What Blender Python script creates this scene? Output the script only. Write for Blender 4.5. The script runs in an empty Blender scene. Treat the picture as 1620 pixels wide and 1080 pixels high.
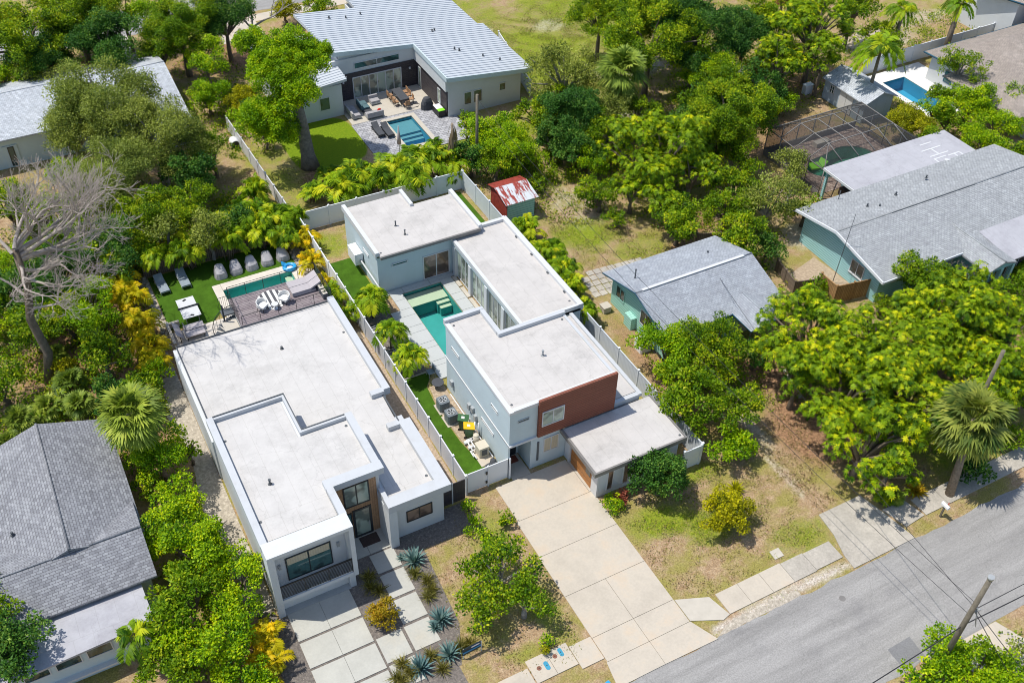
import bpy, math, random
import numpy as np
from mathutils import Vector, Matrix
random.seed(7)
C = bpy.context.scene
COL = C.collection
# ------------------------------------------------------------------ camera, world, sun, exposure
FPX, PITCH, ROLL, YAW, CAMH = 1630.69, math.radians(42.5624), math.radians(1.86123), math.radians(-29.38816), 50.0
_cy, _sy = math.cos(YAW), math.sin(YAW)
_fwd = np.array([-_sy*math.cos(PITCH), _cy*math.cos(PITCH), -math.sin(PITCH)])
_r0 = np.array([_cy, _sy, 0.0]); _u0 = np.cross(_r0, _fwd)
_right = _r0*math.cos(ROLL)+_u0*math.sin(ROLL); _up = _u0*math.cos(ROLL)-_r0*math.sin(ROLL)
cam = bpy.data.cameras.new("camera"); camo = bpy.data.objects.new("camera", cam); COL.objects.link(camo)
cam.sensor_width = 36.0; cam.sensor_fit = 'HORIZONTAL'; cam.lens = 36.0*FPX/1620.0
cam.clip_start = 0.5; cam.clip_end = 3000
mw = Matrix.Identity(4)
for i in range(3):
    mw[i][0] = _right[i]; mw[i][1] = _up[i]; mw[i][2] = -_fwd[i]
mw[2][3] = CAMH
camo.matrix_world = mw
C.camera = camo
def at(px, py, z=0.0):
    """survey helper: world point at height z seen at a pixel of the 1620 px wide survey frame"""
    d = _right*((px-810)/FPX) - _up*((py-540)/FPX) + _fwd
    t = (z-CAMH)/d[2]
    return (float(d[0]*t), float(d[1]*t), float(z))

W = bpy.data.worlds.new("World"); C.world = W; W.use_nodes = True
nt = W.node_tree; nt.nodes.clear()
sky = nt.nodes.new('ShaderNodeTexSky'); sky.sky_type = 'NISHITA'; sky.sun_disc = False
sky.sun_elevation = math.radians(66); sky.sun_rotation = math.radians(-58.4)
bg = nt.nodes.new('ShaderNodeBackground'); bg.inputs[1].default_value = 0.15
wo = nt.nodes.new('ShaderNodeOutputWorld')
nt.links.new(sky.outputs[0], bg.inputs[0]); nt.links.new(bg.outputs[0], wo.inputs[0])
sl = bpy.data.lights.new("sun", 'SUN'); sl.energy = 4.15; sl.angle = math.radians(0.5); sl.color = (1.0, 0.955, 0.87)
so = bpy.data.objects.new("sun", sl); COL.objects.link(so)
_sd = Vector((-math.cos(math.radians(66))*math.cos(math.radians(31.6)), math.cos(math.radians(66))*math.sin(math.radians(31.6)), math.sin(math.radians(66))))
so.rotation_euler = _sd.to_track_quat('Z', 'Y').to_euler(); so.location = (0, 40, 80)
C.view_settings.view_transform = 'Standard'; C.view_settings.look = 'None'
C.view_settings.exposure = 0.08; C.view_settings.gamma = 1.0
C.cycles.max_bounces = 6; C.cycles.transparent_max_bounces = 16; C.cycles.diffuse_bounces = 3
C.cycles.filter_width = 1.0; C.render.filter_size = 1.0
C.cycles.caustics_reflective = False; C.cycles.caustics_refractive = False

# ------------------------------------------------------------------ materials
MATS = {}
def nd(t, typ, **kw):
    n = t.nodes.new(typ)
    for k, v in kw.items(): setattr(n, k, v)
    return n
def mix(t, f, a, b, blend='MIX'):
    m = t.nodes.new('ShaderNodeMix'); m.data_type = 'RGBA'; m.blend_type = blend
    for sock, val in ((m.inputs[0], f), (m.inputs[6], a), (m.inputs[7], b)):
        if hasattr(val, 'links') or isinstance(val, bpy.types.NodeSocket): t.links.new(val, sock)
        elif isinstance(val, (int, float)): sock.default_value = val
        else: sock.default_value = (*val, 1) if len(val) == 3 else val
    return m.outputs[2]
def ramp(t, src, lo, hi, a=0.0, b=1.0):
    m = t.nodes.new('ShaderNodeMapRange'); m.inputs[1].default_value = lo; m.inputs[2].default_value = hi
    m.inputs[3].default_value = a; m.inputs[4].default_value = b
    t.links.new(src, m.inputs[0]); return m.outputs[0]
def noise(t, co, scale, detail=4, rough=.6, sc=None):
    if sc:
        mp = t.nodes.new('ShaderNodeMapping'); mp.inputs['Scale'].default_value = sc; t.links.new(co, mp.inputs[0]); co = mp.outputs[0]
    n = t.nodes.new('ShaderNodeTexNoise'); n.inputs['Scale'].default_value = scale; n.inputs['Detail'].default_value = detail
    n.inputs['Roughness'].default_value = rough; t.links.new(co, n.inputs['Vector']); return n.outputs[0]
def newmat(name):
    m = bpy.data.materials.new(name); m.use_nodes = True; t = m.node_tree; t.nodes.clear()
    o = nd(t, 'ShaderNodeOutputMaterial'); p = nd(t, 'ShaderNodeBsdfPrincipled'); t.links.new(p.outputs[0], o.inputs[0])
    MATS[name] = m
    return m, t, p, o
def sc3(c, k): return tuple(min(1, x*k) for x in c)
def mat(name, col, rough=.7, var=.12, scale=1.5, spec=.3, metal=0, fine=0, bump=0, stain=None, stain_scale=.35, stain_amt=.5, brick=None, fa=.18):
    """general surface: base colour with broad and fine real variation; brick=(w,h,mortar,colour2,mortarcolour,offset)"""
    m, t, p, o = newmat(name)
    tc = nd(t, 'ShaderNodeTexCoord'); co = tc.outputs['Object']; uv = tc.outputs['UV']
    c = mix(t, ramp(t, noise(t, co, scale), .3, .7), sc3(col, 1-var), sc3(col, 1+var))
    if brick:
        w, h, mo, c2, mc, off = brick
        b = nd(t, 'ShaderNodeTexBrick'); b.offset = off; b.inputs['Scale'].default_value = 1; b.inputs['Brick Width'].default_value = w
        b.inputs['Row Height'].default_value = h; b.inputs['Mortar Size'].default_value = mo; b.inputs['Mortar Smooth'].default_value = .2; b.inputs['Bias'].default_value = 0
        t.links.new(uv, b.inputs['Vector']); t.links.new(c, b.inputs['Color1']); b.inputs['Color2'].default_value = (*c2, 1); b.inputs['Mortar'].default_value = (*mc, 1)
        c = b.outputs['Color']
        bm = nd(t, 'ShaderNodeBump'); bm.inputs['Strength'].default_value = .5; bm.inputs['Distance'].default_value = .02; bm.invert = True
        t.links.new(b.outputs['Fac'], bm.inputs['Height']); t.links.new(bm.outputs[0], p.inputs['Normal'])
    if stain:
        c = mix(t, ramp(t, noise(t, co, stain_scale, 6, .7), .52, .75, 0, stain_amt), c, stain)
    if fine:
        c = mix(t, ramp(t, noise(t, co, fine, 3, .7), .3, .7), mix(t, 1.0, c, (1-fa,)*3, 'MULTIPLY'), mix(t, 1.0, c, (1+fa*.8,)*3, 'MULTIPLY'))
    if bump:
        bm = nd(t, 'ShaderNodeBump'); bm.inputs['Strength'].default_value = .6; bm.inputs['Distance'].default_value = bump
        t.links.new(noise(t, co, 25, 3), bm.inputs['Height']); t.links.new(bm.outputs[0], p.inputs['Normal'])
    t.links.new(c, p.inputs['Base Color']); p.inputs['Roughness'].default_value = rough; p.inputs['Metallic'].default_value = metal
    p.inputs['Specular IOR Level'].default_value = spec
    return m
def membrane(name, col, seamw=.9, dirt=(.45, .43, .4), amt=.35):
    """flat roof coating: sheet seams, ponding stains, cracks"""
    m, t, p, o = newmat(name)
    tc = nd(t, 'ShaderNodeTexCoord'); co = tc.outputs['Object']
    c = mix(t, ramp(t, noise(t, co, .6, 6, .7), .35, .65), sc3(col, .93), sc3(col, 1.04))
    c = mix(t, ramp(t, noise(t, co, .33, 8, .78), .50, .72, 0, amt), c, dirt)
    c = mix(t, ramp(t, noise(t, co, 1.3, 8, .85, (.35, 1.6, 1)), .56, .72, 0, amt*.9), c, dirt)
    b = nd(t, 'ShaderNodeTexBrick'); b.offset = .37; b.inputs['Scale'].default_value = 1; b.inputs['Brick Width'].default_value = seamw
    b.inputs['Row Height'].default_value = 7.9; b.inputs['Mortar Size'].default_value = .014; b.inputs['Bias'].default_value = 0
    b.inputs['Color1'].default_value = (1, 1, 1, 1); b.inputs['Color2'].default_value = (.99, .99, .99, 1); b.inputs['Mortar'].default_value = (.87, .865, .85, 1)
    t.links.new(co, b.inputs['Vector'])
    c = mix(t, 1.0, c, b.outputs[0], 'MULTIPLY')
    v = nd(t, 'ShaderNodeTexVoronoi'); v.feature = 'DISTANCE_TO_EDGE'; v.inputs['Scale'].default_value = .35
    n2 = nd(t, 'ShaderNodeTexNoise'); n2.inputs['Scale'].default_value = 1.5; n2.inputs['Detail'].default_value = 5; t.links.new(co, n2.inputs['Vector'])
    va = nd(t, 'ShaderNodeVectorMath', operation='ADD'); t.links.new(co, va.inputs[0]); t.links.new(n2.outputs[1], va.inputs[1]); t.links.new(va.outputs[0], v.inputs['Vector'])
    cr = ramp(t, v.outputs['Distance'], .0, .008, .28, 0)
    c = mix(t, cr, c, sc3(col, .45))
    c = mix(t, ramp(t, noise(t, co, 14, 2), .3, .7), mix(t, 1.0, c, (.96,)*3, 'MULTIPLY'), c)
    t.links.new(c, p.inputs['Base Color']); p.inputs['Roughness'].default_value = .75; p.inputs['Specular IOR Level'].default_value = .25
    return m
def glass(name, col=(.03, .06, .065), rough=.06):
    m, t, p, o = newmat(name)
    tc = nd(t, 'ShaderNodeTexCoord')
    c = mix(t, ramp(t, noise(t, tc.outputs['Object'], .9, 2), .45, .55), sc3(col, .55), sc3(col, 1.5))
    t.links.new(c, p.inputs['Base Color']); p.inputs['Roughness'].default_value = rough; p.inputs['Specular IOR Level'].default_value = .7
    p.inputs['Coat Weight'].default_value = .2; p.inputs['Coat Roughness'].default_value = .02
    return m
def water(name, tint):
    m, t, p, o = newmat(name); t.nodes.remove(p)
    tr = nd(t, 'ShaderNodeBsdfTransparent'); tr.inputs[0].default_value = (*tint, 1)
    gl = nd(t, 'ShaderNodeBsdfGlossy'); gl.inputs['Roughness'].default_value = .03; gl.inputs[0].default_value = (1, 1, 1, 1)
    fr = nd(t, 'ShaderNodeFresnel'); fr.inputs[0].default_value = 1.33
    bm = nd(t, 'ShaderNodeBump'); bm.inputs['Strength'].default_value = .35; bm.inputs['Distance'].default_value = .05
    tc = nd(t, 'ShaderNodeTexCoord'); t.links.new(noise(t, tc.outputs['Object'], 3.5, 3), bm.inputs['Height'])
    t.links.new(bm.outputs[0], gl.inputs['Normal']); t.links.new(bm.outputs[0], fr.inputs['Normal'])
    mx = nd(t, 'ShaderNodeMixShader'); t.links.new(fr.outputs[0], mx.inputs[0]); t.links.new(tr.outputs[0], mx.inputs[1]); t.links.new(gl.outputs[0], mx.inputs[2])
    t.links.new(mx.outputs[0], o.inputs[0]); return m
def foliage(name, dark, mid, tip, transl=.35, rough=.5, rnd=.42):
    m, t, p, o = newmat(name)
    a = nd(t, 'ShaderNodeAttribute', attribute_name='tone'); oi = nd(t, 'ShaderNodeObjectInfo')
    c = mix(t, ramp(t, a.outputs['Fac'], 0, .55), dark, mid)
    c = mix(t, ramp(t, a.outputs['Fac'], .55, 1), c, tip)
    c = mix(t, ramp(t, oi.outputs['Random'], .2, 1, 0, rnd), c, (mid[0]*.46, mid[1]*.62, mid[2]*.8))
    t.links.new(c, p.inputs['Base Color']); p.inputs['Roughness'].default_value = rough; p.inputs['Specular IOR Level'].default_value = .16
    tl = nd(t, 'ShaderNodeBsdfTranslucent'); c2 = mix(t, 1.0, c, (1.25, 1.3, .5), 'MULTIPLY'); t.links.new(c2, tl.inputs[0])
    mx = nd(t, 'ShaderNodeMixShader'); mx.inputs[0].default_value = transl
    t.links.new(p.outputs[0], mx.inputs[1]); t.links.new(tl.outputs[0], mx.inputs[2]); t.links.new(mx.outputs[0], o.inputs[0])
    return m

# ------------------------------------------------------------------ mesh building
class MB:
    def __init__(s): s.v = []; s.f = []; s.sm = []
    def face(s, pts, smooth=False):
        n = len(s.v); s.v += [tuple(p) for p in pts]; s.f.append(tuple(range(n, n+len(pts)))); s.sm.append(smooth); return s
    def box(s, x0, x1, y0, y1, z0, z1):
        if x0 > x1: x0, x1 = x1, x0
        if y0 > y1: y0, y1 = y1, y0
        if z0 > z1: z0, z1 = z1, z0
        a = [(x0,y0,z0),(x1,y0,z0),(x1,y1,z0),(x0,y1,z0),(x0,y0,z1),(x1,y0,z1),(x1,y1,z1),(x0,y1,z1)]
        for q in ((3,2,1,0),(4,5,6,7),(0,1,5,4),(1,2,6,5),(2,3,7,6),(3,0,4,7)): s.face([a[i] for i in q])
        return s
    def obox(s, c, ux, sx, sy, z0, z1, tilt=0):
        """box centred at c (x,y), long side along angle ux (radians)"""
        ca, sa = math.cos(ux), math.sin(ux); P = []
        for z in (z0, z1):
            for dx, dy in ((-1,-1),(1,-1),(1,1),(-1,1)):
                x, y = dx*sx/2, dy*sy/2; P.append((c[0]+x*ca-y*sa, c[1]+x*sa+y*ca, z+tilt*x))
        for q in ((3,2,1,0),(4,5,6,7),(0,1,5,4),(1,2,6,5),(2,3,7,6),(3,0,4,7)): s.face([P[i] for i in q])
        return s
    def prism(s, poly, z0, z1, bottom=True):
        A = sum(poly[i][0]*poly[(i+1) % len(poly)][1]-poly[(i+1) % len(poly)][0]*poly[i][1] for i in range(len(poly)))
        if A < 0: poly = poly[::-1]
        s.face([(x, y, z1) for x, y in poly])
        if bottom: s.face([(x, y, z0) for x, y in poly[::-1]])
        for i in range(len(poly)):
            a, b = poly[i], poly[(i+1) % len(poly)]
            s.face([(a[0],a[1],z0),(b[0],b[1],z0),(b[0],b[1],z1),(a[0],a[1],z1)])
        return s
    def slab(s, pts, th):
        """thick sheet whose top is the given (sloped) polygon, ccw from above"""
        n = len(pts); A = sum(pts[i][0]*pts[(i+1) % n][1]-pts[(i+1) % n][0]*pts[i][1] for i in range(n))
        if A < 0: pts = pts[::-1]
        lo = [(p[0], p[1], p[2]-th) for p in pts]
        s.face(pts); s.face(lo[::-1])
        for i in range(n): s.face([lo[i], lo[(i+1) % n], pts[(i+1) % n], pts[i]])
        return s
    def tube(s, pts, radii, n=8, cap=True):
        pts = [Vector(p) for p in pts]
        if not isinstance(radii, (list, tuple)): radii = [radii]*len(pts)
        rings = []
        for i, p in enumerate(pts):
            d = (pts[min(i+1, len(pts)-1)]-pts[max(i-1, 0)]).normalized()
            a = d.orthogonal().normalized() if i == 0 else (a-d*a.dot(d)).normalized()
            b = d.cross(a)
            rings.append([p+(a*math.cos(2*math.pi*k/n)+b*math.sin(2*math.pi*k/n))*radii[i] for k in range(n)])
        base = len(s.v)
        for r in rings: s.v += [tuple(q) for q in r]
        for i in range(len(rings)-1):
            for k in range(n):
                s.f.append((base+i*n+k, base+i*n+(k+1) % n, base+(i+1)*n+(k+1) % n, base+(i+1)*n+k)); s.sm.append(True)
        if cap:
            s.f.append(tuple(base+k for k in range(n))[::-1]); s.sm.append(False)
            s.f.append(tuple(base+(len(rings)-1)*n+k for k in range(n))); s.sm.append(False)
        return s
    def cyl(s, cx, cy, z0, z1, r0, r1=None, n=16): return s.tube([(cx,cy,z0),(cx,cy,z1)], [r0, r0 if r1 is None else r1], n)
    def ball(s, c, r, nu=12, nv=8):
        if not isinstance(r, (tuple, list)): r = (r, r, r)
        base = len(s.v)
        for j in range(nv+1):
            th = math.pi*j/nv
            for i in range(nu):
                ph = 2*math.pi*i/nu; s.v.append((c[0]+r[0]*math.sin(th)*math.cos(ph), c[1]+r[1]*math.sin(th)*math.sin(ph), c[2]+r[2]*math.cos(th)))
        for j in range(nv):
            for i in range(nu):
                s.f.append((base+j*nu+i, base+(j+1)*nu+i, base+(j+1)*nu+(i+1) % nu, base+j*nu+(i+1) % nu)); s.sm.append(True)
        return s
    def mesh(s, name, loc=(0,0,0), m=None):
        me = bpy.data.meshes.new(name)
        me.from_pydata([(x-loc[0], y-loc[1], z-loc[2]) for x, y, z in s.v], [], s.f)
        me.polygons.foreach_set('use_smooth', s.sm)
        uvl = me.uv_layers.new(name='uv'); z = Vector((0,0,1))
        V = me.vertices
        for p in me.polygons:
            nrm = p.normal
            if abs(nrm.z) > .999 or nrm.length < .5: u, v = Vector((1,0,0)), Vector((0,1,0))
            else: u = z.cross(nrm).normalized(); v = nrm.cross(u).normalized()
            for li in p.loop_indices:
                c = V[me.loops[li].vertex_index].co+Vector(loc); uvl.data[li].uv = (c.dot(u), c.dot(v))
        if m: me.materials.append(M(m))
        return me
    def build(s, name, m, root=None, loc=None):
        l = loc or (tuple(root.location) if root is not None and root.parent is None and root.type == 'EMPTY' else (root.get('_o', (0,0,0)) if root is not None else (0,0,0)))
        l = tuple(l)
        o = bpy.data.objects.new(name, s.mesh(name, l, m)); COL.objects.link(o)
        if root is None: o.location = l
        else: o.parent = root
        o['_o'] = l
        return o
def M(n): return MATS[n] if isinstance(n, str) else n
def tag(o, label=None, cat=None, group=None, kind=None):
    if label: o['label'] = label
    if cat: o['category'] = cat
    if group: o['group'] = group
    if kind: o['kind'] = kind
    return o
def thing(name, label, cat, loc=(0,0,0), group=None):
    o = bpy.data.objects.new(name, None); COL.objects.link(o); o.location = loc; o.empty_display_size = .3
    return tag(o, label, cat, group)
def struct(name, mb, m, loc=(0,0,0)): return tag(mb.build(name, m, None, loc), kind='structure')
def copy_tree(o, parent=None):
    c = o.copy(); COL.objects.link(c)
    if parent is not None: c.parent = parent
    for ch in list(o.children): copy_tree(ch, c)
    return c
def place(o, loc, rz=0, label=None):
    o.location = loc; o.rotation_euler = (0, 0, rz)
    if label: o['label'] = label
    return o
# ------------------------------------------------------------------ material library
mat('stucco_white', (.59,.615,.63), .8, .03, 1.2, bump=.01, stain=(.62,.62,.6), stain_amt=.3)
mat('stucco_pale', (.52,.61,.64), .8, .03, 1.2, bump=.01, stain=(.55,.6,.6), stain_amt=.3)
mat('parapet_white', (.50,.52,.54), .7, .03, 1.5, stain=(.4,.39,.37), stain_scale=.8, stain_amt=.45)
membrane('roof_white_a', (.565,.548,.527), .9, (.31,.30,.285), .5)
membrane('roof_white_b', (.54,.515,.49), .92, (.28,.27,.255), .5)
membrane('roof_grey', (.43,.43,.46), 1.0, (.25,.24,.27), .6)
mat('metal_roof', (.50,.535,.57), .4, .04, .25, spec=.5)
def shingle(n, a, b, mo, st, w=.3, h=.16): mat(n, a, .9, .16, .5, brick=(w, h, .014, b, mo, .5), stain=st, stain_scale=.6, stain_amt=.5, fine=3)
shingle('shingle_grey', (.20,.205,.225), (.30,.31,.33), (.12,.12,.13), (.38,.39,.41))
shingle('shingle_cottage', (.38,.41,.45), (.32,.345,.385), (.21,.225,.25), (.25,.26,.28))
shingle('shingle_teal_house', (.38,.40,.41), (.31,.325,.34), (.21,.215,.225), (.27,.28,.29))
shingle('shingle_pale', (.52,.55,.59), (.42,.45,.49), (.28,.3,.32), (.6,.63,.66))
shingle('shingle_brown', (.36,.31,.27), (.29,.25,.22), (.17,.15,.13), (.42,.37,.33))
mat('siding_teal', (.36,.64,.66), .6, .06, 1, brick=(40., .2, .02, (.38,.66,.68), (.12,.28,.30), 0))
mat('paint_teal', (.20,.43,.46), .6, .08, 1)
mat('paint_mint', (.34,.62,.53), .7, .1, .8, brick=(40., .22, .018, (.36,.64,.55), (.15,.33,.28), 0))
mat('paint_trim_blue', (.03,.10,.16), .5, .1)
mat('siding_greyblue', (.36,.45,.54), .7, .06, 1, brick=(1.2, 30., .01, (.38,.47,.56), (.24,.3,.36), 0))
mat('wood_red', (.25,.09,.056), .6, .15, 2, brick=(30., .155, .014, (.22,.07,.043), (.08,.028,.018), .4), fine=9)
mat('wood_tan', (.42,.25,.14), .55, .12, 2, brick=(.14, 30., .008, (.37,.22,.12), (.2,.11,.06), 0), fine=8)
mat('wood_garage', (.40,.17,.05), .5, .1, 2, brick=(30., .5, .02, (.37,.16,.05), (.12,.05,.02), 0), fine=8)
mat('wood_fence', (.42,.25,.11), .8, .18, 2, brick=(.15, 30., .015, (.33,.19,.08), (.12,.07,.03), 0), fine=8)
mat('wood_weathered', (.17,.13,.10), .9, .2, 2, brick=(.15, 30., .015, (.22,.17,.13), (.06,.05,.04), 0))
mat('deck_wood', (.21,.17,.18), .7, .2, 1.2, brick=(1.6, .16, .014, (.29,.25,.25), (.07,.06,.07), .4), fine=6)
mat('cladding_dark', (.055,.048,.055), .6, .15, 2, brick=(.4,.1,.008,(.075,.065,.07),(.02,.02,.02),.5))
mat('vinyl', (.72,.75,.78), .45, .02, 1, spec=.4)
mat('vinyl_lined', (.62,.66,.70), .45, .02, 1, spec=.4, brick=(.16, 30., .012, (.64,.68,.72), (.46,.49,.52), 0))
mat('vinyl_grey', (.60,.61,.64), .45, .03, 1, spec=.4)
mat('frame_white', (.60,.61,.62), .4, .02)
mat('frame_dark', (.02,.025,.03), .35, .05, spec=.5)
mat('metal_black', (.015,.016,.018), .4, .1, spec=.5)
mat('metal_grey', (.35,.37,.38), .45, .1, spec=.5)
mat('metal_dark', (.10,.11,.12), .5, .1)
mat('bronze', (.20,.19,.18), .5, .1)
glass('glass_dark'); glass('glass_teal', (.045,.11,.105)); glass('glass_pale', (.26,.31,.26), .12); glass('glass_brown', (.17,.12,.09), .1)
mat('blind_cream', (.62,.55,.40), .7, .05, 1, brick=(30., .09, .012, (.66,.59,.43), (.35,.3,.22), 0))
mat('concrete_grey', (.40,.41,.40), .85, .1, .8, fine=10, stain=(.3,.3,.3), stain_amt=.4, fa=.05)
mat('concrete_patio', (.47,.49,.48), .85, .05, .8, fine=10, brick=(2.2, 1.9, .02, (.46,.48,.48), (.27,.28,.28), 0), fa=.05)
mat('concrete_cream', (.51,.455,.375), .85, .1, .5, fine=8, stain=(.50,.35,.21), stain_scale=.5, stain_amt=.5, fa=.05)
mat('concrete_old', (.43,.395,.34), .9, .14, .6, fine=8, stain=(.25,.24,.21), stain_scale=.5, stain_amt=.55)
mat('concrete_slab', (.46,.455,.41), .85, .08, .6, fine=8, stain=(.55,.47,.33), stain_scale=.25, stain_amt=.4, fa=.05)
mat('coping', (.62,.57,.50), .8, .1, 2, stain=(.4,.36,.31), stain_amt=.5, stain_scale=.9)
mat('stone_cream', (.50,.46,.39), .8, .06, 2)
mat('asphalt_base', (.27,.265,.265), .9)
mat('asphalt_patch', (.20,.20,.205), .9, .1, .6, fine=12)
mat('gravel_dark', (.16,.14,.125), .95, .3, 6, fine=16, stain=(.42,.36,.29), stain_scale=7, stain_amt=.8)
mat('gravel_tan', (.40,.31,.22), .95, .25, 6, fine=15, stain=(.58,.49,.38), stain_scale=6, stain_amt=.7)
mat('gravel_light', (.42,.37,.30), .95, .25, 5, fine=15, stain=(.62,.58,.5), stain_scale=5, stain_amt=.7)
mat('turf', (.055,.125,.010), .9, .22, 1.3, spec=.1, fine=22)
mat('pavers', (.29,.29,.31), .85, .3, 1.2, brick=(.45, .3, .016, (.47,.47,.49), (.12,.12,.12), .5), fine=5)
mat('pavers_red', (.52,.41,.34), .85, .2, 1.5, brick=(.3, .2, .014, (.27,.19,.16), (.15,.1,.08), .5), fine=5)
mat('pool_plaster', (.05,.35,.325), .6, .08, 1)
mat('pool_plaster_blue', (.10,.40,.54), .6, .08, 1)
mat('pool_plaster_green', (.30,.60,.50), .6, .15, 1)
mat('pool_tile', (.10,.22,.25), .3, .2, 4)
mat('pool_plaster_aqua', (.12,.52,.48), .6, .06, 1); mat('pool_shelf_grey', (.24,.36,.36), .7, .05, 2); mat('pool_shelf', (.60,.60,.44), .7, .05, 2)
water('water', (.86,.97,.95)); water('water_blue', (.62,.88,.96)); water('water_green', (.42,.72,.62))
mat('plastic_green', (.045,.13,.05), .4, .05, spec=.5); mat('plastic_yellow', (.80,.47,.01), .4, .04, spec=.5); mat('sticker_white', (.8,.78,.72), .6, .02)
mat('plastic_black', (.02,.02,.022), .5, .1, spec=.4); mat('plastic_white', (.80,.81,.82), .35, .02, spec=.5)
mat('ac_grey', (.20,.235,.26), .5, .06, spec=.4, brick=(30.,.06,.012,(.22,.25,.28),(.07,.08,.09),0))
mat('heater_beige', (.58,.53,.42), .5, .05); mat('fabric_grey', (.36,.35,.36), .9, .08, 4); mat('fabric_charcoal', (.07,.075,.085), .9, .1, 4)
mat('fabric_taupe', (.42,.39,.40), .9, .06, 4); mat('fabric_white', (.72,.71,.68), .85, .05, 4); mat('cover_grey', (.40,.39,.41), .85, .14, 3, stain=(.25,.24,.25), stain_scale=4, stain_amt=.6)
mat('fabric_slate', (.25,.30,.34), .9, .1, 4); mat('fabric_teal', (.09,.16,.18), .9, .1, 4); mat('rug_white', (.78,.78,.74), .9, .03, 2); mat('rug_black', (.09,.09,.10), .9, .1, 2)
mat('mat_brown', (.07,.05,.045), .95, .2, 8); mat('mat_red', (.19,.05,.03), .95, .2, 8); mat('float_blue', (.03,.33,.70), .35, .05, spec=.5); mat('float_green', (.25,.68,.03), .35, .05, spec=.5)
mat('pillow_red', (.55,.03,.02), .8, .1); mat('rust', (.27,.045,.03), .7, .3, 3, stain=(.5,.5,.5), stain_scale=.6, stain_amt=.0)
mat('sign_blue', (.005,.03,.055), .4, .03); mat('sign_cyan', (.03,.25,.48), .4, .03); mat('cover_blue', (.05,.28,.42), .5, .08); mat('cover_rust', (.22,.10,.07), .8, .15)
mat('pole_wood', (.17,.15,.115), .85, .25, 3, fine=14); mat('bark', (.17,.135,.10), .95, .25, 4, fine=12, bump=.03); mat('bark_pale', (.33,.30,.265), .95, .2, 3, fine=10)
mat('bark_palm', (.25,.20,.15), .95, .25, 6, fine=12); mat('bark_oak', (.21,.185,.155), .95, .35, 2.5, fine=9, stain=(.07,.06,.05), stain_scale=1.2, stain_amt=.8, bump=.05); mat('bark_dead', (.40,.35,.31), .9, .15, 3, fine=10); mat('stone', (.42,.38,.32), .9, .25, 3, fine=8)
mat('cladding_white', (.70,.70,.68), .7, .03); mat('wire', (.03,.03,.035), .5, .05); mat('flower_red', (.45,.06,.05), .7, .2, 5)
mat('shed_roof_metal', (.55,.60,.62), .5, .1, 1.2, brick=(.3, 30., .02, (.5,.55,.58), (.3,.33,.35), 0), stain=(.27,.04,.025), stain_scale=.55, stain_amt=.0)
def rusty():
    m, t, p, o = newmat('rusty_tin'); tc = nd(t, 'ShaderNodeTexCoord'); co = tc.outputs['Object']
    n = noise(t, co, 1.1, 5, .7, (3.2, .5, 1)); c = mix(t, ramp(t, n, .5, .56), (.55,.58,.6), (.28,.04,.025))
    t.links.new(c, p.inputs['Base Color']); p.inputs['Roughness'].default_value = .6
rusty()
def screen():
    m, t, p, o = newmat('screen_mesh'); tr = nd(t, 'ShaderNodeBsdfTransparent'); mx = nd(t, 'ShaderNodeMixShader'); mx.inputs[0].default_value = .46
    p.inputs['Base Color'].default_value = (.035,.035,.038,1); p.inputs['Roughness'].default_value = .8
    t.links.new(tr.outputs[0], mx.inputs[1]); t.links.new(p.outputs[0], mx.inputs[2]); t.links.new(mx.outputs[0], o.inputs[0])
    m, t, p, o = newmat('rail_glass'); tr = nd(t, 'ShaderNodeBsdfTransparent'); tr.inputs[0].default_value = (.75,.8,.8,1); mx = nd(t, 'ShaderNodeMixShader'); mx.inputs[0].default_value = .25
    p.inputs['Base Color'].default_value = (.1,.12,.13,1); p.inputs['Roughness'].default_value = .1
    t.links.new(tr.outputs[0], mx.inputs[1]); t.links.new(p.outputs[0], mx.inputs[2]); t.links.new(mx.outputs[0], o.inputs[0])
screen()
def asphalt():
    m, t, p, o = newmat('asphalt'); tc = nd(t, 'ShaderNodeTexCoord'); co = tc.outputs['Object']
    c = mix(t, ramp(t, noise(t, co, .8, 6, .7, (.12, 1.3, 1)), .35, .65), (.245,.238,.228), (.345,.335,.322))
    c = mix(t, ramp(t, noise(t, co, .35, 7, .75), .52, .72, 0, .6), c, (.195,.19,.19))
    c = mix(t, ramp(t, noise(t, co, 1.6, 7, .8), .6, .72, 0, .5), c, (.37,.36,.35))
    v = nd(t, 'ShaderNodeTexVoronoi'); v.feature = 'DISTANCE_TO_EDGE'; v.inputs['Scale'].default_value = .3
    n2 = nd(t, 'ShaderNodeTexNoise'); n2.inputs['Scale'].default_value = 1.2; n2.inputs['Detail'].default_value = 6; t.links.new(co, n2.inputs['Vector'])
    va = nd(t, 'ShaderNodeVectorMath', operation='ADD'); t.links.new(co, va.inputs[0]); t.links.new(n2.outputs[1], va.inputs[1]); t.links.new(va.outputs[0], v.inputs['Vector'])
    c = mix(t, ramp(t, v.outputs['Distance'], 0, .010, .22, 0), c, (.13,.125,.12))
    n = noise(t, co, 11, 3, .8); c = mix(t, ramp(t, n, .3, .7), mix(t, 1., c, (.80,)*3, 'MULTIPLY'), mix(t, 1., c, (1.2,)*3, 'MULTIPLY'))
    t.links.new(c, p.inputs['Base Color']); p.inputs['Roughness'].default_value = .9; p.inputs['Specular IOR Level'].default_value = .2
asphalt()
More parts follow.
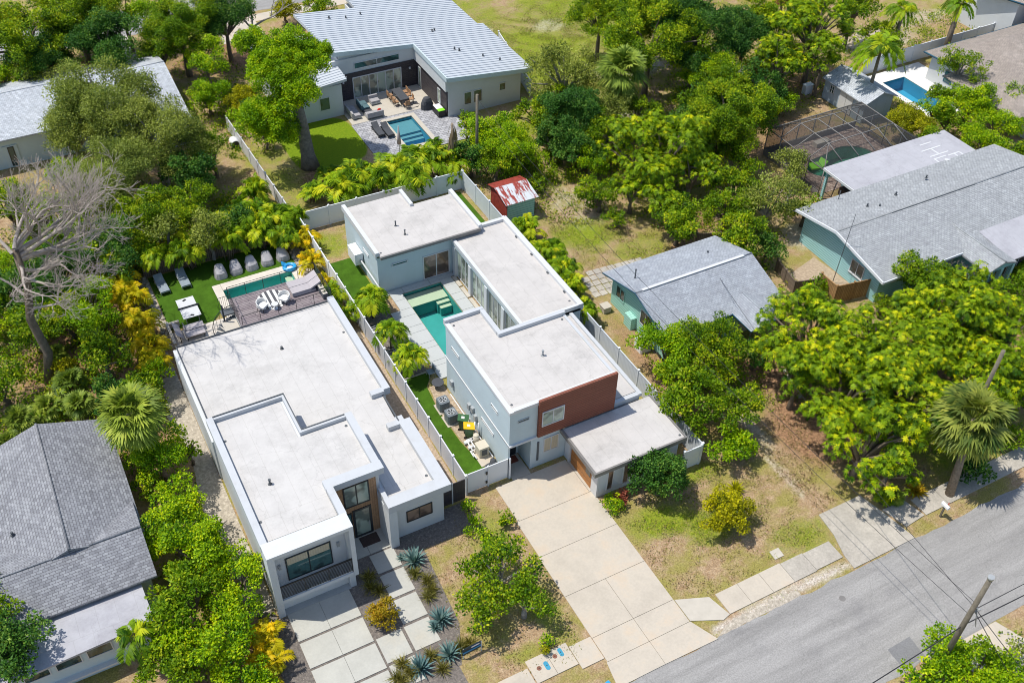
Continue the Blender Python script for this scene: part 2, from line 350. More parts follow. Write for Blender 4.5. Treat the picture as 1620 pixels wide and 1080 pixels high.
# leaves: (dark, mid, tip)
foliage('leaf_mango', (0.016,0.079,0.005), (0.280,0.420,0.006), (0.880,0.792,0.009), .3, rnd=.15)
foliage('leaf_lime', (0.022,0.112,0.005), (0.360,0.540,0.005), (0.880,0.820,0.010), .3)
foliage('leaf_green', (0.016,0.073,0.005), (0.235,0.370,0.006), (0.660,0.620,0.015), .3)
foliage('leaf_dark', (0.010,0.042,0.008), (0.080,0.210,0.024), (0.312,0.432,0.060), .25)
foliage('leaf_olive', (0.040,0.079,0.016), (.33,.37,.055), (0.572,0.638,0.176), .3)
foliage('leaf_yellow', (0.058,0.086,0.004), (0.462,0.440,0.007), (0.800,0.680,0.010), .3)
foliage('leaf_areca', (0.019,0.077,0.004), (0.264,0.418,0.009), (0.720,0.680,0.020), .3)
foliage('leaf_gold', (.10,.14,.006), (.60,.52,.008), (.90,.60,.008), .35)
foliage('leaf_sabal', (0.038,0.086,0.010), (0.330,0.418,0.055), (0.720,0.680,0.100), .25)
foliage('leaf_fan', (0.048,0.096,0.019), (.36,.40,.075), (0.720,0.660,0.100), .25)
foliage('leaf_agave', (.07,.14,.14), (.17,.28,.26), (.32,.42,.36), .05)
foliage('leaf_grass', (.12,.11,.02), (.28,.26,.06), (.44,.38,.14))
foliage('leaf_ground', (0.031,0.092,0.005), (0.248,0.350,0.014), (0.545,0.528,0.033), .3)
foliage('leaf_purple', (.04,.035,.05), (.09,.075,.10), (.15,.12,.15))
foliage('leaf_dry', (.16,.11,.06), (.32,.22,.12), (.5,.38,.26))
foliage('leaf_red', (.14,.03,.02), (.45,.10,.06), (.7,.3,.2))
foliage('leaf_rust', (.20,.16,.01), (.45,.34,.02), (.62,.30,.03))
# ------------------------------------------------------------------ ground
POOLS = [(21.85,24.95,46.5,55.7), (10.0,15.25,60.85,62.05), (30.45,32.95,74.3,79.1), (60.4,68.3,52.5,57.7), (78.0,80.9,58.2,64.5)]
def ground():
    xs = set(np.round(np.arange(-26, 118, .55), 3)); ys = set(np.round(np.arange(4, 132, .55), 3))
    for a, b, c, d in POOLS:
        xs = {x for x in xs if abs(x-a) > .15 and abs(x-b) > .15} | {a, b}; ys = {y for y in ys if abs(y-c) > .15 and abs(y-d) > .15} | {c, d}
    xs = np.array(sorted(xs | {-1500., -300., -60., 150., 400., 1500.})); ys = np.array(sorted(ys | {-1500., -300., -30., 170., 400., 1500.}))
    X, Y = np.meshgrid(xs, ys); nx, ny = len(xs), len(ys)
    v = np.stack([X.ravel(), Y.ravel(), np.zeros(X.size)], 1)
    i, j = np.meshgrid(np.arange(nx-1), np.arange(ny-1)); a = (j*nx+i).ravel()
    f = np.stack([a, a+1, a+nx+1, a+nx], 1)
    cx = (xs[:-1]+xs[1:])/2; cy = (ys[:-1]+ys[1:])/2; CX, CY = np.meshgrid(cx, cy); keep = np.ones(CX.size, bool)
    for p in POOLS: keep &= ~((CX.ravel() > p[0]) & (CX.ravel() < p[1]) & (CY.ravel() > p[2]) & (CY.ravel() < p[3]))
    f = f[keep]
    me = bpy.data.meshes.new('ground'); me.vertices.add(len(v)); me.vertices.foreach_set('co', v.ravel())
    me.loops.add(f.size); me.loops.foreach_set('vertex_index', f.ravel()); me.polygons.add(len(f)); me.polygons.foreach_set('loop_start', np.arange(len(f))*4)
    me.update(); me.validate()
    def blob(cx, cy, rx, ry, s=1.0, p=2):
        return s*np.clip(1.25-((np.abs(v[:,0]-cx)/rx)**p+(np.abs(v[:,1]-cy)/ry)**p), 0, 1)
    z = {k: np.zeros(len(v)) for k in ('zgreen','zsand','zlitter','zlawn')}
    def add(k, *b):
        z[k] = np.maximum(z[k], blob(*b))
    for b in ((27.5,29.2,2.6,1.5,.8),(29.8,27.6,2.5,1.6,.75),(30.5,31.3,3,.9,.7),(34,24.6,3,1.2,.55),(32.6,23,3.4,.7,.6),(17.9,27,1.0,3,.6),(15.2,25.3,2,.6,.4),(17.5,33,1.5,1.5,.6),(19,64,1.6,2.2,.75),(19.2,59.5,1.3,2,.6),
              (38,56,3,2.6,.8),(41,52.5,3,2,.6),(37,49.6,2,1,.7),(10,74,5,4,.55),(17,70,3,3,.5),(19,76,3,6,.5),(38,73,8,2.5,.75),(50,84,9,9,.75),(62,92,14,9,.7),(46,96,6,8,.6),(52,75,4,4,.5),(45,62,3,3,.4),(44,33,3,3,.4),(49,26,6,3,.7),(20,104,9,1,.7),(16,103,5,2,.5),(58,63,4,3,.4),(95,76,10,4,.4),(42,40.5,2.4,3,.6)): add('zgreen', *b)
    for b in ((46,92,2.4,1.7,.7),(57,78,5,2.2,.7),(52,70.5,4,2.2,.55),(54,90,3,2,.4),(37,33.2,.5,4,.6),(36.3,28.5,.5,3,.5),(84,72,6,3,.6),(92,74,5,2,.5),(5,70,4,3,.35),(31,21.7,6,.5,.85),(27,21.6,2,.5,.9),(39.5,60,3,4,.35),(54.5,48,3,2,.6),(0,76,4,5,.35)): add('zsand', *b)
    for b in ((44,37,6,6,.8),(41,31,4,4,.9),(43,27,4,2.6,.75),(4,100,14,5,.85),(22,98,9,5,.7),(60,62,10,4,.6),(70,68,9,4,.6),(45,50,4,2.5,.9),(46.5,54,3,3,.6),(0,56,7,14,.7),(22,73,3.5,3,.8),(3,76,6,7,.4),(34,56,2,6,.6),(34.5,40,1.5,8,.6),(48,64,8,4,.6),(2,28,6,9,.7),(60,33,14,6,.8),(96,68,10,5,.4)): add('zlitter', *b)
    for b in ((23.9,78.3,3.6,4.2,1.2,4),(36.5,72.2,6,1.6,.5)): add('zlawn', *b)
    for k, a in z.items():
        at_ = me.attributes.new(k, 'FLOAT', 'POINT'); at_.data.foreach_set('value', a)
    m, t, p, o = newmat('ground_soil')
    tc = nd(t, 'ShaderNodeTexCoord'); co = tc.outputs['Object']
    n1 = noise(t, co, .45, 6, .65); n2 = noise(t, co, 2.2, 5, .7); n3 = noise(t, co, 9, 3, .7)
    def fac(k, w=.55, sharp=.22):
        a = nd(t, 'ShaderNodeAttribute', attribute_name=k)
        s = nd(t, 'ShaderNodeMath', operation='MULTIPLY_ADD'); t.links.new(n1, s.inputs[0]); s.inputs[1].default_value = w*1.2; t.links.new(a.outputs['Fac'], s.inputs[2])
        s2 = nd(t, 'ShaderNodeMath', operation='MULTIPLY_ADD'); t.links.new(n2, s2.inputs[0]); s2.inputs[1].default_value = w*1.3; t.links.new(s.outputs[0], s2.inputs[2])
        r = ramp(t, s2.outputs[0], .5+w*1.25-sharp, .5+w*1.25+sharp)
        z_ = nd(t, 'ShaderNodeMath', operation='GREATER_THAN'); t.links.new(a.outputs['Fac'], z_.inputs[0]); z_.inputs[1].default_value = .01
        mm = nd(t, 'ShaderNodeMath', operation='MULTIPLY'); t.links.new(r, mm.inputs[0]); t.links.new(z_.outputs[0], mm.inputs[1]); return mm.outputs[0]
    n5 = noise(t, co, 5, 6, .8)
    base = mix(t, ramp(t, n2, .35, .65), (.33,.225,.135), (.52,.39,.25))
    base = mix(t, ramp(t, n5, .42, .62, 0, .5), base, (.30,.17,.075))
    base = mix(t, ramp(t, n1, .42, .58, 0, .75), base, (.27,.26,.05))
    base = mix(t, fac('zlitter'), base, mix(t, ramp(t, n5, .4, .6), (.15,.085,.045), (.47,.28,.165)))
    base = mix(t, fac('zgreen', .6, .3), base, mix(t, ramp(t, n5, .35, .65), (.10,.18,.006), (.34,.36,.04)))
    base = mix(t, fac('zlawn', .2, .1), base, mix(t, ramp(t, n5, .3, .7), (.10,.20,.008), (.24,.31,.015)))
    base = mix(t, fac('zsand', .6, .3), base, mix(t, ramp(t, n5, .4, .6), (.40,.33,.26), (.68,.62,.54)))
    n4 = noise(t, co, 11, 4, .85)
    base = mix(t, ramp(t, n4, .35, .65), mix(t, 1., base, (.55,)*3, 'MULTIPLY'), mix(t, 1., base, (1.32,)*3, 'MULTIPLY'))
    t.links.new(base, p.inputs['Base Color']); p.inputs['Roughness'].default_value = .95; p.inputs['Specular IOR Level'].default_value = .1
    bm = nd(t, 'ShaderNodeBump'); bm.inputs['Strength'].default_value = .8; bm.inputs['Distance'].default_value = .06; t.links.new(noise(t, co, 6, 5, .8), bm.inputs['Height']); t.links.new(bm.outputs[0], p.inputs['Normal'])
    me.materials.append(m)
    ob = bpy.data.objects.new('ground', me); COL.objects.link(ob); tag(ob, kind='structure')
ground()
def sheet(name, polys, m, z=.004, th=None, z0=-.02):
    b = MB()
    for p in polys:
        if len(p) == 4 and not isinstance(p[0], (tuple, list)): p = [(p[0],p[2]),(p[1],p[2]),(p[1],p[3]),(p[0],p[3])]
        if th is None: b.prism(p, z0, z)
        else: b.prism(p, z-th, z)
    return struct(name, b, m)
# street in front: y 14.8..21.2
def wavy(x0, x1, y, amp, step=.8, seed=1):
    r = random.Random(seed); n = max(1, int(abs(x1-x0)/step)); return [(x0+(x1-x0)*i/n, y+r.uniform(-amp, amp)) for i in range(n+1)]
sheet('road', [wavy(-40, 140, 14.85, .09, .8, 3)+wavy(140, -40, 21.15, .10, .8, 4)], 'asphalt', .012)
sheet('road_patch', [[(33.3,15.0),(34.9,15.05),(35.0,16.35),(33.35,16.3)]], 'asphalt_patch', .016)
b = MB(); b.cyl(33.35, 19.95, .0, .02, .19, n=20); tag(b.build('manhole_cover', 'bronze', None, (33.35,19.95,0)), 'small round dark iron cover set in the asphalt of the street', 'cover')
sheet('back_street', [wavy(-60, 130, 106.6, .08, .9, 5)+wavy(130, -60, 112.8, .08, .9, 6)], 'asphalt', .012)
sheet('back_driveway', [[(9.6,95.5),(12.6,95.5),(13.3,106.7),(9.9,106.7)]], 'concrete_old', .03)
sheet('back_pavement', [(26,44,104.2,105.9),(21.5,26,100.5,106.8)], 'concrete_cream', .03)
# verges, pavements, driveways
def slabs(name, rects, m, z=.06, gap=.012, z0=-.02):
    b = MB()
    for r in rects:
        if len(r) == 4 and not isinstance(r[0], (tuple, list)): b.box(r[0]+gap, r[1]-gap, r[2]+gap, r[3]-gap, z0, z)
        else: b.prism(r, z0, z)
    return struct(name, b, m)
slabs('driveway', [(19.3,22,22.7,24.3),(22,24.7,22.7,24.3),(19.3,22,24.3,27.25),(22,24.7,24.3,27.25),(19.3,24.7,27.25,30.25),(19.35,24.7,30.25,33.1),(19.45,24.5,33.1,36.05),(20.7,22.0,36.05,38.0),
                   [(19.0,21.16),(22,21.16),(22,22.69),(19.25,22.69)],[(22.02,21.16),(25.45,21.1),(24.72,22.69),(22.02,22.69)]], 'concrete_cream')
slabs('garage_apron', [(24.5,25.1,33.1,35.9)], 'stone_cream', .075)
sw = [(17.9,19.28,22.95,24.45)]+[(17.9-2.6-1.8*(i+1), 17.9-2.6-1.8*i, 22.95, 24.35) for i in range(16)]
slabs('pavement', sw, 'concrete_cream', .065)
slabs('meter_slab', [(15.35,16.6,23.3,24.75),(16.6,17.88,23.3,24.75)], 'concrete_cream', .07)
slabs('pavement', [[(24.74,24.25),(24.74,22.72),(26.45,21.92),(26.97,22.05),(26.6,23.5)]], 'stone_cream', .063)
slabs('pavement', [(27.0+1.55*i, 27.0+1.55*(i+1), 22.05, 23.5) for i in range(3)], 'concrete_cream', .066)
slabs('pavement', [(31.65,33.3,22.05,23.45),(33.3,35.3,22.1,23.4)], 'concrete_old', .066)
slabs('neighbour_driveway', [[(36.1,25.2),(39.4,25.2),(39.75,23.6),(40.15,21.2),(35.35,21.2),(35.45,22.2),(35.9,23.6)]], 'concrete_old', .06)
slabs('pavement', [[(39.85,23.7),(41.6,23.6),(41.9,22.2),(40.3,22.05)]]+[(42+1.9*i, 43.9+1.9*i, 22.15, 23.5) for i in range(14)], 'concrete_old', .065)
slabs('far_side_driveway', [[(36.5,13.2),(39.0,10.2),(40.8,12.8),(40.0,14.83),(36.9,14.83)]], 'concrete_cream', .05)
sheet('verge_gravel', [wavy(25.5, 31.4, 21.2, .03, .3, 8)+wavy(31.4, 26.4, 21.7, .2, .3, 9)], 'gravel_light', .014)
# modern house lot: pads, gravel beds, slabs
sheet('slab_joint_gravel', [(4.95,12.15,22.6,36.4)], 'gravel_dark', .006)
sheet('gravel_bed', [[(3.6,26.3),(5.0,26.3),(5.0,33.2),(4.5,33.2),(4.5,57),(3.5,57)],(8.75,10.4,28,36),[(8.7,26.2),(12.3,26.15),(13.3,28.5),(13.6,33.9),(16.8,33.85),(17.0,36.0),(12.0,36.0),(12.0,28),(8.7,28)]], 'gravel_dark', .01)
slabs('modern_driveway', [(5.05,6.9,31.4,33.3),(6.9,8.7,31.4,33.3),(5.05,6.9,29.6,31.27),(6.9,8.7,29.6,31.27),(5.05,6.9,27.8,29.47),(6.9,8.7,27.8,29.47),(5.05,6.9,26.0,27.67),(6.9,8.7,26.0,27.67),(5.05,8.7,22.7,25.87)], 'concrete_slab', .05, .008)
slabs('modern_path', [(9.4,10.7,34.95,36.5),(10.7,12.1,34.95,36.5),(10.55,12.05,33.45,34.85),(10.55,12.05,31.6,33.3),(10.5,12.0,29.8,31.45),(10.45,11.95,28.0,29.65),(8.8,10.3,28.0,29.65),(8.8,10.3,26.3,27.85)], 'concrete_slab', .05, .012)
sheet('side_gravel_path', [(15.8,17.5,36.2,53.5)], 'gravel_tan', .012)
sheet('left_gravel_path', [wavy(3.3, 3.5, 34, .02, .5, 2)+[(4.6,34),(4.6,57.3)]+[(3.9,57.3)]+[(3.2+.25*math.sin(y*.7),y) for y in np.arange(56,34,-1.5)]], 'gravel_light', .016)
sheet('artificial_turf', [[(17.7,37.7),(19.65,37.7),(19.2,40.5),(19.1,43.5),(19.35,46.0),(20.3,47.2),(18.2,47.3),(17.7,46.9)]], 'turf', .03)
sheet('artificial_turf', [(17.7,20.15,54.6,61.6)], 'turf', .03)
sheet('artificial_turf', [(28.95,31.6,57.2,66.0)], 'turf', .026)
sheet('artificial_turf', [[(5.35,59.45),(8.4,59.0),(9.35,60.0),(9.45,62.9),(15.9,62.9),(15.9,66.0),(5.35,66.0)]], 'turf', .03)
sheet('white_stones', [wavy(4.7, 5.3, 57.5, .0, .3, 4)+[(5.3,66)]+[(4.7,66)],(15.95,16.8,60.5,66)], 'gravel_light', .02)
sheet('equipment_pad', [[(19.7,37.7),(20.45,37.7),(20.45,45.9),(19.5,45.9),(19.15,43.4),(19.3,40.5)]], 'gravel_tan', .022)
slabs('equipment_slab', [(19.45,20.4,37.9,40.0),(19.0,19.95,41.9,43.0),(19.0,19.95,43.15,44.2)], 'concrete_cream', .06)
# pool terrace of the white house
slabs('pool_terrace', [(20.1,21.8,48,50),(20.1,21.8,50,52),(20.1,21.8,52,54),(20.9,21.8,54,55.75),(20.45,21.8,46.2,48),(24.98,25.95,45.9,48),(24.98,25.95,48,50),(24.98,25.95,50,52),(24.98,25.95,52,54),(24.98,25.95,54,55.75)], 'concrete_patio', .10)
slabs('terrace_step', [(20.25,26.3,56.0,56.45),(20.9,25.95,55.75,56.0)], 'concrete_patio', .07)
slabs('stepping_pads', [(25.98,26.3,45.9+1.45*i,47.2+1.45*i) for i in range(7)], 'stone_cream', .09)
slabs('planting_bed_border', [(17.75,20.1,47.25,47.35)], 'stone_cream', .08)
sheet('planting_bed', [(17.75,20.05,47.4,54.5)], 'gravel_dark', .02)
# neighbour terrace behind
slabs('back_patio', [(27.4,36.0,79.9,84.3)], 'stone_cream', .09)
def hole(name, outer, inner, m, z=.08, z0=-.02):
    x0,x1,y0,y1 = outer; a,b_,c,d = inner
    q = MB()
    for r in ((x0,x1,y0,c),(x0,x1,d,y1),(x0,a,c,d),(b_,x1,c,d)):
        if r[1]-r[0] > .01 and r[3]-r[2] > .01: q.box(*r, z0, z)
    return struct(name, q, m)
hole('paver_terrace', (27.3,36.8,73.3,79.9), (30.0,33.35,73.85,79.55), 'pavers', .07)
hole('cage_terrace', (58.8,70.0,52.0,59.4), POOLS[3], 'pavers_red', .03)
hole('side_pool_deck', (77.3,84.5,57.0,66.2), POOLS[4], 'fabric_white', .05)
slabs('pool_deck_left', [(9.35,9.98,59.6,62.9),(9.98,15.27,62.07,62.9),(15.27,15.9,60.4,62.9),(9.98,15.27,57.5,60.83),(5.2,9.35,57.4,59.0),(9.35,9.98,57.4,59.6)], 'coping', .07)
sheet('gravel_yard', [[(49.6,44.5),(52.9,45.4),(53.3,40.0),(50.8,40.3)]], 'gravel_tan', .012)
r = random.Random(5); b = MB()
for i in range(9):
    for j in range(5):
        x = 34.6+.62*i+.25*j*.3; y = 48.9+.62*j-.05*i
        if (i > 5 and j < 1) or r.random() < .05: continue
        b.prism([(x+r.uniform(-.03,.03),y),(x+.55,y+r.uniform(-.03,.03)),(x+.55,y+.55),(x,y+.55+r.uniform(-.03,.03))], -.01, .04)
struct('paving_squares', b, 'concrete_old')
b = MB(); r = random.Random(8)
for i, (x, y) in enumerate([(42.7,37.3),(42.4,36.2),(42.3,35.6),(42.1,34.6),(41.7,33.7),(41.4,32.9)]): b.obox((x,y), r.uniform(-.4,.4), .35, .3, 0, .05)
struct('stepping_stones', b, 'stone_cream')
# ------------------------------------------------------------------ pools
def pool(label, rect, depth, plaster, watermat, wl=-.12, coping=None, group=None, shelf=None, steps=None, sm='pool_shelf'):
    x0,x1,y0,y1 = rect; root = thing('swimming_pool', label, 'swimming pool', ((x0+x1)/2,(y0+y1)/2,0), group)
    q = MB()
    q.face([(x0,y0,-depth),(x1,y0,-depth),(x1,y1,-depth),(x0,y1,-depth)])
    q.face([(x0,y0,-depth),(x0,y0,.02),(x1,y0,.02),(x1,y0,-depth)]); q.face([(x1,y1,-depth),(x1,y1,.02),(x0,y1,.02),(x0,y1,-depth)])
    q.face([(x0,y1,-depth),(x0,y1,.02),(x0,y0,.02),(x0,y0,-depth)]); q.face([(x1,y0,-depth),(x1,y0,.02),(x1,y1,.02),(x1,y1,-depth)])
    q.build('basin', plaster, root)
    q = MB(); e = .012
    q.face([(x0+e,y0+e,wl),(x1-e,y0+e,wl),(x1-e,y1-e,wl),(x0+e,y1-e,wl)]); q.build('water', watermat, root)
    if shelf:
        for s in shelf: MB().box(*s[:4], s[5]-.04, s[5]).build('shelf', sm, root); MB().box(*s[:4], s[4], s[5]-.04).build('shelf_riser', plaster, root)
    if steps:
        for s in steps: MB().box(*s[:4], s[5]-.04, s[5]).build('step', sm, root); MB().box(*s[:4], s[4], s[5]-.04).build('step_riser', plaster, root)
    if coping:
        q = MB(); w = coping
        for r_ in ((x0-w,x1+w,y0-w,y0),(x0-w,x1+w,y1,y1+w),(x0-w,x0,y0,y1),(x1,x1+w,y0,y1)): q.box(*r_, -.05, .11)
        q.build('coping', 'stone_cream', root)
    return root
pool('long turquoise pool beside the two storey white house with red wood front', (21.85,24.95,46.5,55.7), 1.35, 'pool_plaster', 'water', -.08,
     shelf=[(21.9,24.9,54.3,55.65,-1.3,-.22)], steps=[(23.9,24.9,53.95,54.3,-1.3,-.4),(24.0,24.9,53.6,53.95,-1.3,-.6)])
pool('narrow turquoise plunge pool below the roof deck of the modern house', (10.0,15.25,60.85,62.05), 1.0, 'pool_plaster_aqua', 'water', -.06, steps=[(14.7,15.23,60.9,62.0,-1.25,-.35)])
pool('blue pool with wide grey entry steps on the paver terrace', (30.45,32.95,74.3,79.1), 1.3, 'pool_plaster_blue', 'water_blue', -.1, coping=.42,
     shelf=[(30.5,32.9,76.9,79.05,-1.25,-.25)], steps=[(30.5,32.9,76.5,76.9,-1.25,-.45),(30.5,32.9,76.1,76.5,-1.25,-.65)], sm='pool_shelf_grey')
pool('bright blue pool with white deck beside the brown roofed house', (78.0,80.9,58.2,64.5), 1.3, 'pool_plaster_blue', 'water_blue', -.08)
def kidney():
    x0,x1,y0,y1 = POOLS[3]; root = thing('swimming_pool', 'dark green kidney shaped pool inside the screened pool cage', 'swimming pool', ((x0+x1)/2,(y0+y1)/2,0))
    cx, cy = (x0+x1)/2, (y0+y1)/2; n = 40; P = []
    for i in range(n):
        a = 2*math.pi*i/n; rx = 3.7; ry = 2.2+.35*math.cos(a)-.45*math.exp(-((a-math.pi*.55)/.45)**2); P.append((cx+rx*math.cos(a), cy+ry*math.sin(a)))
    q = MB()   # deck collar between the rectangle and the kidney
    def edge(a):
        dx, dy = math.cos(a), math.sin(a); k = min((x1-x0)/2/abs(dx) if abs(dx) > 1e-6 else 9e9, (y1-y0)/2/abs(dy) if abs(dy) > 1e-6 else 9e9); return (cx+dx*k, cy+dy*k)
    cor = [math.atan2(sy*(y1-y0), sx*(x1-x0)) % (2*math.pi) for sx in (1,-1) for sy in (1,-1)]
    for i in range(n):
        a, b_ = 2*math.pi*i/n, 2*math.pi*(i+1)/n; E = [edge(a)]+[edge(c_) for c_ in cor if a < c_ < b_]+[edge(b_)]
        q.face([(*P[i], .03)]+[(*e, .03) for e in E]+[(*P[(i+1) % n], .03)])
        q.face([(*P[i], .03), (*P[(i+1) % n], .03), (*P[(i+1) % n], -.1), (*P[i], -.1)])
    q.build('pool_surround', 'pavers_red', root)
    q = MB(); q.face([(x,y,-1.3) for x, y in P])
    for i in range(n): q.face([(*P[(i+1) % n], -1.3), (*P[i], -1.3), (*P[i], .0), (*P[(i+1) % n], .0)])
    q.build('basin', 'pool_plaster_green', root)
    MB().face([(cx+(x-cx)*.998, cy+(y-cy)*.998, -.08) for x, y in P]).build('water', 'water_green', root)
kidney()
# ------------------------------------------------------------------ house builders
def window(root, face, pos, a0, a1, z0, z1, nm=2, frame='frame_white', pane='glass_dark', name='window', fw=.06, sill=False, handle=False, nh=0, proud=.05):
    """window on a wall facing '-y' (pos=y) or '-x' (pos=x); a along the wall"""
    q = MB(); g = MB(); s = -1
    def bx(m, a, b, c, d, p0, p1):
        if face == '-y': m.box(a, b, p0, p1, c, d)
        elif face == '-x': m.box(p0, p1, a, b, c, d)
        elif face == '+x': m.box(2*pos-p1, 2*pos-p0, a, b, c, d)
        else: m.box(a, b, 2*pos-p1, 2*pos-p0, c, d)
    f0, f1 = pos-proud, pos+.02
    bx(q, a0, a1, z0, z0+fw, f0, f1); bx(q, a0, a1, z1-fw, z1, f0, f1); bx(q, a0, a0+fw, z0+fw, z1-fw, f0, f1); bx(q, a1-fw, a1, z0+fw, z1-fw, f0, f1)
    for i in range(1, nm):
        m_ = a0+(a1-a0)*i/nm; bx(q, m_-fw*.45, m_+fw*.45, z0+fw, z1-fw, f0+.005, f1)
    for i in range(1, nh+1):
        m_ = z0+(z1-z0)*i/(nh+1); bx(q, a0+fw, a1-fw, m_-.02, m_+.02, f0+.01, f1)
    w = q.build(name, frame, root)
    bx(g, a0+fw*.9, a1-fw*.9, z0+fw*.9, z1-fw*.9, pos-.018, pos+.015); g.build('pane', pane, w)
    if sill: q = MB(); bx(q, a0-.05, a1+.05, z0-.06, z0-.002, pos-.09, pos); q.build('sill', frame, w)
    if handle: q = MB(); bx(q, a1-fw-.1, a1-fw-.07, z0+.85, z0+1.25, f0-.05, f0); q.build('handle', 'metal_grey', w)
    return w
def vents(root, pts, z, m='metal_dark', h=.35, r=.06):
    for x, y in pts:
        q = MB(); q.cyl(x, y, z, z+.05, r*2.2, r*1.4, 10); q.cyl(x, y, z+.05, z+h, r, n=8); q.cyl(x, y, z+h, z+h+.05, r*1.5, r*1.2, 8); q.build('roof_vent', m, root)
def lampbox(root, face, x, y, z):
    q = MB(); q.box(x-.07, x+.07, y-.12, y, z, z+.34); q.build('wall_lamp', 'metal_grey', root)

# ---- A: modern white house (front left)
A = thing('modern_house', 'white two storey modern house with wood clad entrance and a railed front balcony', 'house', (10.2,44,0))
q = MB()
q.box(4.72,9.2,34.3,41.2,0,5.05); q.box(9.2,12.2,36.6,41.05,0,5.05)
q.box(4.72,9.2,41.2,44.3,0,5.05)
q.box(4.75,9.2,44.3,53.35,0,3.42); q.box(9.2,15.5,43.6,53.35,0,3.42); q.box(9.2,15.0,41.05,43.6,0,3.42); q.box(12.2,15.6,35.3,41.05,0,3.42)
q.box(9.35,15.7,53.35,56.9,0,3.15)
q.build('wall', 'stucco_white', A)
q = MB()   # flat roof sheets
q.box(5.0,9.0,34.6,44.1,5.05,5.12); q.box(9.0,12.0,36.9,40.9,5.05,5.12)
q.build('upper_roof', 'roof_white_a', A)
q = MB(); q.prism([(4.92,44.47),(9.37,44.47),(9.37,41.2),(12.43,41.2),(12.43,36.4),(12.25,36.4),(12.25,35.45),(15.1,35.45),(15.1,40.6),(15.2,43.35),(15.35,43.4),(15.35,53.42),(4.92,53.42)], 3.42, 3.48)
q.build('lower_roof', 'roof_white_a', A)
q = MB()   # parapets of the upper block
q.box(4.6,5.0,34.2,44.4,4.95,5.44); q.box(9.02,9.42,33.3+.95,36.3,4.95,5.44); q.box(9.0,12.45,36.3,36.95,4.95,5.43); q.box(11.98,12.42,36.95,41.2,4.95,5.43)
q.box(9.3,11.98,40.98,41.14,4.95,5.37); q.box(9.16,9.3,40.98,44.4,4.95,5.36); q.box(5.0,9.16,44.24,44.4,4.95,5.35)
q.build('parapet', 'parapet_white', A)
q = MB(); q.box(9.3,11.98,41.14,41.2,4.9,5.42); q.box(9.3,9.36,41.2,44.46,4.9,5.42); q.box(5.0,9.3,44.4,44.46,4.9,5.42); q.box(4.86,4.9,44.46,53.5,3.4,3.62); q.box(4.9,15.5,53.42,53.46,3.4,3.60); q.build('roof_edge', 'metal_dark', A)
q = MB()   # balcony frame: hood, side fins, floor
q.box(4.62,9.38,33.25,34.3,5.22,5.47); q.box(4.62,5.0,33.26,34.3,0,5.22); q.box(9.12,9.38,33.26,34.3,1.1,5.22); q.box(8.85,9.2,33.36,34.3,0,1.1); q.box(5.0,9.12,33.3,34.3,1.15,1.42)
q.build('balcony_frame', 'stucco_white', A)
q = MB()
for i in range(10): q.box(5.0,9.12,33.36,33.385,1.5+i*.108,1.535+i*.108)
q.box(5.0,9.12,33.34,33.41,2.56,2.61)
for i in range(4): q.box(5.0+i*1.36,5.04+i*1.36,33.35,33.4,1.42,2.58)
q.build('railing', 'metal_black', A)
window(A,'-y',34.3,5.7,8.3,1.62,3.6,2,'frame_dark','glass_teal',nh=0)
q = MB(); q.box(5.8,6.95,34.262,34.278,2.95,3.5); q.box(7.05,8.2,34.262,34.278,2.95,3.5); q.build('window_blind', 'blind_cream', A)
lampbox(A,'-y',5.35,34.29,2.95); lampbox(A,'-y',8.7,34.29,2.95)
q = MB(); q.box(5.0,8.85,33.7,34.0,0,1.15); q.build('base_wall', 'cladding_white', A)
q = MB(); q.box(5.0,8.85,33.3,33.7,.0,.055); q.build('threshold', 'concrete_grey', A)
# entrance
q = MB(); q.box(9.38,11.95,36.45,36.6,0,5.0); d = q.build('entrance_cladding', 'wood_tan', A)
window(A,'-y',36.45,9.95,11.5,2.95,4.75,2,'frame_dark','glass_pale',nh=0,fw=.07)
window(A,'-y',36.45,9.45,10.3,.05,2.45,1,'frame_dark','glass_teal',name='side_light')
dr = window(A,'-y',36.45,10.35,11.5,.05,2.55,1,'frame_dark','glass_pale',name='door',fw=.14,handle=True)
q = MB(); q.box(11.95,12.4,34.75,36.45,0,3.3); q.box(11.95,12.4,36.45,36.6,0,3.3); q.box(12.4,12.46,34.75,35.3,0,3.3); q.build('entrance_fin', 'stucco_white', A)
q = MB(); q.box(11.95,15.85,34.7,35.45,3.3,3.85); q.box(15.1,15.85,35.45,40.6,3.3,3.84); q.box(14.35,15.1,40.35,40.75,3.4,3.83); q.box(11.98,12.25,35.45,36.3,3.3,3.83)
q.box(15.1,15.6,40.75,41.3,3.3,3.5)
q.box(15.35,15.8,43.5,53.5,3.3,3.84); q.box(14.5,15.35,43.35,43.75,3.3,3.83); q.build('wing_parapet', 'parapet_white', A)
q = MB(); q.box(15.2,15.28,40.75,43.4,3.38,3.55); q.build('gutter', 'metal_dark', A)
window(A,'-y',35.3,13.2,14.85,1.15,2.15,2,'frame_dark','glass_brown')
q = MB(); q.box(4.63,4.75,44.4,53.4,0,3.4); q.build('side_wall', 'stucco_white', A)
for x_, y_, z_ in ((5.15,36.0,5.12),(5.15,42.5,5.12),(11.8,40.5,5.12),(5.1,46.0,3.48),(15.2,50.0,3.48),(14.95,36.2,3.48)): MB().cyl(x_, y_, z_, z_+.02, .09, n=10).build('roof_drain', 'metal_dark', A)
vents(A, [(6.45,38.3)], 5.12); vents(A, [(11.0,50.3)], 3.48, h=.15)
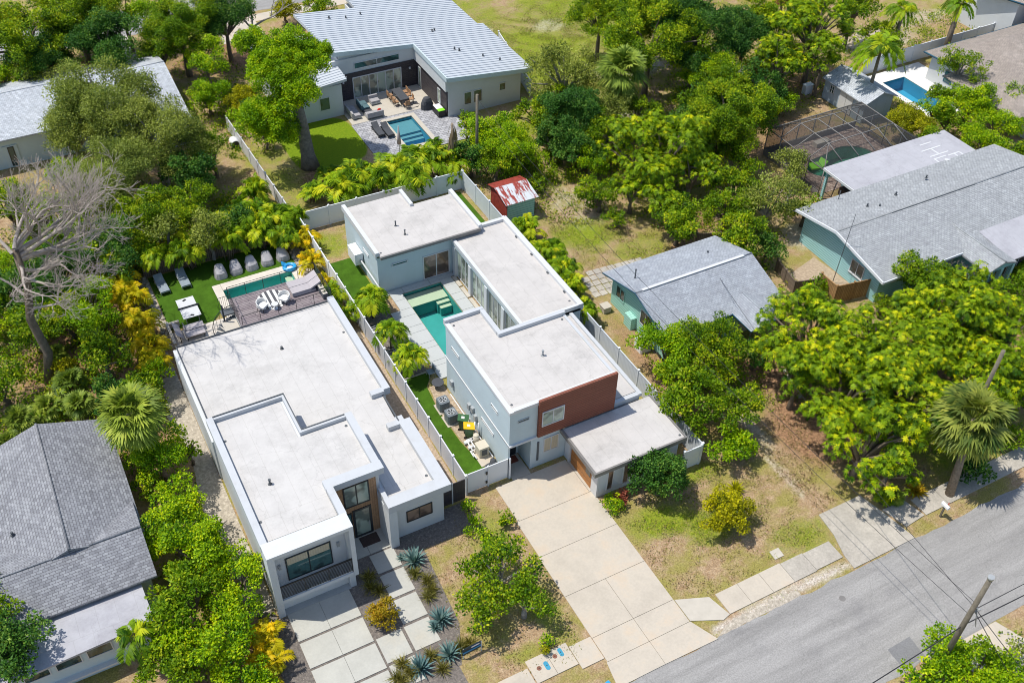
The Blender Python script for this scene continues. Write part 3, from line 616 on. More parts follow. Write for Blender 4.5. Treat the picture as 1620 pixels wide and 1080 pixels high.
# roof deck
q = MB(); q.box(9.35,15.72,53.5,56.85,3.16,3.4); q.build('roof_deck', 'deck_wood', A)
q = MB()
def rail(pts, z0, z1, mb, posts=True, r=.02):
    for i in range(len(pts)-1):
        a, b_ = pts[i], pts[i+1]; L = math.hypot(b_[0]-a[0], b_[1]-a[1]); n = max(1, round(L/1.35))
        mb.tube([(a[0],a[1],z1),(b_[0],b_[1],z1)], r, 5)
        for k in range(n+1): x = a[0]+(b_[0]-a[0])*k/n; y = a[1]+(b_[1]-a[1])*k/n; mb.tube([(x,y,z0),(x,y,z1)], r, 5)
rail([(9.4,56.85),(15.7,56.85),(15.7,53.5),(9.4,53.5)], 3.4, 4.4, q); q.tube([(9.4,56.85,4.4),(9.4,56.0,4.4)], .02, 5)
q.build('deck_railing', 'metal_black', A)
q = MB(); q.box(15.7,15.715,53.6,56.8,3.5,4.34); q.build('glass_panel', 'rail_glass', A)
q = MB(); q.box(4.9,9.0,53.46,53.5,3.1,3.5); q.build('rear_fascia', 'stucco_white', A)
# spiral stair
ST = thing('spiral_staircase', 'black iron spiral staircase rising to the roof deck', 'staircase', (8.75,55.9,0))
q = MB(); cx, cy = 8.55, 55.15
q.cyl(cx, cy, 0, 4.4, .06, n=10); q.build('centre_pole', 'metal_black', ST)
q = MB(); n = 15
for i in range(n):
    a = math.radians(-60-i*20); z = .2*(i+1); p0 = (cx+.07*math.cos(a), cy+.07*math.sin(a)); da = math.radians(11)
    q.slab([(p0[0],p0[1],z),(cx+.85*math.cos(a-da),cy+.85*math.sin(a-da),z),(cx+.85*math.cos(a+da),cy+.85*math.sin(a+da),z)], .05)
q.build('treads', 'metal_dark', ST)
q = MB(); H = [(cx+.88*math.cos(math.radians(-60-i*20)), cy+.88*math.sin(math.radians(-60-i*20)), .2*(i+1)) for i in range(n)]
q.tube([(x,y,z+.95) for x,y,z in H], .025, 6)
for x, y, z in H: q.tube([(x,y,z-.03),(x,y,z+.95)], .014, 4)
for k in range(8): q.tube([(8.5+k*.12,56.0,3.4),(8.5+k*.12,56.0,4.4)], .013, 4); q.tube([(9.35,54.1+k*.24,3.4),(9.35,54.1+k*.24,4.4)], .013, 4)
q.tube([(8.5,56.0,4.4),(9.35,56.0,4.4)], .02, 5); q.tube([(9.35,56.0,4.4),(9.35,54.0,4.4)], .02, 5)
q.build('balustrade', 'metal_black', ST)
MB().box(8.5,9.34,55.35,56.0,3.25,3.36).build('landing', 'metal_dark', ST)
MB().box(8.3,9.3,53.55,55.1,2.9,3.0).build('landing_slab', 'stone_cream', ST)

# ---- B: white house with red wood front
B = thing('white_house', 'white and pale blue flat roofed house with red wood upper front and carport wing', 'house', (25,48,0))
q = MB()
q.box(20.6,27.8,38.0,42.7,0,5.75); q.box(20.6,23.1,42.7,45.4,0,5.75); q.box(22.1,27.8,36.45,38.0,0,2.9); q.box(20.55,27.85,36.42,38.0,2.9,5.75)
q.box(20.5,20.62,36.42,38.0,0,2.9); q.box(24.5,24.62,33.3,36.45,2.2,2.6)
q.build('wall', 'stucco_pale', B)
q = MB(); q.box(20.5,20.56,36.4,45.45,2.86,2.98); q.box(20.5,22.4,36.3,36.42,2.84,2.98); q.build('ledge', 'frame_white', B)
q = MB(); q.box(22.45,27.95,36.22,36.41,2.95,6.08); q.build('wood_front', 'wood_red', B)
window(B,'-y',36.22,22.65,24.2,3.85,5.1,2,'frame_white','glass_pale'); window(B,'-y',36.42,21.1,21.85,4.75,4.95,1,'metal_grey','glass_dark',fw=.04)
window(B,'-y',36.45,23.0,24.1,1.1,2.4,2,'frame_white','blind_cream'); MB().box(22.55,22.68,36.4,36.46,.6,2.3).build('wall_lamp', 'metal_dark', B)
MB().box(21.15,21.9,37.93,38.0,0,2.3).build('front_door', 'frame_dark', B)
window(B,'-x',20.6,37.9,38.9,4.2,4.45,1,'frame_white','glass_dark',fw=.05); window(B,'-x',20.6,43.4,44.5,4.3,4.55,1,'frame_white','glass_dark',fw=.05); window(B,'-x',20.6,38.5,40.2,1.75,2.0,1,'frame_white','glass_dark',fw=.06)
q = MB(); q.box(20.75,27.75,36.6,42.65,5.75,5.84); q.box(20.75,23.0,42.65,45.3,5.75,5.84); q.build('upper_roof', 'roof_white_b', B)
q = MB(); q.box(20.48,20.78,36.35,45.3,5.7,5.9); q.box(20.78,22.45,36.35,36.62,5.7,5.96); q.box(22.45,27.9,36.41,36.62,5.7,5.98); q.build('parapet', 'frame_white', B)
q = MB(); q.box(20.5,23.3,45.27,45.55,5.7,6.12); q.box(23.0,23.3,42.85,45.27,5.7,6.1); q.box(23.0,27.9,42.6,42.88,5.7,6.12); q.box(27.72,27.9,36.62,42.6,5.7,5.9); q.build('parapet', 'parapet_white', B)
for x_, y_, z_ in ((20.95,37.0,5.84),(20.95,44.9,5.84),(27.5,42.3,5.84),(30.6,46.3,3.2),(20.7,56.7,3.62),(30.5,32.6,2.76)): MB().cyl(x_, y_, z_, z_+.02, .08, n=10).build('roof_drain', 'metal_dark', B)
vents(B, [(24.7,39.9)], 5.84, h=.4, m='metal_grey')
q = MB()
for k in range(2): q.tube([(24.0,42.95,5.5+.3*k),(26.8,42.95,5.5+.3*k)], .025, 5)
for k in range(5): q.tube([(24.0+.7*k,42.95,5.2),(24.0+.7*k,42.95,5.82)], .02, 5)
q.build('roof_rail', 'metal_black', B)
# side strip roof + garage wing
q = MB(); q.box(27.8,30.1,36.55,45.2,0,2.85); q.box(24.75,30.5,32.55,36.45,0,2.5); q.build('wing_wall', 'stucco_white', B)
q = MB(); q.box(27.8,30.1,36.9,45.2,2.85,2.95); q.build('side_roof', 'roof_white_b', B)
q = MB(); q.box(30.0,30.25,36.5,45.3,2.8,3.06); q.box(27.9,30.0,36.5,36.8,2.6,3.02); q.build('side_parapet', 'parapet_white', B)
q = MB(); q.box(28.9,29.0,38,45.2,2.95,2.99); q.build('roof_gutter', 'metal_dark', B)
q = MB(); q.box(24.25,30.7,32.3,36.3,2.66,2.76); q.build('garage_roof', 'roof_white_b', B)
q = MB(); q.box(24.1,24.25,32.2,36.38,2.5,2.82); q.box(24.25,30.8,32.2,32.32,2.5,2.82); q.box(30.68,30.8,32.32,36.38,2.5,2.82); q.build('garage_fascia', 'bronze', B)
q = MB(); q.box(24.66,24.75,33.25,35.7,.06,2.3); gd = q.build('garage_door', 'wood_garage', B); q = MB(); q.box(24.635,24.66,33.45,33.95,1.0,1.5); q.build('glazed_panel', 'glass_dark', gd)
MB().box(24.6,24.76,32.55,33.2,0,2.5).build('garage_pier', 'frame_white', B); MB().box(24.6,24.76,35.8,36.4,0,2.5).build('garage_pier', 'frame_white', B)
for k in range(4): window(B,'-y',32.55,25.3+1.15*k,25.75+1.15*k,.35,2.2,1,'frame_white','glass_brown',fw=.05)
# corridor
q = MB(); q.box(26.45,31.0,45.4,56.4,0,3.1); q.box(26.3,26.45,45.55,56.9,2.75,3.1); q.build('corridor_wall', 'stucco_pale', B)
q = MB(); q.box(26.5,30.8,45.6,56.7,3.1,3.2); q.build('corridor_roof', 'roof_white_b', B)
q = MB(); q.box(26.25,26.5,45.5,56.5,3.0,3.3); q.box(30.8,31.2,45.4,57.0,2.9,3.45); q.box(26.5,30.8,45.4,45.6,2.9,3.42); q.box(28.8,30.8,56.7,57.0,2.9,3.44); q.build('corridor_parapet', 'frame_white', B)
q = MB()
for y in (47.2,49.6,52.0,54.4): q.box(30.7,30.8,y,y+.2,3.2,3.3)
q.build('scupper', 'metal_dark', B)
for i in range(4):
    y0 = 45.75+i*2.62; window(B,'-x',26.45,y0,y0+2.2,.1,2.72,3,'frame_white','glass_pale',name='sliding_door',fw=.08)
    q = MB(); q.box(26.25,26.45,y0+2.2,y0+2.62,0,2.75); q.build('pier', 'frame_white', B)
# rear block
q = MB(); q.box(20.3,28.6,56.5,61.0,0,3.5); q.box(20.3,25.0,61.0,63.1,0,3.5); q.build('rear_wall', 'stucco_pale', B)
q = MB(); q.box(20.5,28.5,56.25,61.3,3.5,3.62); q.box(20.5,25.0,61.3,63.1,3.5,3.61); q.build('rear_roof', 'roof_white_b', B)
for a_ in ((20.2,20.5,56.5,63.3,3.4,3.85),(25.0,25.25,61.1,63.3,3.4,3.85),(28.5,28.8,56.3,61.6,3.4,3.85)): MB().box(*a_).build('rear_parapet', 'frame_white', B)
q = MB(); q.box(20.45,28.6,56.1,56.25,3.42,3.66); q.build('fascia', 'bronze', B)
vents(B, [(23.0,59.3),(23.2,58.0)], 3.62, h=.4, r=.05)
window(B,'-y',56.5,23.9,26.1,.1,2.3,2,'frame_white','glass_brown',name='sliding_door',fw=.08); window(B,'-y',56.5,21.4,22.7,2.25,2.5,1,'frame_white','glass_dark',fw=.06); window(B,'-x',20.3,58.2,59.3,2.3,2.55,1,'frame_white','frame_white',fw=.06)
q = MB(); q.box(19.6,20.25,59.4,60.9,.9,1.9); q.build('pool_heater_cabinet', 'plastic_white', B)
q = MB(); q.tube([(20.05,59.4,1.3),(20.05,54.9,1.25)], .07, 6); q.tube([(20.15,59.4,1.1),(20.15,54.9,1.05)], .06, 6); q.build('pipe', 'frame_white', B)

# ---- C: house with ribbed metal roof
Cc = thing('metal_roof_house', 'pale grey house with a large ribbed metal roof around a dark clad patio', 'house', (34,86,0))
zc = lambda x: 5.2-.105*(x-27.9)
q = MB(); q.prism([(28.2,84.6),(36.0,84.6),(36.0,94.2),(28.2,92.5)], 0, 4.25); q.box(36.0,43.6,77.4,87.0,0,3.45); q.box(33.6,43.5,87.0,97,0,3.45); q.box(22.0,27.45,82.1,92.0,0,3.15)
q.build('wall', 'stucco_white', Cc)
q = MB(); q.face([(28.2,84.58,4.2),(36.02,84.58,4.2),(36.02,84.58,4.28),(28.2,84.58,5.0)]); q.face([(36.0,84.6,4.0),(36.0,77.35,4.0),(36.0,77.35,4.28),(36.0,84.6,4.28)]); q.box(27.45,35.9,84.4,84.62,2.75,4.24)
q.face([(36.0,77.39,3.4),(43.6,77.39,3.4),(43.6,77.39,3.5),(36.0,77.39,4.3)]); q.build('gable_wall', 'stucco_white', Cc)
q = MB(); q.box(27.46,36.0,84.3,84.42,.08,2.75); q.box(35.88,36.02,77.5,84.3,.0,2.75); q.build('dark_cladding', 'cladding_dark', Cc)
q = MB(); q.box(35.7,36.05,77.3,84.4,2.75,4.0); q.build('soffit_band', 'stucco_white', Cc)
T_ = [(27.6,84.3),(35.7,84.3),(35.7,76.9),(44.5,76.9),(44.5,87.1),(43.9,87.1),(43.9,98.5),(33.4,98.5),(33.4,94.0),(27.0,93.2)]
q = MB()
for P_ in ([(27.6,84.3),(44.5,84.3),(44.5,87.1),(27.4,87.1)],[(35.7,76.9),(44.5,76.9),(44.5,84.3),(35.7,84.3)],[(27.4,87.1),(43.9,87.1),(43.9,93.6),(27.0,93.2)],[(33.4,93.35),(43.9,93.6),(43.9,98.5),(33.4,98.5)]):
    q.slab([(x,y,zc(x)) for x, y in P_], .3)
y = 77.1
while y < 98.4:
    xa = 35.7 if y < 84.3 else (27.55-.06*(y-84.3) if y < 93.2 else 33.4); xb = 44.5 if y < 87.1 else 43.9
    q.slab([(xa,y,zc(xa)+.055),(xb,y,zc(xb)+.055),(xb,y+.05,zc(xb)+.055),(xa,y+.05,zc(xa)+.055)], .07); y += .44
q.build('roof', 'metal_roof', Cc)
q = MB(); q.slab([(35.6,84.25,zc(35.6)+.02),(35.72,84.25,zc(35.7)+.02),(35.72,76.85,zc(35.7)+.02),(35.6,76.85,zc(35.6)+.02)], .45); q.slab([(35.7,76.8,zc(35.7)),(44.6,76.8,zc(44.6)),(44.6,76.9,zc(44.6)),(35.7,76.9,zc(35.7))], .42); q.slab([(27.5,84.2,zc(27.5)),(35.6,84.2,zc(35.6)),(35.6,84.3,zc(35.6)),(27.5,84.3,zc(27.5))], .42); q.build('roof_trim', 'stucco_pale', Cc)
q = MB(); q.slab([(21.5,81.8,3.15),(27.9,81.8,3.75),(28.1,85.6,3.75),(21.5,85.6,3.15)], .25); y = 82.0
while y < 85.5: q.slab([(21.5,y,3.2),(28.0,y,3.8),(28.0,y+.05,3.8),(21.5,y+.05,3.2)], .06); y += .44
q.build('lower_roof', 'metal_roof', Cc); q = MB(); q.box(22.0,27.7,85.6,92.5,3.15,3.4); q.build('link_roof', 'metal_roof', Cc)
window(Cc,'-y',84.4,29.6,34.2,3.05,3.7,2,'frame_white','glass_teal',name='clerestory_window')
window(Cc,'-y',84.3,29.3,34.3,.1,2.3,6,'frame_white','glass_pale',name='folding_doors',fw=.08)
window(Cc,'-y',82.1,25.2,26.2,.9,2.2,1,'frame_white','glass_dark'); window(Cc,'-y',77.4,37.6,38.4,.9,2.2,1,'frame_white','glass_dark'); window(Cc,'-y',77.4,38.6,39.5,.9,2.2,1,'frame_white','glass_dark'); window(Cc,'-y',77.4,41.3,42.0,1.5,2.3,1,'frame_white','glass_dark')
window(Cc,'-x',35.88,83.2,83.8,.1,2.3,1,'frame_white','glass_pale'); window(Cc,'-x',35.88,78.8,79.4,.7,2.2,1,'frame_white','glass_pale')
for x in (28.3,35.1): MB().box(x,x+.15,84.2,84.3,1.9,2.1).build('wall_lamp', 'frame_white', Cc)
for x, y in ((30,91.5),(31.6,91.2),(33.3,91.7),(38.6,86.4),(38.9,86.5),(39.0,82.2),(39.3,81.8),(41.0,80.2),(42.2,79.0)): vents(Cc, [(x,y)], zc(x)-.02, h=.22, r=.07)
# ---- gable roof houses
def gable_x(root, x0, x1, y0, y1, yr, ze0, zr, ze1, m, walls=None, th=.14, name='roof', x0r=None, x1r=None, cap=None):
    """ridge runs along x at yr; eaves y0 (front, height ze0) and y1 (back, ze1)"""
    xa = x0 if x0r is None else x0r; xb = x1 if x1r is None else x1r
    q = MB(); q.slab([(x0,y0,ze0),(x1,y0,ze0),(xb,yr,zr),(xa,yr,zr)], th); q.slab([(xa,yr,zr),(xb,yr,zr),(x1,y1,ze1),(x0,y1,ze1)], th)
    o = q.build(name, m, root)
    q = MB(); q.tube([(xa,yr,zr+.0),(xb,yr,zr+.0)], .07, 6); q.build('ridge_cap', cap or m, o)
    return o
def gable_y(root, x0, x1, y0, y1, xr, ze0, zr, ze1, m, th=.14, name='roof'):
    q = MB(); q.slab([(x0,y0,ze0),(xr,y0,zr),(xr,y1,zr),(x0,y1,ze0)], th); q.slab([(xr,y0,zr),(x1,y0,ze1),(x1,y1,ze1),(xr,y1,zr)], th)
    o = q.build(name, m, root); q = MB(); q.tube([(xr,y0,zr+.02),(xr,y1,zr+.02)], .07, 6); q.build('ridge_cap', m, o); return o
def gwall_x(q, x0, x1, y0, y1, yr, ze0, zr, ze1):
    """body with gable ends on x0 and x1"""
    q.box(x0,x1,y0,y1,0,min(ze0,ze1)-.15); z = min(ze0,ze1)-.15
    P = [(y0,z),(y1,z),(y1,ze1-.15),(yr,zr-.16),(y0,ze0-.15)]
    q.face([(x0,a,b_) for a, b_ in P][::-1]); q.face([(x1,a,b_) for a, b_ in P])
    q.face([(x0,y0,z),(x1,y0,z),(x1,y0,ze0-.15),(x0,y0,ze0-.15)])
# cottage
D = thing('cottage', 'small mint green cottage with pale grey shingle gable roof and a white ridge strip', 'cottage', (39.8,44.5,0))
q = MB(); gwall_x(q, 35.4,44.3,40.9,48.0,44.3,2.85,3.85,2.75); q.build('wall', 'paint_mint', D)
gable_x(D, 34.75,44.95,40.4,48.5,44.3,2.72,3.9,2.7,'shingle_cottage')
q = MB(); q.slab([(35.3,44.2,3.97),(44.2,44.2,3.97),(44.2,44.42,3.97),(35.3,44.42,3.97)], .05); q.build('ridge_strip', 'frame_white', D)
gable_y(D, 40.5,43.7,38.3,41.6,42.2,2.75,3.15,2.75,'shingle_cottage',name='porch_roof')
q = MB(); q.tube([(40.5,41.5,2.7),(40.5,38.3,2.7),(42.2,38.27,3.1),(43.7,38.3,2.7),(43.7,41.5,2.7)], .06, 4); q.tube([(34.75,48.5,2.66),(34.73,44.3,3.84),(34.75,40.4,2.68),(40.5,40.38,2.68)], .05, 4); q.tube([(43.7,40.38,2.68),(44.97,40.4,2.68)], .05, 4); q.build('trim', 'paint_trim_blue', D)
for x in (40.8,43.4): MB().box(x-.06,x+.06,38.5,38.62,0,2.65).build('porch_post', 'pole_wood', D)
window(D,'-x',35.4,42.9,44.2,1.0,2.3,2,'frame_white','glass_dark'); window(D,'-x',35.4,41.3,42.2,1.0,2.2,1,'frame_white','glass_dark'); window(D,'-x',35.4,46.3,47.4,1.1,2.2,2,'paint_mint','glass_teal')
window(D,'-y',40.9,36.6,38.0,1.0,2.2,2,'frame_white','glass_dark'); MB().box(41.8,42.7,40.82,40.9,0,2.1).build('front_door', 'stone_cream', D)
vents(D, [(36.0,46.2)], 3.25, h=.9, r=.05); vents(D, [(42.6,46.4)], 3.2, h=.2)
MB().box(34.95,35.4,44.6,45.5,0,1.05).build('meter_cabinet', 'paint_mint', D)
# teal house
E_ = thing('teal_house', 'long teal clapboard house with grey shingle roof and a front porch gable', 'house', (62,43,0))
q = MB(); gwall_x(q, 53.2,73.5,39.0,47.6,43.6,2.85,3.85,3.1); q.build('wall', 'siding_teal', E_)
gable_x(E_, 52.5,74.5,38.2,48.1,43.6,2.85,3.85,3.05,'shingle_teal_house')
q = MB(); q.slab([(52.42,38.15,2.86),(52.52,38.15,2.86),(52.52,43.6,3.87),(52.42,43.6,3.87)], .22); q.slab([(52.42,43.6,3.87),(52.52,43.6,3.87),(52.52,48.1,3.07),(52.42,48.1,3.07)], .22); q.box(52.5,60.5,38.1,38.18,2.66,2.86); q.build('fascia_board', 'vinyl', E_)
q = MB(); q.slab([(58.0,43.52,3.90),(67.0,43.52,3.90),(67.0,43.62,3.90),(58.0,43.62,3.90)], .05); q.build('ridge_vent', 'metal_dark', E_)
gable_y(E_, 60.4,63.4,35.5,41.2,62.0,2.75,3.3,2.85,'shingle_teal_house',name='porch_roof')
q = MB(); q.box(60.45,60.55,35.5,38.2,2.55,2.68); q.face([(60.5,35.6,2.6),(63.3,35.6,2.6),(62.0,35.6,3.15)]); q.build('porch_beam', 'paint_teal', E_)
for x in (60.6,62.0,63.2): MB().box(x,x+.28,35.6,35.9,0,2.6).build('porch_post', 'siding_teal', E_)
q = MB(); q.box(60.9,63.4,36.8,39.0,0,2.5); q.build('porch_wall', 'paint_teal', E_); window(E_,'-y',36.8,61.2,61.8,.4,2.1,1,'frame_white','glass_dark'); window(E_,'-y',36.8,62.4,63.1,.4,2.1,1,'frame_white','glass_dark')
q = MB(); q.slab([(63.4,35.9,2.7),(73,35.9,2.7),(73,40.6,3.2),(63.4,40.6,3.2)], .1); q.build('screen_porch_roof', 'roof_grey', E_)
q = MB()
for i in range(9): q.tube([(63.6+i*1.1,36.2,0),(63.6+i*1.1,36.2,2.65)], .03, 5)
q.tube([(63.5,36.2,1.0),(72.5,36.2,1.0)], .03, 5); q.build('screen_porch_frame', 'frame_white', E_)
q = MB(); q.box(63.5,72.5,36.19,36.21,.05,2.6); q.build('screen_panel', 'screen_mesh', E_)
window(E_,'-x',53.2,40.6,42.0,1.0,2.2,2,'frame_white','glass_dark',sill=True); window(E_,'-y',39.0,54.5,56.2,1.5,2.15,2,'frame_white','glass_dark')
q = MB(); q.box(58.6,72.3,46.9,51.8,2.85,3.03); ar = q.build('annex_roof', 'roof_grey', E_); q = MB(); q.box(58.5,58.6,47.6,51.8,2.8,3.0); q.build('annex_fascia', 'frame_white', E_)
q = MB(); q.box(61.0,72.0,47.6,51.6,0,2.85); q.build('annex_wall', 'paint_teal', E_)
for y in (48.0,51.4): MB().box(58.75,58.95,y,y+.2,0,2.85).build('annex_post', 'siding_teal', E_)
window(E_,'-x',61.0,48.2,49.6,.8,2.2,1,'frame_white','glass_dark')
q = MB(); zt, w = 3.045, .07
for a in ((68.4,69.7,50.8-w,50.8+w),(67.8,70.0,50.0-w,50.0+w),(67.9,70.0,49.05-w,49.05+w),(68.85,68.99,49.12,49.93),(67.9,69.3,48.62-w,48.62+w),(67.9,68.04,47.9,48.55),(68.04,68.5,47.88,47.98),(69.5,70.8,48.55-w,48.55+w),(70.1,70.24,48.0,48.48),(70.7,70.84,46.95,48.48),(70.84,71.2,47.3,47.42)): q.box(*a, 3.03, zt)
q.build('painted_letters', 'frame_white', E_); MB().prism([(68.8,48.3),(70.0,47.2),(69.6,47.05),(68.6,48.0)], 3.03, 3.08).build('loose_panel', 'frame_white', E_)
vents(E_, [(57.3,45.4),(58.1,44.9),(60.5,45.6),(64.5,46.3)], 3.55, h=.2); vents(E_, [(56.4,47.6)], 3.1, h=.8, r=.03)
# grey house left
F_ = thing('grey_house', 'grey shingled house at the left edge with a flat roofed porch', 'house', (-5,43,0))
q = MB(); q.box(-14,-1.0,37.2,42.0,0,2.9); q.box(-7.8,-1.0,42,49.3,0,2.9); q.face([(-7.8,49.3,2.9),(-1.0,49.3,2.9),(-4.3,49.3,4.2)]); q.face([(-1.0,37.2,2.9),(-1.0,42.0,2.9),(-1.0,39.6,3.9)]); q.build('wall', 'stucco_pale', F_)
gable_y(F_, -8.2,-.5,39.5,49.6,-4.3,3.0,4.35,3.0,'shingle_grey',name='rear_roof')
gable_x(F_, -15,-.6,36.8,42.3,39.6,3.0,4.0,3.1,'shingle_grey',name='front_roof')
q = MB(); q.prism([(-9.5,34.0),(-1.4,34.4),(-1.5,37.1),(-9.5,37.1)], 2.5, 2.64); q.build('porch_roof', 'roof_grey', F_)
q = MB(); q.box(-9.5,-1.9,34.5,37.1,0,2.5); q.build('porch_wall', 'stucco_pale', F_)
q = MB(); q.box(-9.5,-1.9,34.2,34.5,.55,.7); q.build('porch_sill', 'frame_white', F_)
for i in range(4): window(F_,'-y',34.5,-8.1+1.55*i,-6.8+1.55*i,1.5,2.3,1,'frame_white','glass_dark')
vents(F_, [(-6.9,42.6)], 3.5, h=.2)
# pale roofed house top left
G_ = thing('pale_roof_house', 'low house with pale blue grey shingle roof behind the big olive green tree', 'house', (2,90,0))
q = MB(); gwall_x(q, -14,9.0,86.2,95.2,91.5,3.0,4.1,3.0); q.box(9.0,13.2,83.4,95,0,2.9); q.box(-1.6,-.4,86.12,86.2,.1,2.1); q.build('wall', 'stucco_pale', G_)
gable_x(G_, -15,9.7,85.6,95.8,91.6,3.0,4.15,3.0,'shingle_pale',cap='frame_white'); gable_x(G_, 9.2,13.8,82.6,94.6,91.2,2.9,4.2,3.3,'shingle_pale',name='wing_roof',cap='frame_white')
window(G_,'-y',86.2,-5.5,-4.0,.9,2.2,2,'frame_white','glass_dark'); window(G_,'-y',86.12,-1.2,-.7,.2,2.0,1,'frame_dark','glass_dark',name='door')
# brown roofed house top right
H_ = thing('brown_roof_house', 'cream house with brown shingle roof and dark blue trim beyond the blue pool', 'house', (90,59,0))
q = MB(); q.box(82.6,104,50,63.3,0,2.7); q.build('wall', 'stucco_white', H_)
q = MB(); q.slab([(82.0,63.9,2.85),(82.4,59.6,2.85),(80.0,59.4,2.85),(80.0,50.5,2.85),(89,53.5,4.6),(88.5,60.2,4.6)], .12); q.slab([(82.0,63.9,2.85),(88.5,60.2,4.6),(104,61,4.6),(104,64.2,2.85)], .12); q.slab([(88.5,60.2,4.6),(89,53.5,4.6),(104,53.5,4.6),(104,61,4.6)], .12); q.slab([(80.0,50.5,2.85),(104,48,2.85),(104,53.5,4.6),(89,53.5,4.6)], .12); q.build('roof', 'shingle_brown', H_)
q = MB(); q.tube([(82.4,59.5,2.78),(82.0,63.95,2.78),(104,64.3,2.78)], .09, 4); q.tube([(82.4,59.55,2.78),(79.95,59.4,2.78)], .09, 4); q.build('gutter', 'paint_trim_blue', H_)
window(H_,'-x',82.6,60.2,61.2,.8,2.0,1,'paint_trim_blue','glass_teal')
I_ = thing('tall_brown_roof_house', 'tall pale house with brown shingle roof in the top right corner', 'house', (98,69,0))
q = MB(); q.box(95.6,112,64.9,72,0,5.0); q.build('wall', 'stucco_white', I_); q = MB(); q.slab([(94.6,70.2,4.6),(95.6,62.6,5.2),(112,62,5.2),(112,71,6.4),(100,72,6.0)], .18); q.build('roof', 'shingle_brown', I_); q = MB(); q.tube([(94.6,70.2,4.5),(95.6,62.6,5.1),(112,62,5.1)], .12, 4); q.build('gutter', 'paint_trim_blue', I_)
J_ = thing('blue_roof_house', 'house with a pale flat roof at the top edge behind the palms', 'house', (86,84,0))
q = MB(); q.box(80,92,83,92,0,2.8); q.build('wall', 'wood_red', J_); MB().box(79.5,92.5,82.3,92.5,2.8,3.0).build('roof', 'roof_white_b', J_)
# sheds
S_ = thing('grey_shed', 'blue grey garden shed with double doors and a pale shingle gable roof', 'shed', (72.3,62,0))
q = MB(); q.box(70.5,74.0,59.5,65,0,2.1); q.face([(70.5,59.5,2.1),(74.0,59.5,2.1),(72.25,59.5,2.9)]); q.build('wall', 'siding_greyblue', S_)
gable_y(S_, 70.2,74.3,59.2,65.2,72.25,2.15,3.0,2.15,'shingle_pale',th=.1)
window(S_,'-x',70.5,63.6,64.2,1.0,1.8,2,'frame_white','glass_dark',nh=1)
for y in (61.0,61.9): MB().box(70.43,70.5,y,y+.86,.1,1.9).build('door', 'frame_white', S_)
T2 = thing('red_tin_shed', 'small tin shed with rusty red roof and mint green side', 'shed', (34.3,61.5,0))
q = MB(); q.box(33.05,35.6,60.2,62.9,0,1.95); q.build('wall', 'paint_mint', T2); q = MB(); q.box(33.0,33.05,60.15,62.95,0,2.0); q.face([(33.0,60.15,2.0),(33.0,62.95,2.0),(33.0,62.0,2.4)]); q.build('rusty_wall', 'rust', T2)
q = MB(); q.slab([(32.8,59.9,2.0),(35.8,59.9,2.0),(35.8,62.0,2.45),(32.8,62.0,2.45)], .05); q.build('roof_front', 'rusty_tin', T2); q = MB(); q.slab([(32.8,62.0,2.45),(35.8,62.0,2.45),(35.8,63.2,2.1),(32.8,63.2,2.1)], .05); q.build('roof_back', 'rust', T2)
# pool cage
K_ = thing('pool_cage', 'screened pool enclosure with bronze frame behind the teal house', 'pool enclosure', (64,56,0))
q = MB(); R_ = .05
XF = [60.6,62.45,64.3,66.15,68.0]; prof = [(59.3,2.6),(57.4,3.7),(53.8,3.7),(51.9,3.05)]
for x in XF: q.tube([(x,a,b_) for a, b_ in prof], R_, 4)
for y, z in ((59.3,2.6),(57.4,3.7),(53.8,3.7)): q.tube([(58.8 if z < 3 else 60.6,y,z),(69.6 if z < 3 else 68.0,y,z)], R_, 4)
q.tube([(60.6,55.6,3.7),(68.0,55.6,3.7)], R_, 4)
for xx, xn in ((58.8,60.6),(69.6,68.0)):
    q.tube([(xx,59.3,2.6),(xx,51.9,2.6)], R_, 4)
    for a, b_ in ((57.4,57.4),(55.6,55.6),(53.8,53.8)): q.tube([(xx,a+.2,2.6),(xn,b_,3.7)], R_, 4)
    q.tube([(xx,51.9,2.6),(xn,53.8,3.7)], R_, 4)
    for y in (59.3,57.5,55.7,53.8,51.9): q.tube([(xx,y,0),(xx,y,2.6)], R_, 4)
    q.tube([(xx,59.3,.6),(xx,51.9,.6)], R_*.8, 4)
for x in XF: q.tube([(x,59.3,0),(x,59.3,2.6)], R_, 4)
q.tube([(58.8,59.3,.6),(69.6,59.3,.6)], R_*.8, 4); q.build('frame', 'bronze', K_)
q = MB(); 
q.face([(58.8,51.9,0),(58.8,59.3,0),(58.8,59.3,2.6),(58.8,51.9,2.6)]); q.face([(69.6,51.9,0),(69.6,59.3,0),(69.6,59.3,2.6),(69.6,51.9,2.6)]); q.face([(58.8,59.3,0),(69.6,59.3,0),(69.6,59.3,2.6),(58.8,59.3,2.6)])
q.face([(58.8,59.3,2.6),(69.6,59.3,2.6),(68,57.4,3.7),(60.6,57.4,3.7)]); q.face([(60.6,57.4,3.7),(68,57.4,3.7),(68,53.8,3.7),(60.6,53.8,3.7)]); q.face([(60.6,53.8,3.7),(68,53.8,3.7),(69.6,51.9,2.9),(58.8,51.9,2.9)])
q.face([(58.8,59.3,2.6),(60.6,57.4,3.7),(60.6,53.8,3.7),(58.8,51.9,2.6)]); q.face([(69.6,59.3,2.6),(68,57.4,3.7),(68,53.8,3.7),(69.6,51.9,2.6)]); q.build('screen_panel', 'screen_mesh', K_)
q = MB(); q.box(58.75,58.85,51.9,59.3,0,.5); q.box(58.8,69.6,59.25,59.35,0,.5); q.build('kick_plate', 'bronze', K_)
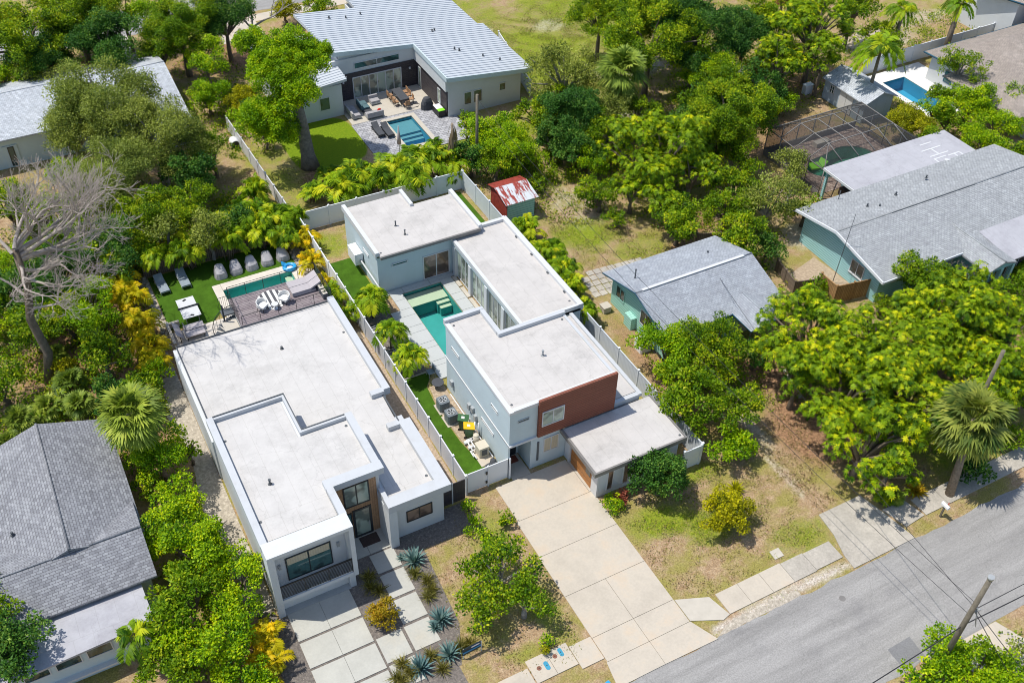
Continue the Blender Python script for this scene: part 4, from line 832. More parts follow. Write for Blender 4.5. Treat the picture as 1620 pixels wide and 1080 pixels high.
# ------------------------------------------------------------------ fences
def fence(label, pts, h, bay, m_panel, m_post, name='vinyl_fence', group=None, capr=.07, th=.04, every=None):
    root = thing(name, label, 'fence', (*pts[0], 0), group)
    for i in range(len(pts)-1):
        a, b_ = pts[i], pts[i+1]; L = math.hypot(b_[0]-a[0], b_[1]-a[1]); n = max(1, round(L/bay)); ang = math.atan2(b_[1]-a[1], b_[0]-a[0])
        for k in range(n):
            p0 = (a[0]+(b_[0]-a[0])*k/n, a[1]+(b_[1]-a[1])*k/n); p1 = (a[0]+(b_[0]-a[0])*(k+1)/n, a[1]+(b_[1]-a[1])*(k+1)/n); c = ((p0[0]+p1[0])/2, (p0[1]+p1[1])/2)
            q = MB(); q.obox(c, ang, L/n-.11, th, .04, h-.06); q.obox(c, ang, L/n-.11, th*1.9, h-.12, h-.03); q.build('panel', m_panel, root)
            q = MB(); q.obox(p0, ang, .12, .12, 0, h+.03); q.obox(p0, ang, .16, .16, h+.03, h+.07); q.build('post', m_post, root)
        if i == len(pts)-2: q = MB(); q.obox(b_, ang, .12, .12, 0, h+.03); q.obox(b_, ang, .16, .16, h+.03, h+.07); q.build('post', m_post, root)
    return root
fence('pale grey vinyl fence running between the modern house and the strip of artificial turf', [(17.6,36.4),(17.6,54.4)], 1.8, 1.8, 'vinyl_grey', 'vinyl')
fence('white vinyl fence swallowed by the yellow areca palms beside the plunge pool', [(17.6,54.6),(17.6,66.5)], 1.8, 1.8, 'vinyl', 'vinyl')
fence('white vinyl fence along the back of the white house below the row of palms', [(17.8,66.5),(32.0,66.3)], 1.85, 2.4, 'vinyl', 'vinyl')
fence('tall pale lined vinyl fence along the right side of the white house', [(32.0,66.2),(32.0,32.0)], 1.85, 2.4, 'vinyl_lined', 'vinyl')
fence('short white vinyl return fence between the garage wing and the dark green tree', [(30.6,31.95),(31.9,31.95)], 1.8, 1.4, 'vinyl', 'vinyl')
fence('old pale fence along the back lawn left of the big tree trunk', [(17.4,67.5),(17.0,84)], 1.5, 2.2, 'vinyl_grey', 'vinyl_grey')
fence('white vinyl fence behind the blue pool in the upper right', [(77.0,66.6),(95.5,66.9)], 1.8, 2.4, 'vinyl', 'vinyl')
fence('white vinyl fence piece at the top edge of the open field', [(60.5,100.6),(64.6,97.5)], 1.8, 2.3, 'vinyl', 'vinyl')
fence('white vinyl fence beside the far wall of the metal roofed house', [(44.8,77.6),(46.8,88)], 1.7, 2.4, 'vinyl', 'vinyl')
fence('grey weathered board fence beside the dry mango yard', [(44.9,50.5),(48.3,49.0)], 1.6, 1.8, 'wood_weathered', 'wood_weathered', name='board_fence')
fence('new tan board fence standing next to the gravel yard of the teal house', [(50.35,42.0),(50.35,40.3),(53.3,39.8)], 1.75, 1.7, 'wood_fence', 'wood_fence', name='board_fence')
fence('low dark weathered board fence on the far edge of the gravel yard', [(49.0,45.4),(48.4,42.6),(50.2,42.1)], 1.2, 1.8, 'wood_weathered', 'wood_weathered', name='board_fence')
fence('dark fence in the shade behind the two sun loungers', [(5.2,66.2),(16.8,66.2)], 1.6, 2.4, 'wood_weathered', 'wood_weathered', name='board_fence')
g = thing('garden_gate', 'white vinyl double gate between the side fence and the white house', 'gate', (17.7,36.45,0))
for x in (17.75,19.2): MB().box(x,x+1.35,36.42,36.48,.08,1.8).build('gate_leaf', 'vinyl', g)
MB().box(19.1,19.2,36.38,36.5,0,1.85).build('post', 'vinyl', g); MB().box(20.55,20.65,36.3,36.42,0,1.9).build('post', 'vinyl', g); q = MB(); q.box(18.95,19.05,36.34,36.38,1.2,1.45); q.box(18.95,19.05,36.34,36.38,.4,.6); q.build('latch', 'metal_black', g)
g = thing('side_gate', 'dark slatted gate closing the gravel strip beside the modern house', 'gate', (15.8,36.2,0))
for x in (15.72,16.62): MB().box(x,x+.8,36.15,36.2,.06,1.85).build('gate_leaf', 'cladding_dark', g)
MB().box(16.54,16.6,36.12,36.22,0,1.9).build('post', 'frame_white', g)
# ------------------------------------------------------------------ objects
def single(name, label, cat, q, m, loc=(0,0,0), group=None): return tag(q.build(name, m, None, loc), label, cat, group)
# low patio wall and bench set
q = MB(); q.box(5.15,5.35,57.3,59.85,0,.55); q.box(5.35,6.1,59.55,59.75,0,.5); single('garden_wall', 'low cream wall around the small patio left of the spiral stair', 'wall', q, 'stone_cream', (5.2,58.5,0))
def slat_bench(x0, x1, y0, y1, label):
    r_ = thing('patio_bench', label, 'bench', ((x0+x1)/2, y0, 0), 'grey slatted benches on the small patio')
    q = MB(); q.box(x0,x1,y0,y1,.36,.46); q.build('seat', 'fabric_taupe', r_)
    q = MB(); q.box(x0,x1,y0-.07,y0,.46,.85) if False else q.slab([(x0,y0,.85),(x0+.12,y0,.5),(x0+.12,y1,.5),(x0,y1,.85)], .06); q.build('backrest', 'fabric_taupe', r_)
    for x in (x0+.08,x1-.14):
        for y in (y0+.04,y1-.1): MB().box(x,x+.06,y,y+.06,.06,.36).build('leg', 'metal_black', r_)
slat_bench(6.1,7.5,57.65,58.3,'front grey bench of the patio pair beside the white parapet'); slat_bench(6.2,7.6,58.4,59.0,'rear grey bench of the patio pair next to the turf')
t = thing('side_table', 'tall narrow grey slatted side panel leaning left of the patio benches', 'bench', (5.75,58,0)); MB().slab([(5.5,57.6,.95),(5.95,57.6,.5),(5.95,59.2,.5),(5.5,59.2,.95)], .06).build('backrest', 'fabric_taupe', t)
for y in (57.7,59.0): MB().box(5.7,5.76,y,y+.06,.06,.6).build('leg', 'metal_black', t)
# ping pong table
t = thing('ping_pong_table', 'white topped table tennis table standing on the artificial turf', 'table', (7.05,60.5,0))
for y0, y1 in ((59.3,60.42),(60.46,61.6)): MB().box(6.42,7.7,y0,y1,.72,.76).build('tabletop', 'frame_white', t)
q = MB(); q.box(6.3,7.82,60.43,60.45,.76,.91); q.build('net', 'fabric_charcoal', t)
for x in (6.6,7.5):
    for y in (59.55,61.3): MB().box(x,x+.05,y,y+.05,.03,.72).build('leg', 'metal_grey', t)
q = MB(); q.obox((7.0,61.35),.4,.26,.15,.765,.78); single('table_tennis_bat', 'small dark bat lying at the far end of the white table', 'bat', q, 'metal_black', (7,61.35,.76))
q = MB(); q.obox((7.1,59.5),-.5,.26,.15,.765,.78); single('table_tennis_bat', 'small dark bat lying at the near end of the white table', 'bat', q, 'metal_black', (7.1,59.5,.76))
# sun loungers
def lounger(label, loc, rz, group, wood='fabric_charcoal', fab='fabric_slate', w=.62):
    r_ = thing('sun_lounger', label, 'sun lounger', (0,0,0), group); L = 1.9
    q = MB(); q.box(-w/2,w/2,-L/2,L/2,.24,.3); q.build('frame', wood, r_)
    q = MB(); q.box(-w/2+.03,w/2-.03,-L/2,.3,.3,.38); q.build('cushion', fab, r_)
    q = MB(); q.slab([(-w/2+.03,.3,.38),(w/2-.03,.3,.38),(w/2-.03,L/2,.68),(-w/2+.03,L/2,.68)], .08); q.build('backrest', fab, r_)
    for x in (-w/2,w/2-.05):
        for y in (-L/2+.1,L/2-.2): MB().box(x,x+.05,y,y+.05,0,.24).build('leg', wood, r_)
    place(r_, loc, rz); return r_
l0 = lounger('left one of the two slate loungers in the shade by the dark fence', (6.05,64.4,.03), .06, 'slate loungers on the turf', 'metal_grey', 'fabric_slate', .72)
l1 = copy_tree(l0); place(l1, (7.65,64.4,.03), .02, 'right one of the two slate loungers in the shade by the dark fence')
l2 = lounger('left black lounger at the edge of the blue pool on pavers', (29.0,77.6,.08), .0, 'black loungers beside the blue pool', 'metal_black', 'fabric_charcoal', .66)
l3 = copy_tree(l2); place(l3, (29.75,77.2,.08), .0, 'right black lounger touching the white coping of the blue pool')
# covered chairs
def covered_chair(label, loc, rz):
    rr = random.Random(hash(loc[0]) % 99+3); q = MB(); n = 14; rings = []
    for z, rx, ry, cy in ((0.02,.48,.52,0),(.25,.46,.48,0),(.5,.42,.44,.02),(.68,.36,.3,.12),(.86,.3,.18,.22),(.95,.22,.1,.24)):
        rings.append([(rx*math.copysign(abs(math.cos(2*math.pi*k/n))**.6, math.cos(2*math.pi*k/n))*(1+rr.uniform(-.06,.06)), cy+ry*math.copysign(abs(math.sin(2*math.pi*k/n))**.6, math.sin(2*math.pi*k/n))*(1+rr.uniform(-.06,.06)), z) for k in range(n)])
    for i in range(len(rings)-1):
        for k in range(n): q.face([rings[i][k],rings[i][(k+1) % n],rings[i+1][(k+1) % n],rings[i+1][k]], True)
    q.face(rings[-1]); o = q.build('covered_chair', 'cover_grey', None, (0,0,0)); tag(o, label, 'covered chair', 'lounge chairs under grey covers along the turf'); return place(o, loc, rz)
for (x, l) in ((10.35,'grey covered chair standing first from the ping pong side'),(11.55,'grey covered chair standing second from the ping pong side'),(12.75,'grey covered chair standing in the middle behind the plunge pool'),(14.0,'grey covered chair standing third back from the white stones'),(15.25,'grey covered chair standing closest to the white stones')):
    covered_chair(l, (x,63.75+.1*math.sin(x*5),.03), .15*math.sin(x*3))
# roof deck furniture (z 3.4)
q = MB()
n = 40; cx, cy, rr_ = 12.05, 55.45, 1.05
for i in range(11):
    a0, a1 = -rr_+2*rr_*i/11, -rr_+2*rr_*(i+1)/11
    h0, h1 = math.sqrt(max(0,rr_**2-a0**2)), math.sqrt(max(0,rr_**2-a1**2)); mm_ = (a0+a1)/2; hm = math.sqrt(rr_**2-mm_**2)
    if i % 2: continue
    q.prism([(cx+a0,cy-h0),(cx+mm_,cy-hm),(cx+a1,cy-h1),(cx+a1,cy+h1),(cx+mm_,cy+hm),(cx+a0,cy+h0)], 3.413, 3.417)
rg = thing('rug', 'round rug with black and white stripes on the roof deck', 'rug', (cx,cy,3.4)); q.build('stripe', 'rug_black', rg)
q = MB(); q.prism([(cx+rr_*math.cos(2*math.pi*k/n),cy+rr_*math.sin(2*math.pi*k/n)) for k in range(n)], 3.4, 3.412); q.build('pile', 'rug_white', rg)
def tub_chair(label, loc, rz):
    r_ = thing('tub_chair', label, 'chair', (0,0,0), 'white tub chairs on the striped rug')
    q = MB(); q.prism([(-.3,-.3),(.3,-.3),(.34,0),(.28,.28),(-.28,.28),(-.34,0)], .3, .44); q.build('seat', 'fabric_white', r_)
    P = [(.36*math.cos(math.radians(a)),.34*math.sin(math.radians(a))) for a in range(-20,201,20)]; q = MB()
    for i in range(len(P)-1): a, b_ = P[i], P[i+1]; q.prism([a,b_,(b_[0]*1.16,b_[1]*1.16),(a[0]*1.16,a[1]*1.16)], .4, .62+.14*math.sin(math.pi*(i+.5)/(len(P)-1)))
    q.build('backrest', 'fabric_white', r_)
    for x in (-.24,.24):
        for y in (-.24,.22): q = MB(); q.tube([(x,y,.3),(x*1.2,y*1.2,0)], .018, 5); q.build('leg', 'metal_black', r_)
    place(r_, loc, rz); return r_
tc_ = tub_chair('white tub chair on the left half of the striped rug', (11.15,54.7,3.42), math.radians(35)); t2 = copy_tree(tc_); place(t2, (12.75,54.8,3.42), math.radians(-50), 'white tub chair on the right half of the striped rug')
q = MB(); q.cyl(11.95,54.45,3.4,3.43,.18,n=14); q.cyl(11.95,54.45,3.43,3.8,.03,n=8); q.cyl(11.95,54.45,3.8,3.83,.24,n=18); single('side_table', 'tiny round white table between the two tub chairs', 'table', q, 'frame_white', (11.95,54.45,3.4))
dl = thing('double_lounger', 'wide taupe double lounger at the corner of the roof deck', 'sun lounger', (14.5,55.7,3.4))
for y0, y1 in ((55.0,55.68),(55.72,56.4)):
    MB().box(13.4,14.75,y0,y1,3.6,3.76).build('cushion', 'fabric_taupe', dl); MB().slab([(14.75,y0,3.78),(15.5,y0,4.15),(15.5,y1,4.15),(14.75,y1,3.78)], .14).build('backrest', 'fabric_taupe', dl)
MB().box(13.42,15.1,54.98,56.42,3.45,3.6).build('base', 'fabric_taupe', dl)
for i in range(4):
    y = 54.0+i*.68; p_ = thing('planter', 'dark square planter with a small succulent, %s from the house end of the deck' % ['first','second','third','fourth'][i], 'planter', (15.35,y,3.4), 'planters along the deck edge')
    MB().box(15.22,15.58,y-.16,y+.42,3.4,3.85).build('pot', 'metal_dark', p_); MB().box(15.24,15.56,y-.14,y+.4,3.85,3.875).build('gravel', 'stone_cream', p_)
    q = MB()
    for k in range(16): a = k*2.4; q.face([(15.4,y+.13,3.88),(15.4+.06*math.cos(a+.3),y+.13+.06*math.sin(a+.3),3.96),(15.4+.14*math.cos(a),y+.13+.14*math.sin(a),4.0)])
    q.build('plant', 'leaf_olive', p_)
def ring(q, c, R, r, nu=20, nv=8, sx=1, sy=1):
    for i in range(nu):
        for j in range(nv):
            def pt(i, j): a, b_ = 2*math.pi*i/nu, 2*math.pi*j/nv; return (c[0]+sx*(R+r*math.cos(b_))*math.cos(a), c[1]+sy*(R+r*math.cos(b_))*math.sin(a), c[2]+r*math.sin(b_))
            q.face([pt(i,j),pt(i+1,j),pt(i+1,j+1),pt(i,j+1)], True)
fl = thing('pool_float', 'bright blue inflatable float with white seat at the end of the plunge pool', 'pool float', (15.3,62.3,0))
q = MB(); ring(q, (15.3,62.35,.22), .36, .13, sx=1.15); q.build('ring', 'float_blue', fl); q = MB(); q.slab([(14.75,62.5,.5),(15.1,62.4,.2),(15.2,62.9,.25),(14.85,63.0,.5)], .12); q.build('headrest', 'float_blue', fl); q = MB(); q.ball((15.3,62.3,.16),(.28,.24,.08)); q.build('seat', 'plastic_white', fl)
gf = thing('pool_float', 'lime green inflatable lounger drifting in the kidney pool', 'pool float', (61.9,55.6,0))
q = MB(); q.slab([(61.1,55.3,.12),(62.0,55.0,.12),(62.3,56.0,.12),(61.4,56.2,.12)], .15); q.build('seat', 'float_green', gf); q = MB(); q.slab([(62.1,55.1,.14),(63.0,55.4,.3),(62.9,56.3,.3),(62.4,56.0,.14)], .16); q.build('backrest', 'float_green', gf)
q = MB(); q.box(63.8,65.4,57.9,58.5,0,.45); single('garden_bench', 'cream block bench at the far side of the kidney pool', 'bench', q, 'stone_cream', (64.6,58.2,0))
q = MB(); q.box(60.6,61.9,50.2,51.4,.05,.75); q.box(60.7,61.8,50.1,50.2,.05,.95); single('hot_tub', 'brown covered spa tub under the edge of the flat annex roof', 'spa', q, 'mat_brown', (61.2,50.8,0))
q = MB(); q.box(69.2,70.1,66.0,66.5,.0,.95); q.box(69.15,70.15,65.95,66.55,.95,1.0); single('storage_box', 'white box standing at the far corner of the grey shed', 'box', q, 'plastic_white', (69.6,66.2,0))
# C patio furniture
def sofa(label, x0, x1, y0, y1, back, base='metal_grey', cush='fabric_grey'):
    r_ = thing('outdoor_sofa', label, 'sofa', ((x0+x1)/2,(y0+y1)/2,.09), 'lounge set on the patio of the metal roofed house')
    MB().box(x0,x1,y0,y1,.2,.34).build('frame', base, r_)
    for x in (x0,x1-.06):
        for y in (y0,y1-.06): MB().box(x,x+.06,y,y+.06,.09,.2).build('leg', base, r_)
    n = max(1, round(max(x1-x0, y1-y0)/.7))
    for i in range(n):
        if x1-x0 > y1-y0: a, b_ = x0+(x1-x0)*i/n, x0+(x1-x0)*(i+1)/n; MB().box(a+.02,b_-.02,y0+.05,y1-.05,.34,.5).build('cushion', cush, r_)
        else: a, b_ = y0+(y1-y0)*i/n, y0+(y1-y0)*(i+1)/n; MB().box(x0+.05,x1-.05,a+.02,b_-.02,.34,.5).build('cushion', cush, r_)
    bx = {'l': (x0-.1,x0+.08,y0,y1), 'b': (x0,x1,y1-.08,y1+.1), 'f': (x0,x1,y0-.1,y0+.08), 'r': (x1-.08,x1+.1,y0,y1)}[back]; MB().box(*bx,.3,.78).build('backrest', cush, r_); return r_
sofa('light grey sofa against the left wall of the dark patio', 27.8,28.6,80.6,82.6,'l'); sofa('dark teal sofa in the middle of the lounge set', 29.1,29.9,81.6,83.0,'l','fabric_charcoal','fabric_teal')
sofa('grey two seat sofa nearest the lawn with a red cushion on it', 29.0,30.6,80.1,80.9,'f'); sofa('grey armchair of the lounge set closest to the folding doors', 30.3,31.2,82.3,83.1,'b')
q = MB(); q.box(29.1,29.9,81.1,81.5,.3,.36); q.box(29.15,29.2,81.15,81.2,.09,.3); q.box(29.8,29.85,81.15,81.2,.09,.3); q.box(29.15,29.2,81.4,81.45,.09,.3); q.box(29.8,29.85,81.4,81.45,.09,.3); single('coffee_table', 'low dark coffee table between the lounge sofas', 'table', q, 'fabric_charcoal', (29.5,81.3,.1))
q = MB(); q.ball((30.35,80.5,.62),(.2,.13,.16)); single('cushion', 'small red cushion lying on the two seat sofa nearest the lawn', 'cushion', q, 'pillow_red', (30.35,80.5,.5))
t = thing('dining_table', 'long dark dining table with six chairs on the pale patio', 'table', (33.1,82,.09)); MB().box(32.7,33.6,80.9,83.2,.78,.84).build('tabletop', 'fabric_charcoal', t)
for x in (32.75,33.5):
    for y in (81.0,83.05): MB().box(x,x+.06,y,y+.06,.09,.78).build('leg', 'metal_black', t)
def dchair(label, loc, rz):
    r_ = thing('dining_chair', label, 'chair', (0,0,0), 'tan chairs around the long patio table')
    MB().box(-.24,.24,-.24,.24,.4,.46).build('seat', 'wood_tan', r_); MB().box(-.24,.24,.2,.25,.46,.88).build('backrest', 'wood_tan', r_)
    for x in (-.22,.18):
        for y in (-.22,.18): MB().box(x,x+.04,y,y+.04,0,.4).build('leg', 'metal_black', r_)
    place(r_, loc, rz); return r_
dc = dchair('tan dining chair at the left side of the long table, far end', (32.4,82.8,.09), math.radians(90))
for x, y, a, l in ((32.4,82.1,90,'tan dining chair at the left side of the long table, middle'),(32.4,81.4,90,'tan dining chair at the left side of the long table, near end'),(33.95,82.8,-90,'tan dining chair at the wall side of the long table, far end'),(33.95,82.1,-85,'tan dining chair at the wall side of the long table, middle'),(33.9,81.3,-95,'tan dining chair at the wall side of the long table, near end'),(33.15,80.5,180,'tan dining chair at the pool end of the long table')):
    c_ = copy_tree(dc); place(c_, (x,y,.09), math.radians(a), l)
q = MB(); rings = []
for z, rx, ry in ((.09,.62,.42),(.6,.6,.4),(.95,.45,.36),(1.2,.3,.26),(1.28,.12,.12)): rings.append([(34.85+rx*math.copysign(abs(math.cos(k*math.pi/8))**.7,math.cos(k*math.pi/8)),79.7+ry*math.sin(k*math.pi/8),z) for k in range(16)])
for i in range(4):
    for k in range(16): q.face([rings[i][k],rings[i][(k+1) % 16],rings[i+1][(k+1) % 16],rings[i+1][k]], True)
q.face(rings[-1]); single('covered_grill', 'barbecue under a black cover by the dark patio wall', 'grill', q, 'fabric_charcoal', (34.85,79.7,.09))
q = MB(); db = thing('deck_box', 'black storage box with a green and blue cover beside the covered grill', 'storage box', (35.45,78.4,.08)); MB().box(35.1,35.8,77.6,79.0,.08,.7).build('body', 'plastic_black', db); MB().box(35.12,35.78,77.62,78.1,.7,.74).build('lid', 'float_green', db); MB().box(35.12,35.78,78.1,78.98,.7,.735).build('lid', 'plastic_white', db)
q = MB(); q.tube([(34.0+.5*math.cos(a/3),80.6+.3*math.sin(a/3),.12) for a in range(17)], .025, 5); single('garden_hose', 'dark hose curled on the patio next to the grill', 'hose', q, 'metal_black', (34,80.6,.1))
# closed umbrellas
for x, y, h, l in ((29.5,73.9,2.6,'closed grey parasol at the pool end of the pavers'),):
    u = thing('parasol', l, 'parasol', (x,y,0)); q = MB(); q.tube([(x,y,0),(x,y,h)], .03, 6); q.build('pole', 'metal_grey', u); q = MB(); q.tube([(x,y,.9),(x,y,1.5),(x,y,h+.1)], [.2,.16,.03], 9); q.build('canopy', 'fabric_taupe', u)
# side yard machines of the white house
def ac(label, loc, m='ac_grey', s=.74, h=.8, group=None):
    r_ = thing('air_conditioner', label, 'air conditioner', loc, group); x, y, z = loc; q = MB()
    P = [(x-s/2+.08,y-s/2),(x+s/2-.08,y-s/2),(x+s/2,y-s/2+.08),(x+s/2,y+s/2-.08),(x+s/2-.08,y+s/2),(x-s/2+.08,y+s/2),(x-s/2,y+s/2-.08),(x-s/2,y-s/2+.08)]
    q.prism(P, z, z+h); q.build('body', m, r_); q = MB(); ring(q, (x,y,z+h+.01), s*.36, .035); q.build('fan_rim', 'metal_grey', r_); q = MB(); q.cyl(x,y,z+h,z+h+.012,s*.34,n=20); q.build('fan_well', 'plastic_black', r_)
    q = MB()
    for k in range(5): a = k*2*math.pi/5; q.face([(x,y,z+h+.02),(x+s*.3*math.cos(a),y+s*.3*math.sin(a),z+h+.02),(x+s*.3*math.cos(a+.6),y+s*.3*math.sin(a+.6),z+h+.035)])
    q.build('fan_blade', 'metal_grey', r_)
ac('air conditioner of the pair on the turf side strip, farther from the bins', (19.48,43.65,.06), group='pair of condensers beside the white house'); ac('air conditioner of the pair standing right behind the green bin', (19.48,42.4,.06), group='pair of condensers beside the white house')
ac('pale air conditioner at the corner of the mint cottage', (34.7,42.6,0), 'vinyl', .95, .85)
def bin_(label, loc, rz, lid, group=None, body='plastic_green'):
    r_ = thing('wheelie_bin', label, 'bin', (0,0,0), group); q = MB(); a, b_ = .27, .31
    q.face([(-a,-b_,.92),(a,-b_,.92),(a*.8,-b_*.75,.05),(-a*.8,-b_*.75,.05)][::-1]); q.face([(-a,b_,.92),(a,b_,.92),(a*.8,b_*.75,.05),(-a*.8,b_*.75,.05)]); q.face([(-a,-b_,.92),(-a,b_,.92),(-a*.8,b_*.75,.05),(-a*.8,-b_*.75,.05)]); q.face([(a,-b_,.92),(a,b_,.92),(a*.8,b_*.75,.05),(a*.8,-b_*.75,.05)][::-1]); q.face([(-a*.8,-b_*.75,.05),(a*.8,-b_*.75,.05),(a*.8,b_*.75,.05),(-a*.8,b_*.75,.05)][::-1]); q.build('body', body, r_)
    q = MB(); q.slab([(-a-.04,-b_-.05,.95),(a+.04,-b_-.05,.95),(a+.04,b_+.05,1.04),(-a-.04,b_+.05,1.04)], .05); q.build('lid', lid, r_)
    q = MB(); q.slab([(-.1,-.08,1.0),(.1,-.08,1.0),(.1,.12,1.03),(-.1,.12,1.03)], .012); q.build('sticker', 'sticker_white', r_); q = MB(); q.tube([(-a,b_+.08,.98),(a,b_+.08,.98)], .02, 6); q.build('handle', 'plastic_black', r_)
    for x in (-.26,.2): q = MB(); q.tube([(x,b_*.8,.1),(x+.06,b_*.8,.1)], .1, 10); q.build('wheel', 'plastic_black', r_)
    place(r_, loc, rz); return r_
bin_('green lidded bin behind the pool equipment of the white house', (19.9,41.45,.03), math.radians(60), 'plastic_green'); bin_('yellow lidded bin next to the pool equipment of the white house', (19.92,40.65,.03), math.radians(65), 'plastic_yellow')
bin_('green lidded bin in the gravel strip left of the modern house', (4.1,37.1,.02), math.radians(70), 'plastic_green'); bin_('yellow lidded bin in the gravel strip left of the modern house', (4.15,36.3,.02), math.radians(75), 'plastic_yellow')
pf = thing('pool_filter', 'pool filter and pump with white pipes against the pale blue wall', 'pool filter', (19.95,39.6,.05)); q = MB(); q.cyl(20.05,39.9,.06,.75,.2,n=14); q.ball((20.05,39.9,.78),(.2,.2,.1)); q.build('tank', 'heater_beige', pf); MB().tube([(19.3,40.1,.2),(19.85,40.1,.2)], .12, 10).build('pump', 'plastic_white', pf); MB().tube([(19.35,39.6,.2),(19.7,39.6,.2)], .1, 10).build('pump', 'plastic_white', pf)
q = MB()
for p_ in ([(19.5,39.2,.2),(19.5,40.2,.3),(20.1,40.2,.3)],[(19.7,39.0,.35),(19.7,39.9,.35),(20.0,39.9,.5)],[(20.3,40.6,.1),(20.3,40.6,1.2)],[(20.42,40.3,.1),(20.42,40.3,1.35)],[(20.3,41.3,.1),(20.3,41.3,.9)],[(20.42,44.5,.2),(20.42,38.2,.2)],[(19.45,38.6,.15),(19.45,39.3,.15)],[(19.3,38.7,.3),(19.3,39.2,.3),(19.8,39.2,.3)]): q.tube(p_, .045, 6)
q.build('pipe', 'plastic_white', pf)
ht = thing('pool_heater', 'beige pool heater cabinet on the slab beside the pool filter', 'pool heater', (20.0,38.9,.06)); MB().box(19.65,20.3,38.6,39.25,.06,.85).build('body', 'heater_beige', ht); MB().box(19.8,20.2,38.59,38.6,.2,.7).build('grille', 'metal_dark', ht); MB().box(19.62,20.33,38.57,39.28,.85,.9).build('top', 'heater_beige', ht)
q = MB(); rr = random.Random(4)
for k in range(7): q.ball((20.0+rr.uniform(-.3,.3),37.85+rr.uniform(-.2,.2),.15+rr.uniform(0,.15)),(rr.uniform(.12,.25),rr.uniform(.1,.2),rr.uniform(.08,.16)),8,6)
single('rubbish_bag', 'crumpled black bag on the slab just behind the white garden gate', 'bag', q, 'fabric_charcoal', (20,37.85,0))
for y, z, s in ((41.7,1.2,.3),(41.2,1.35,.28),(40.8,1.0,.25),(44.3,1.0,.3)):
    q = MB(); q.box(20.42,20.6,y,y+s,z,z+.45); q.build('meter_box', 'metal_grey', B)
# doormats, lounge chair, hammock frame
q = MB(); q.box(10.5,11.6,35.55,36.3,.05,.07); single('doormat', 'dark brown doormat before the wood clad entrance', 'doormat', q, 'mat_brown', (11,35.9,.05))
q = MB(); q.box(20.85,21.8,37.3,37.85,.06,.08); single('doormat', 'red brown doormat in the shaded doorway of the white house', 'doormat', q, 'mat_red', (21.3,37.6,.06))
ch = thing('garden_chair', 'blue grey chair with round table tucked against the side of the pale blue wall', 'chair', (20.05,46.3,.05)); MB().box(19.8,20.3,46.6,47.1,.4,.46).build('seat', 'fabric_slate', ch); MB().box(20.25,20.32,46.6,47.1,.46,.95).build('backrest', 'fabric_slate', ch)
for x in (19.82,20.25):
    for y in (46.62,47.04): MB().box(x,x+.04,y,y+.04,.02,.4).build('leg', 'metal_grey', ch)
q = MB(); q.cyl(20.0,45.6,.06,.5,.04,n=8); q.cyl(20.0,45.6,.5,.54,.42,n=20); single('garden_table', 'dark round table beside the blue grey chair', 'table', q, 'fabric_charcoal', (20,45.6,.05))
for i, (x, y, l) in enumerate(((18.4,52.4,'white metal chair frame lying under the first small palm'),(18.5,49.6,'white lounger frame under the small palms by the grey fence'))):
    r_ = thing('chair_frame', l, 'chair', (x,y,0)); q = MB()
    for k in range(4): q.tube([(x-.35,y-.3+k*.2,.4),(x+.35,y-.3+k*.2,.42)], .025, 5)
    q.tube([(x-.35,y-.4,.4),(x-.35,y+.5,.4),(x+.35,y+.5,.45),(x+.35,y-.4,.42),(x-.35,y-.4,.4)], .03, 5); q.build('seat_frame', 'plastic_white', r_)
    for dx in (-.33,.33):
        for dy in (-.35,.45): q = MB(); q.tube([(x+dx,y+dy,.4),(x+dx,y+dy,0)], .025, 5); q.build('leg', 'plastic_white', r_)
# street things
def mailbox():
    r_ = thing('mailbox', 'white roadside mailbox on a short post by the palm side verge', 'mailbox', (42.7,21.7,0)); q = MB(); q.box(42.66,42.76,21.65,21.75,0,1.0); q.build('post', 'pole_wood', r_)
    q = MB(); P = [(.11*math.cos(math.radians(a)),.11*math.sin(math.radians(a))+.1) for a in range(0,181,30)]+[(-.11,-.02),(.11,-.02)]
    ring_ = lambda y: [(42.71+a, y, 1.02+b_) for a, b_ in P]
    f, k = ring_(21.4), ring_(21.95); q.face(f); q.face(k[::-1])
    for i in range(len(P)): q.face([f[i],k[i],k[(i+1) % len(P)],f[(i+1) % len(P)]])
    q.build('box', 'plastic_white', r_); MB().box(42.83,42.85,21.6,21.64,1.1,1.35).build('flag', 'pillow_red', r_)
mailbox()
sg = thing('yard_sign', 'small dark blue yard sign with cyan stripe at the gravel bed corner', 'sign', (13.0,26.4,0))
a_ = math.radians(3); MB().obox((13.05,26.45),a_,1.15,.03,.35,.95).build('panel', 'sign_blue', sg); MB().obox((13.05,26.43),a_,1.1,.03,.52,.64).build('stripe', 'sign_cyan', sg)
MB().obox((13.25,26.43),a_,.5,.03,.78,.86).build('lettering', 'frame_white', sg)
for x in (12.52,13.58): MB().box(x,x+.04,26.42,26.46,0,.95).build('post', 'frame_white', sg)
def cover(label, x, y, a, b_, m, z=.075):
    q = MB(); n = 20; d = max(0, b_-a); q.prism([(x+a*math.cos(2*math.pi*k/n), y+math.copysign(d, math.sin(2*math.pi*k/n) if abs(math.sin(2*math.pi*k/n)) > 1e-6 else 1)+a*math.sin(2*math.pi*k/n)) for k in range(n)], z-.02, z+.008)
    r_ = thing('utility_cover', label, 'utility cover', (x,y,z), 'utility covers in the pavement'); q.build('lid', m, r_); q = MB(); q.cyl(x,y,z+.008,z+.016,.03,n=8); q.build('keyhole', 'metal_black', r_)
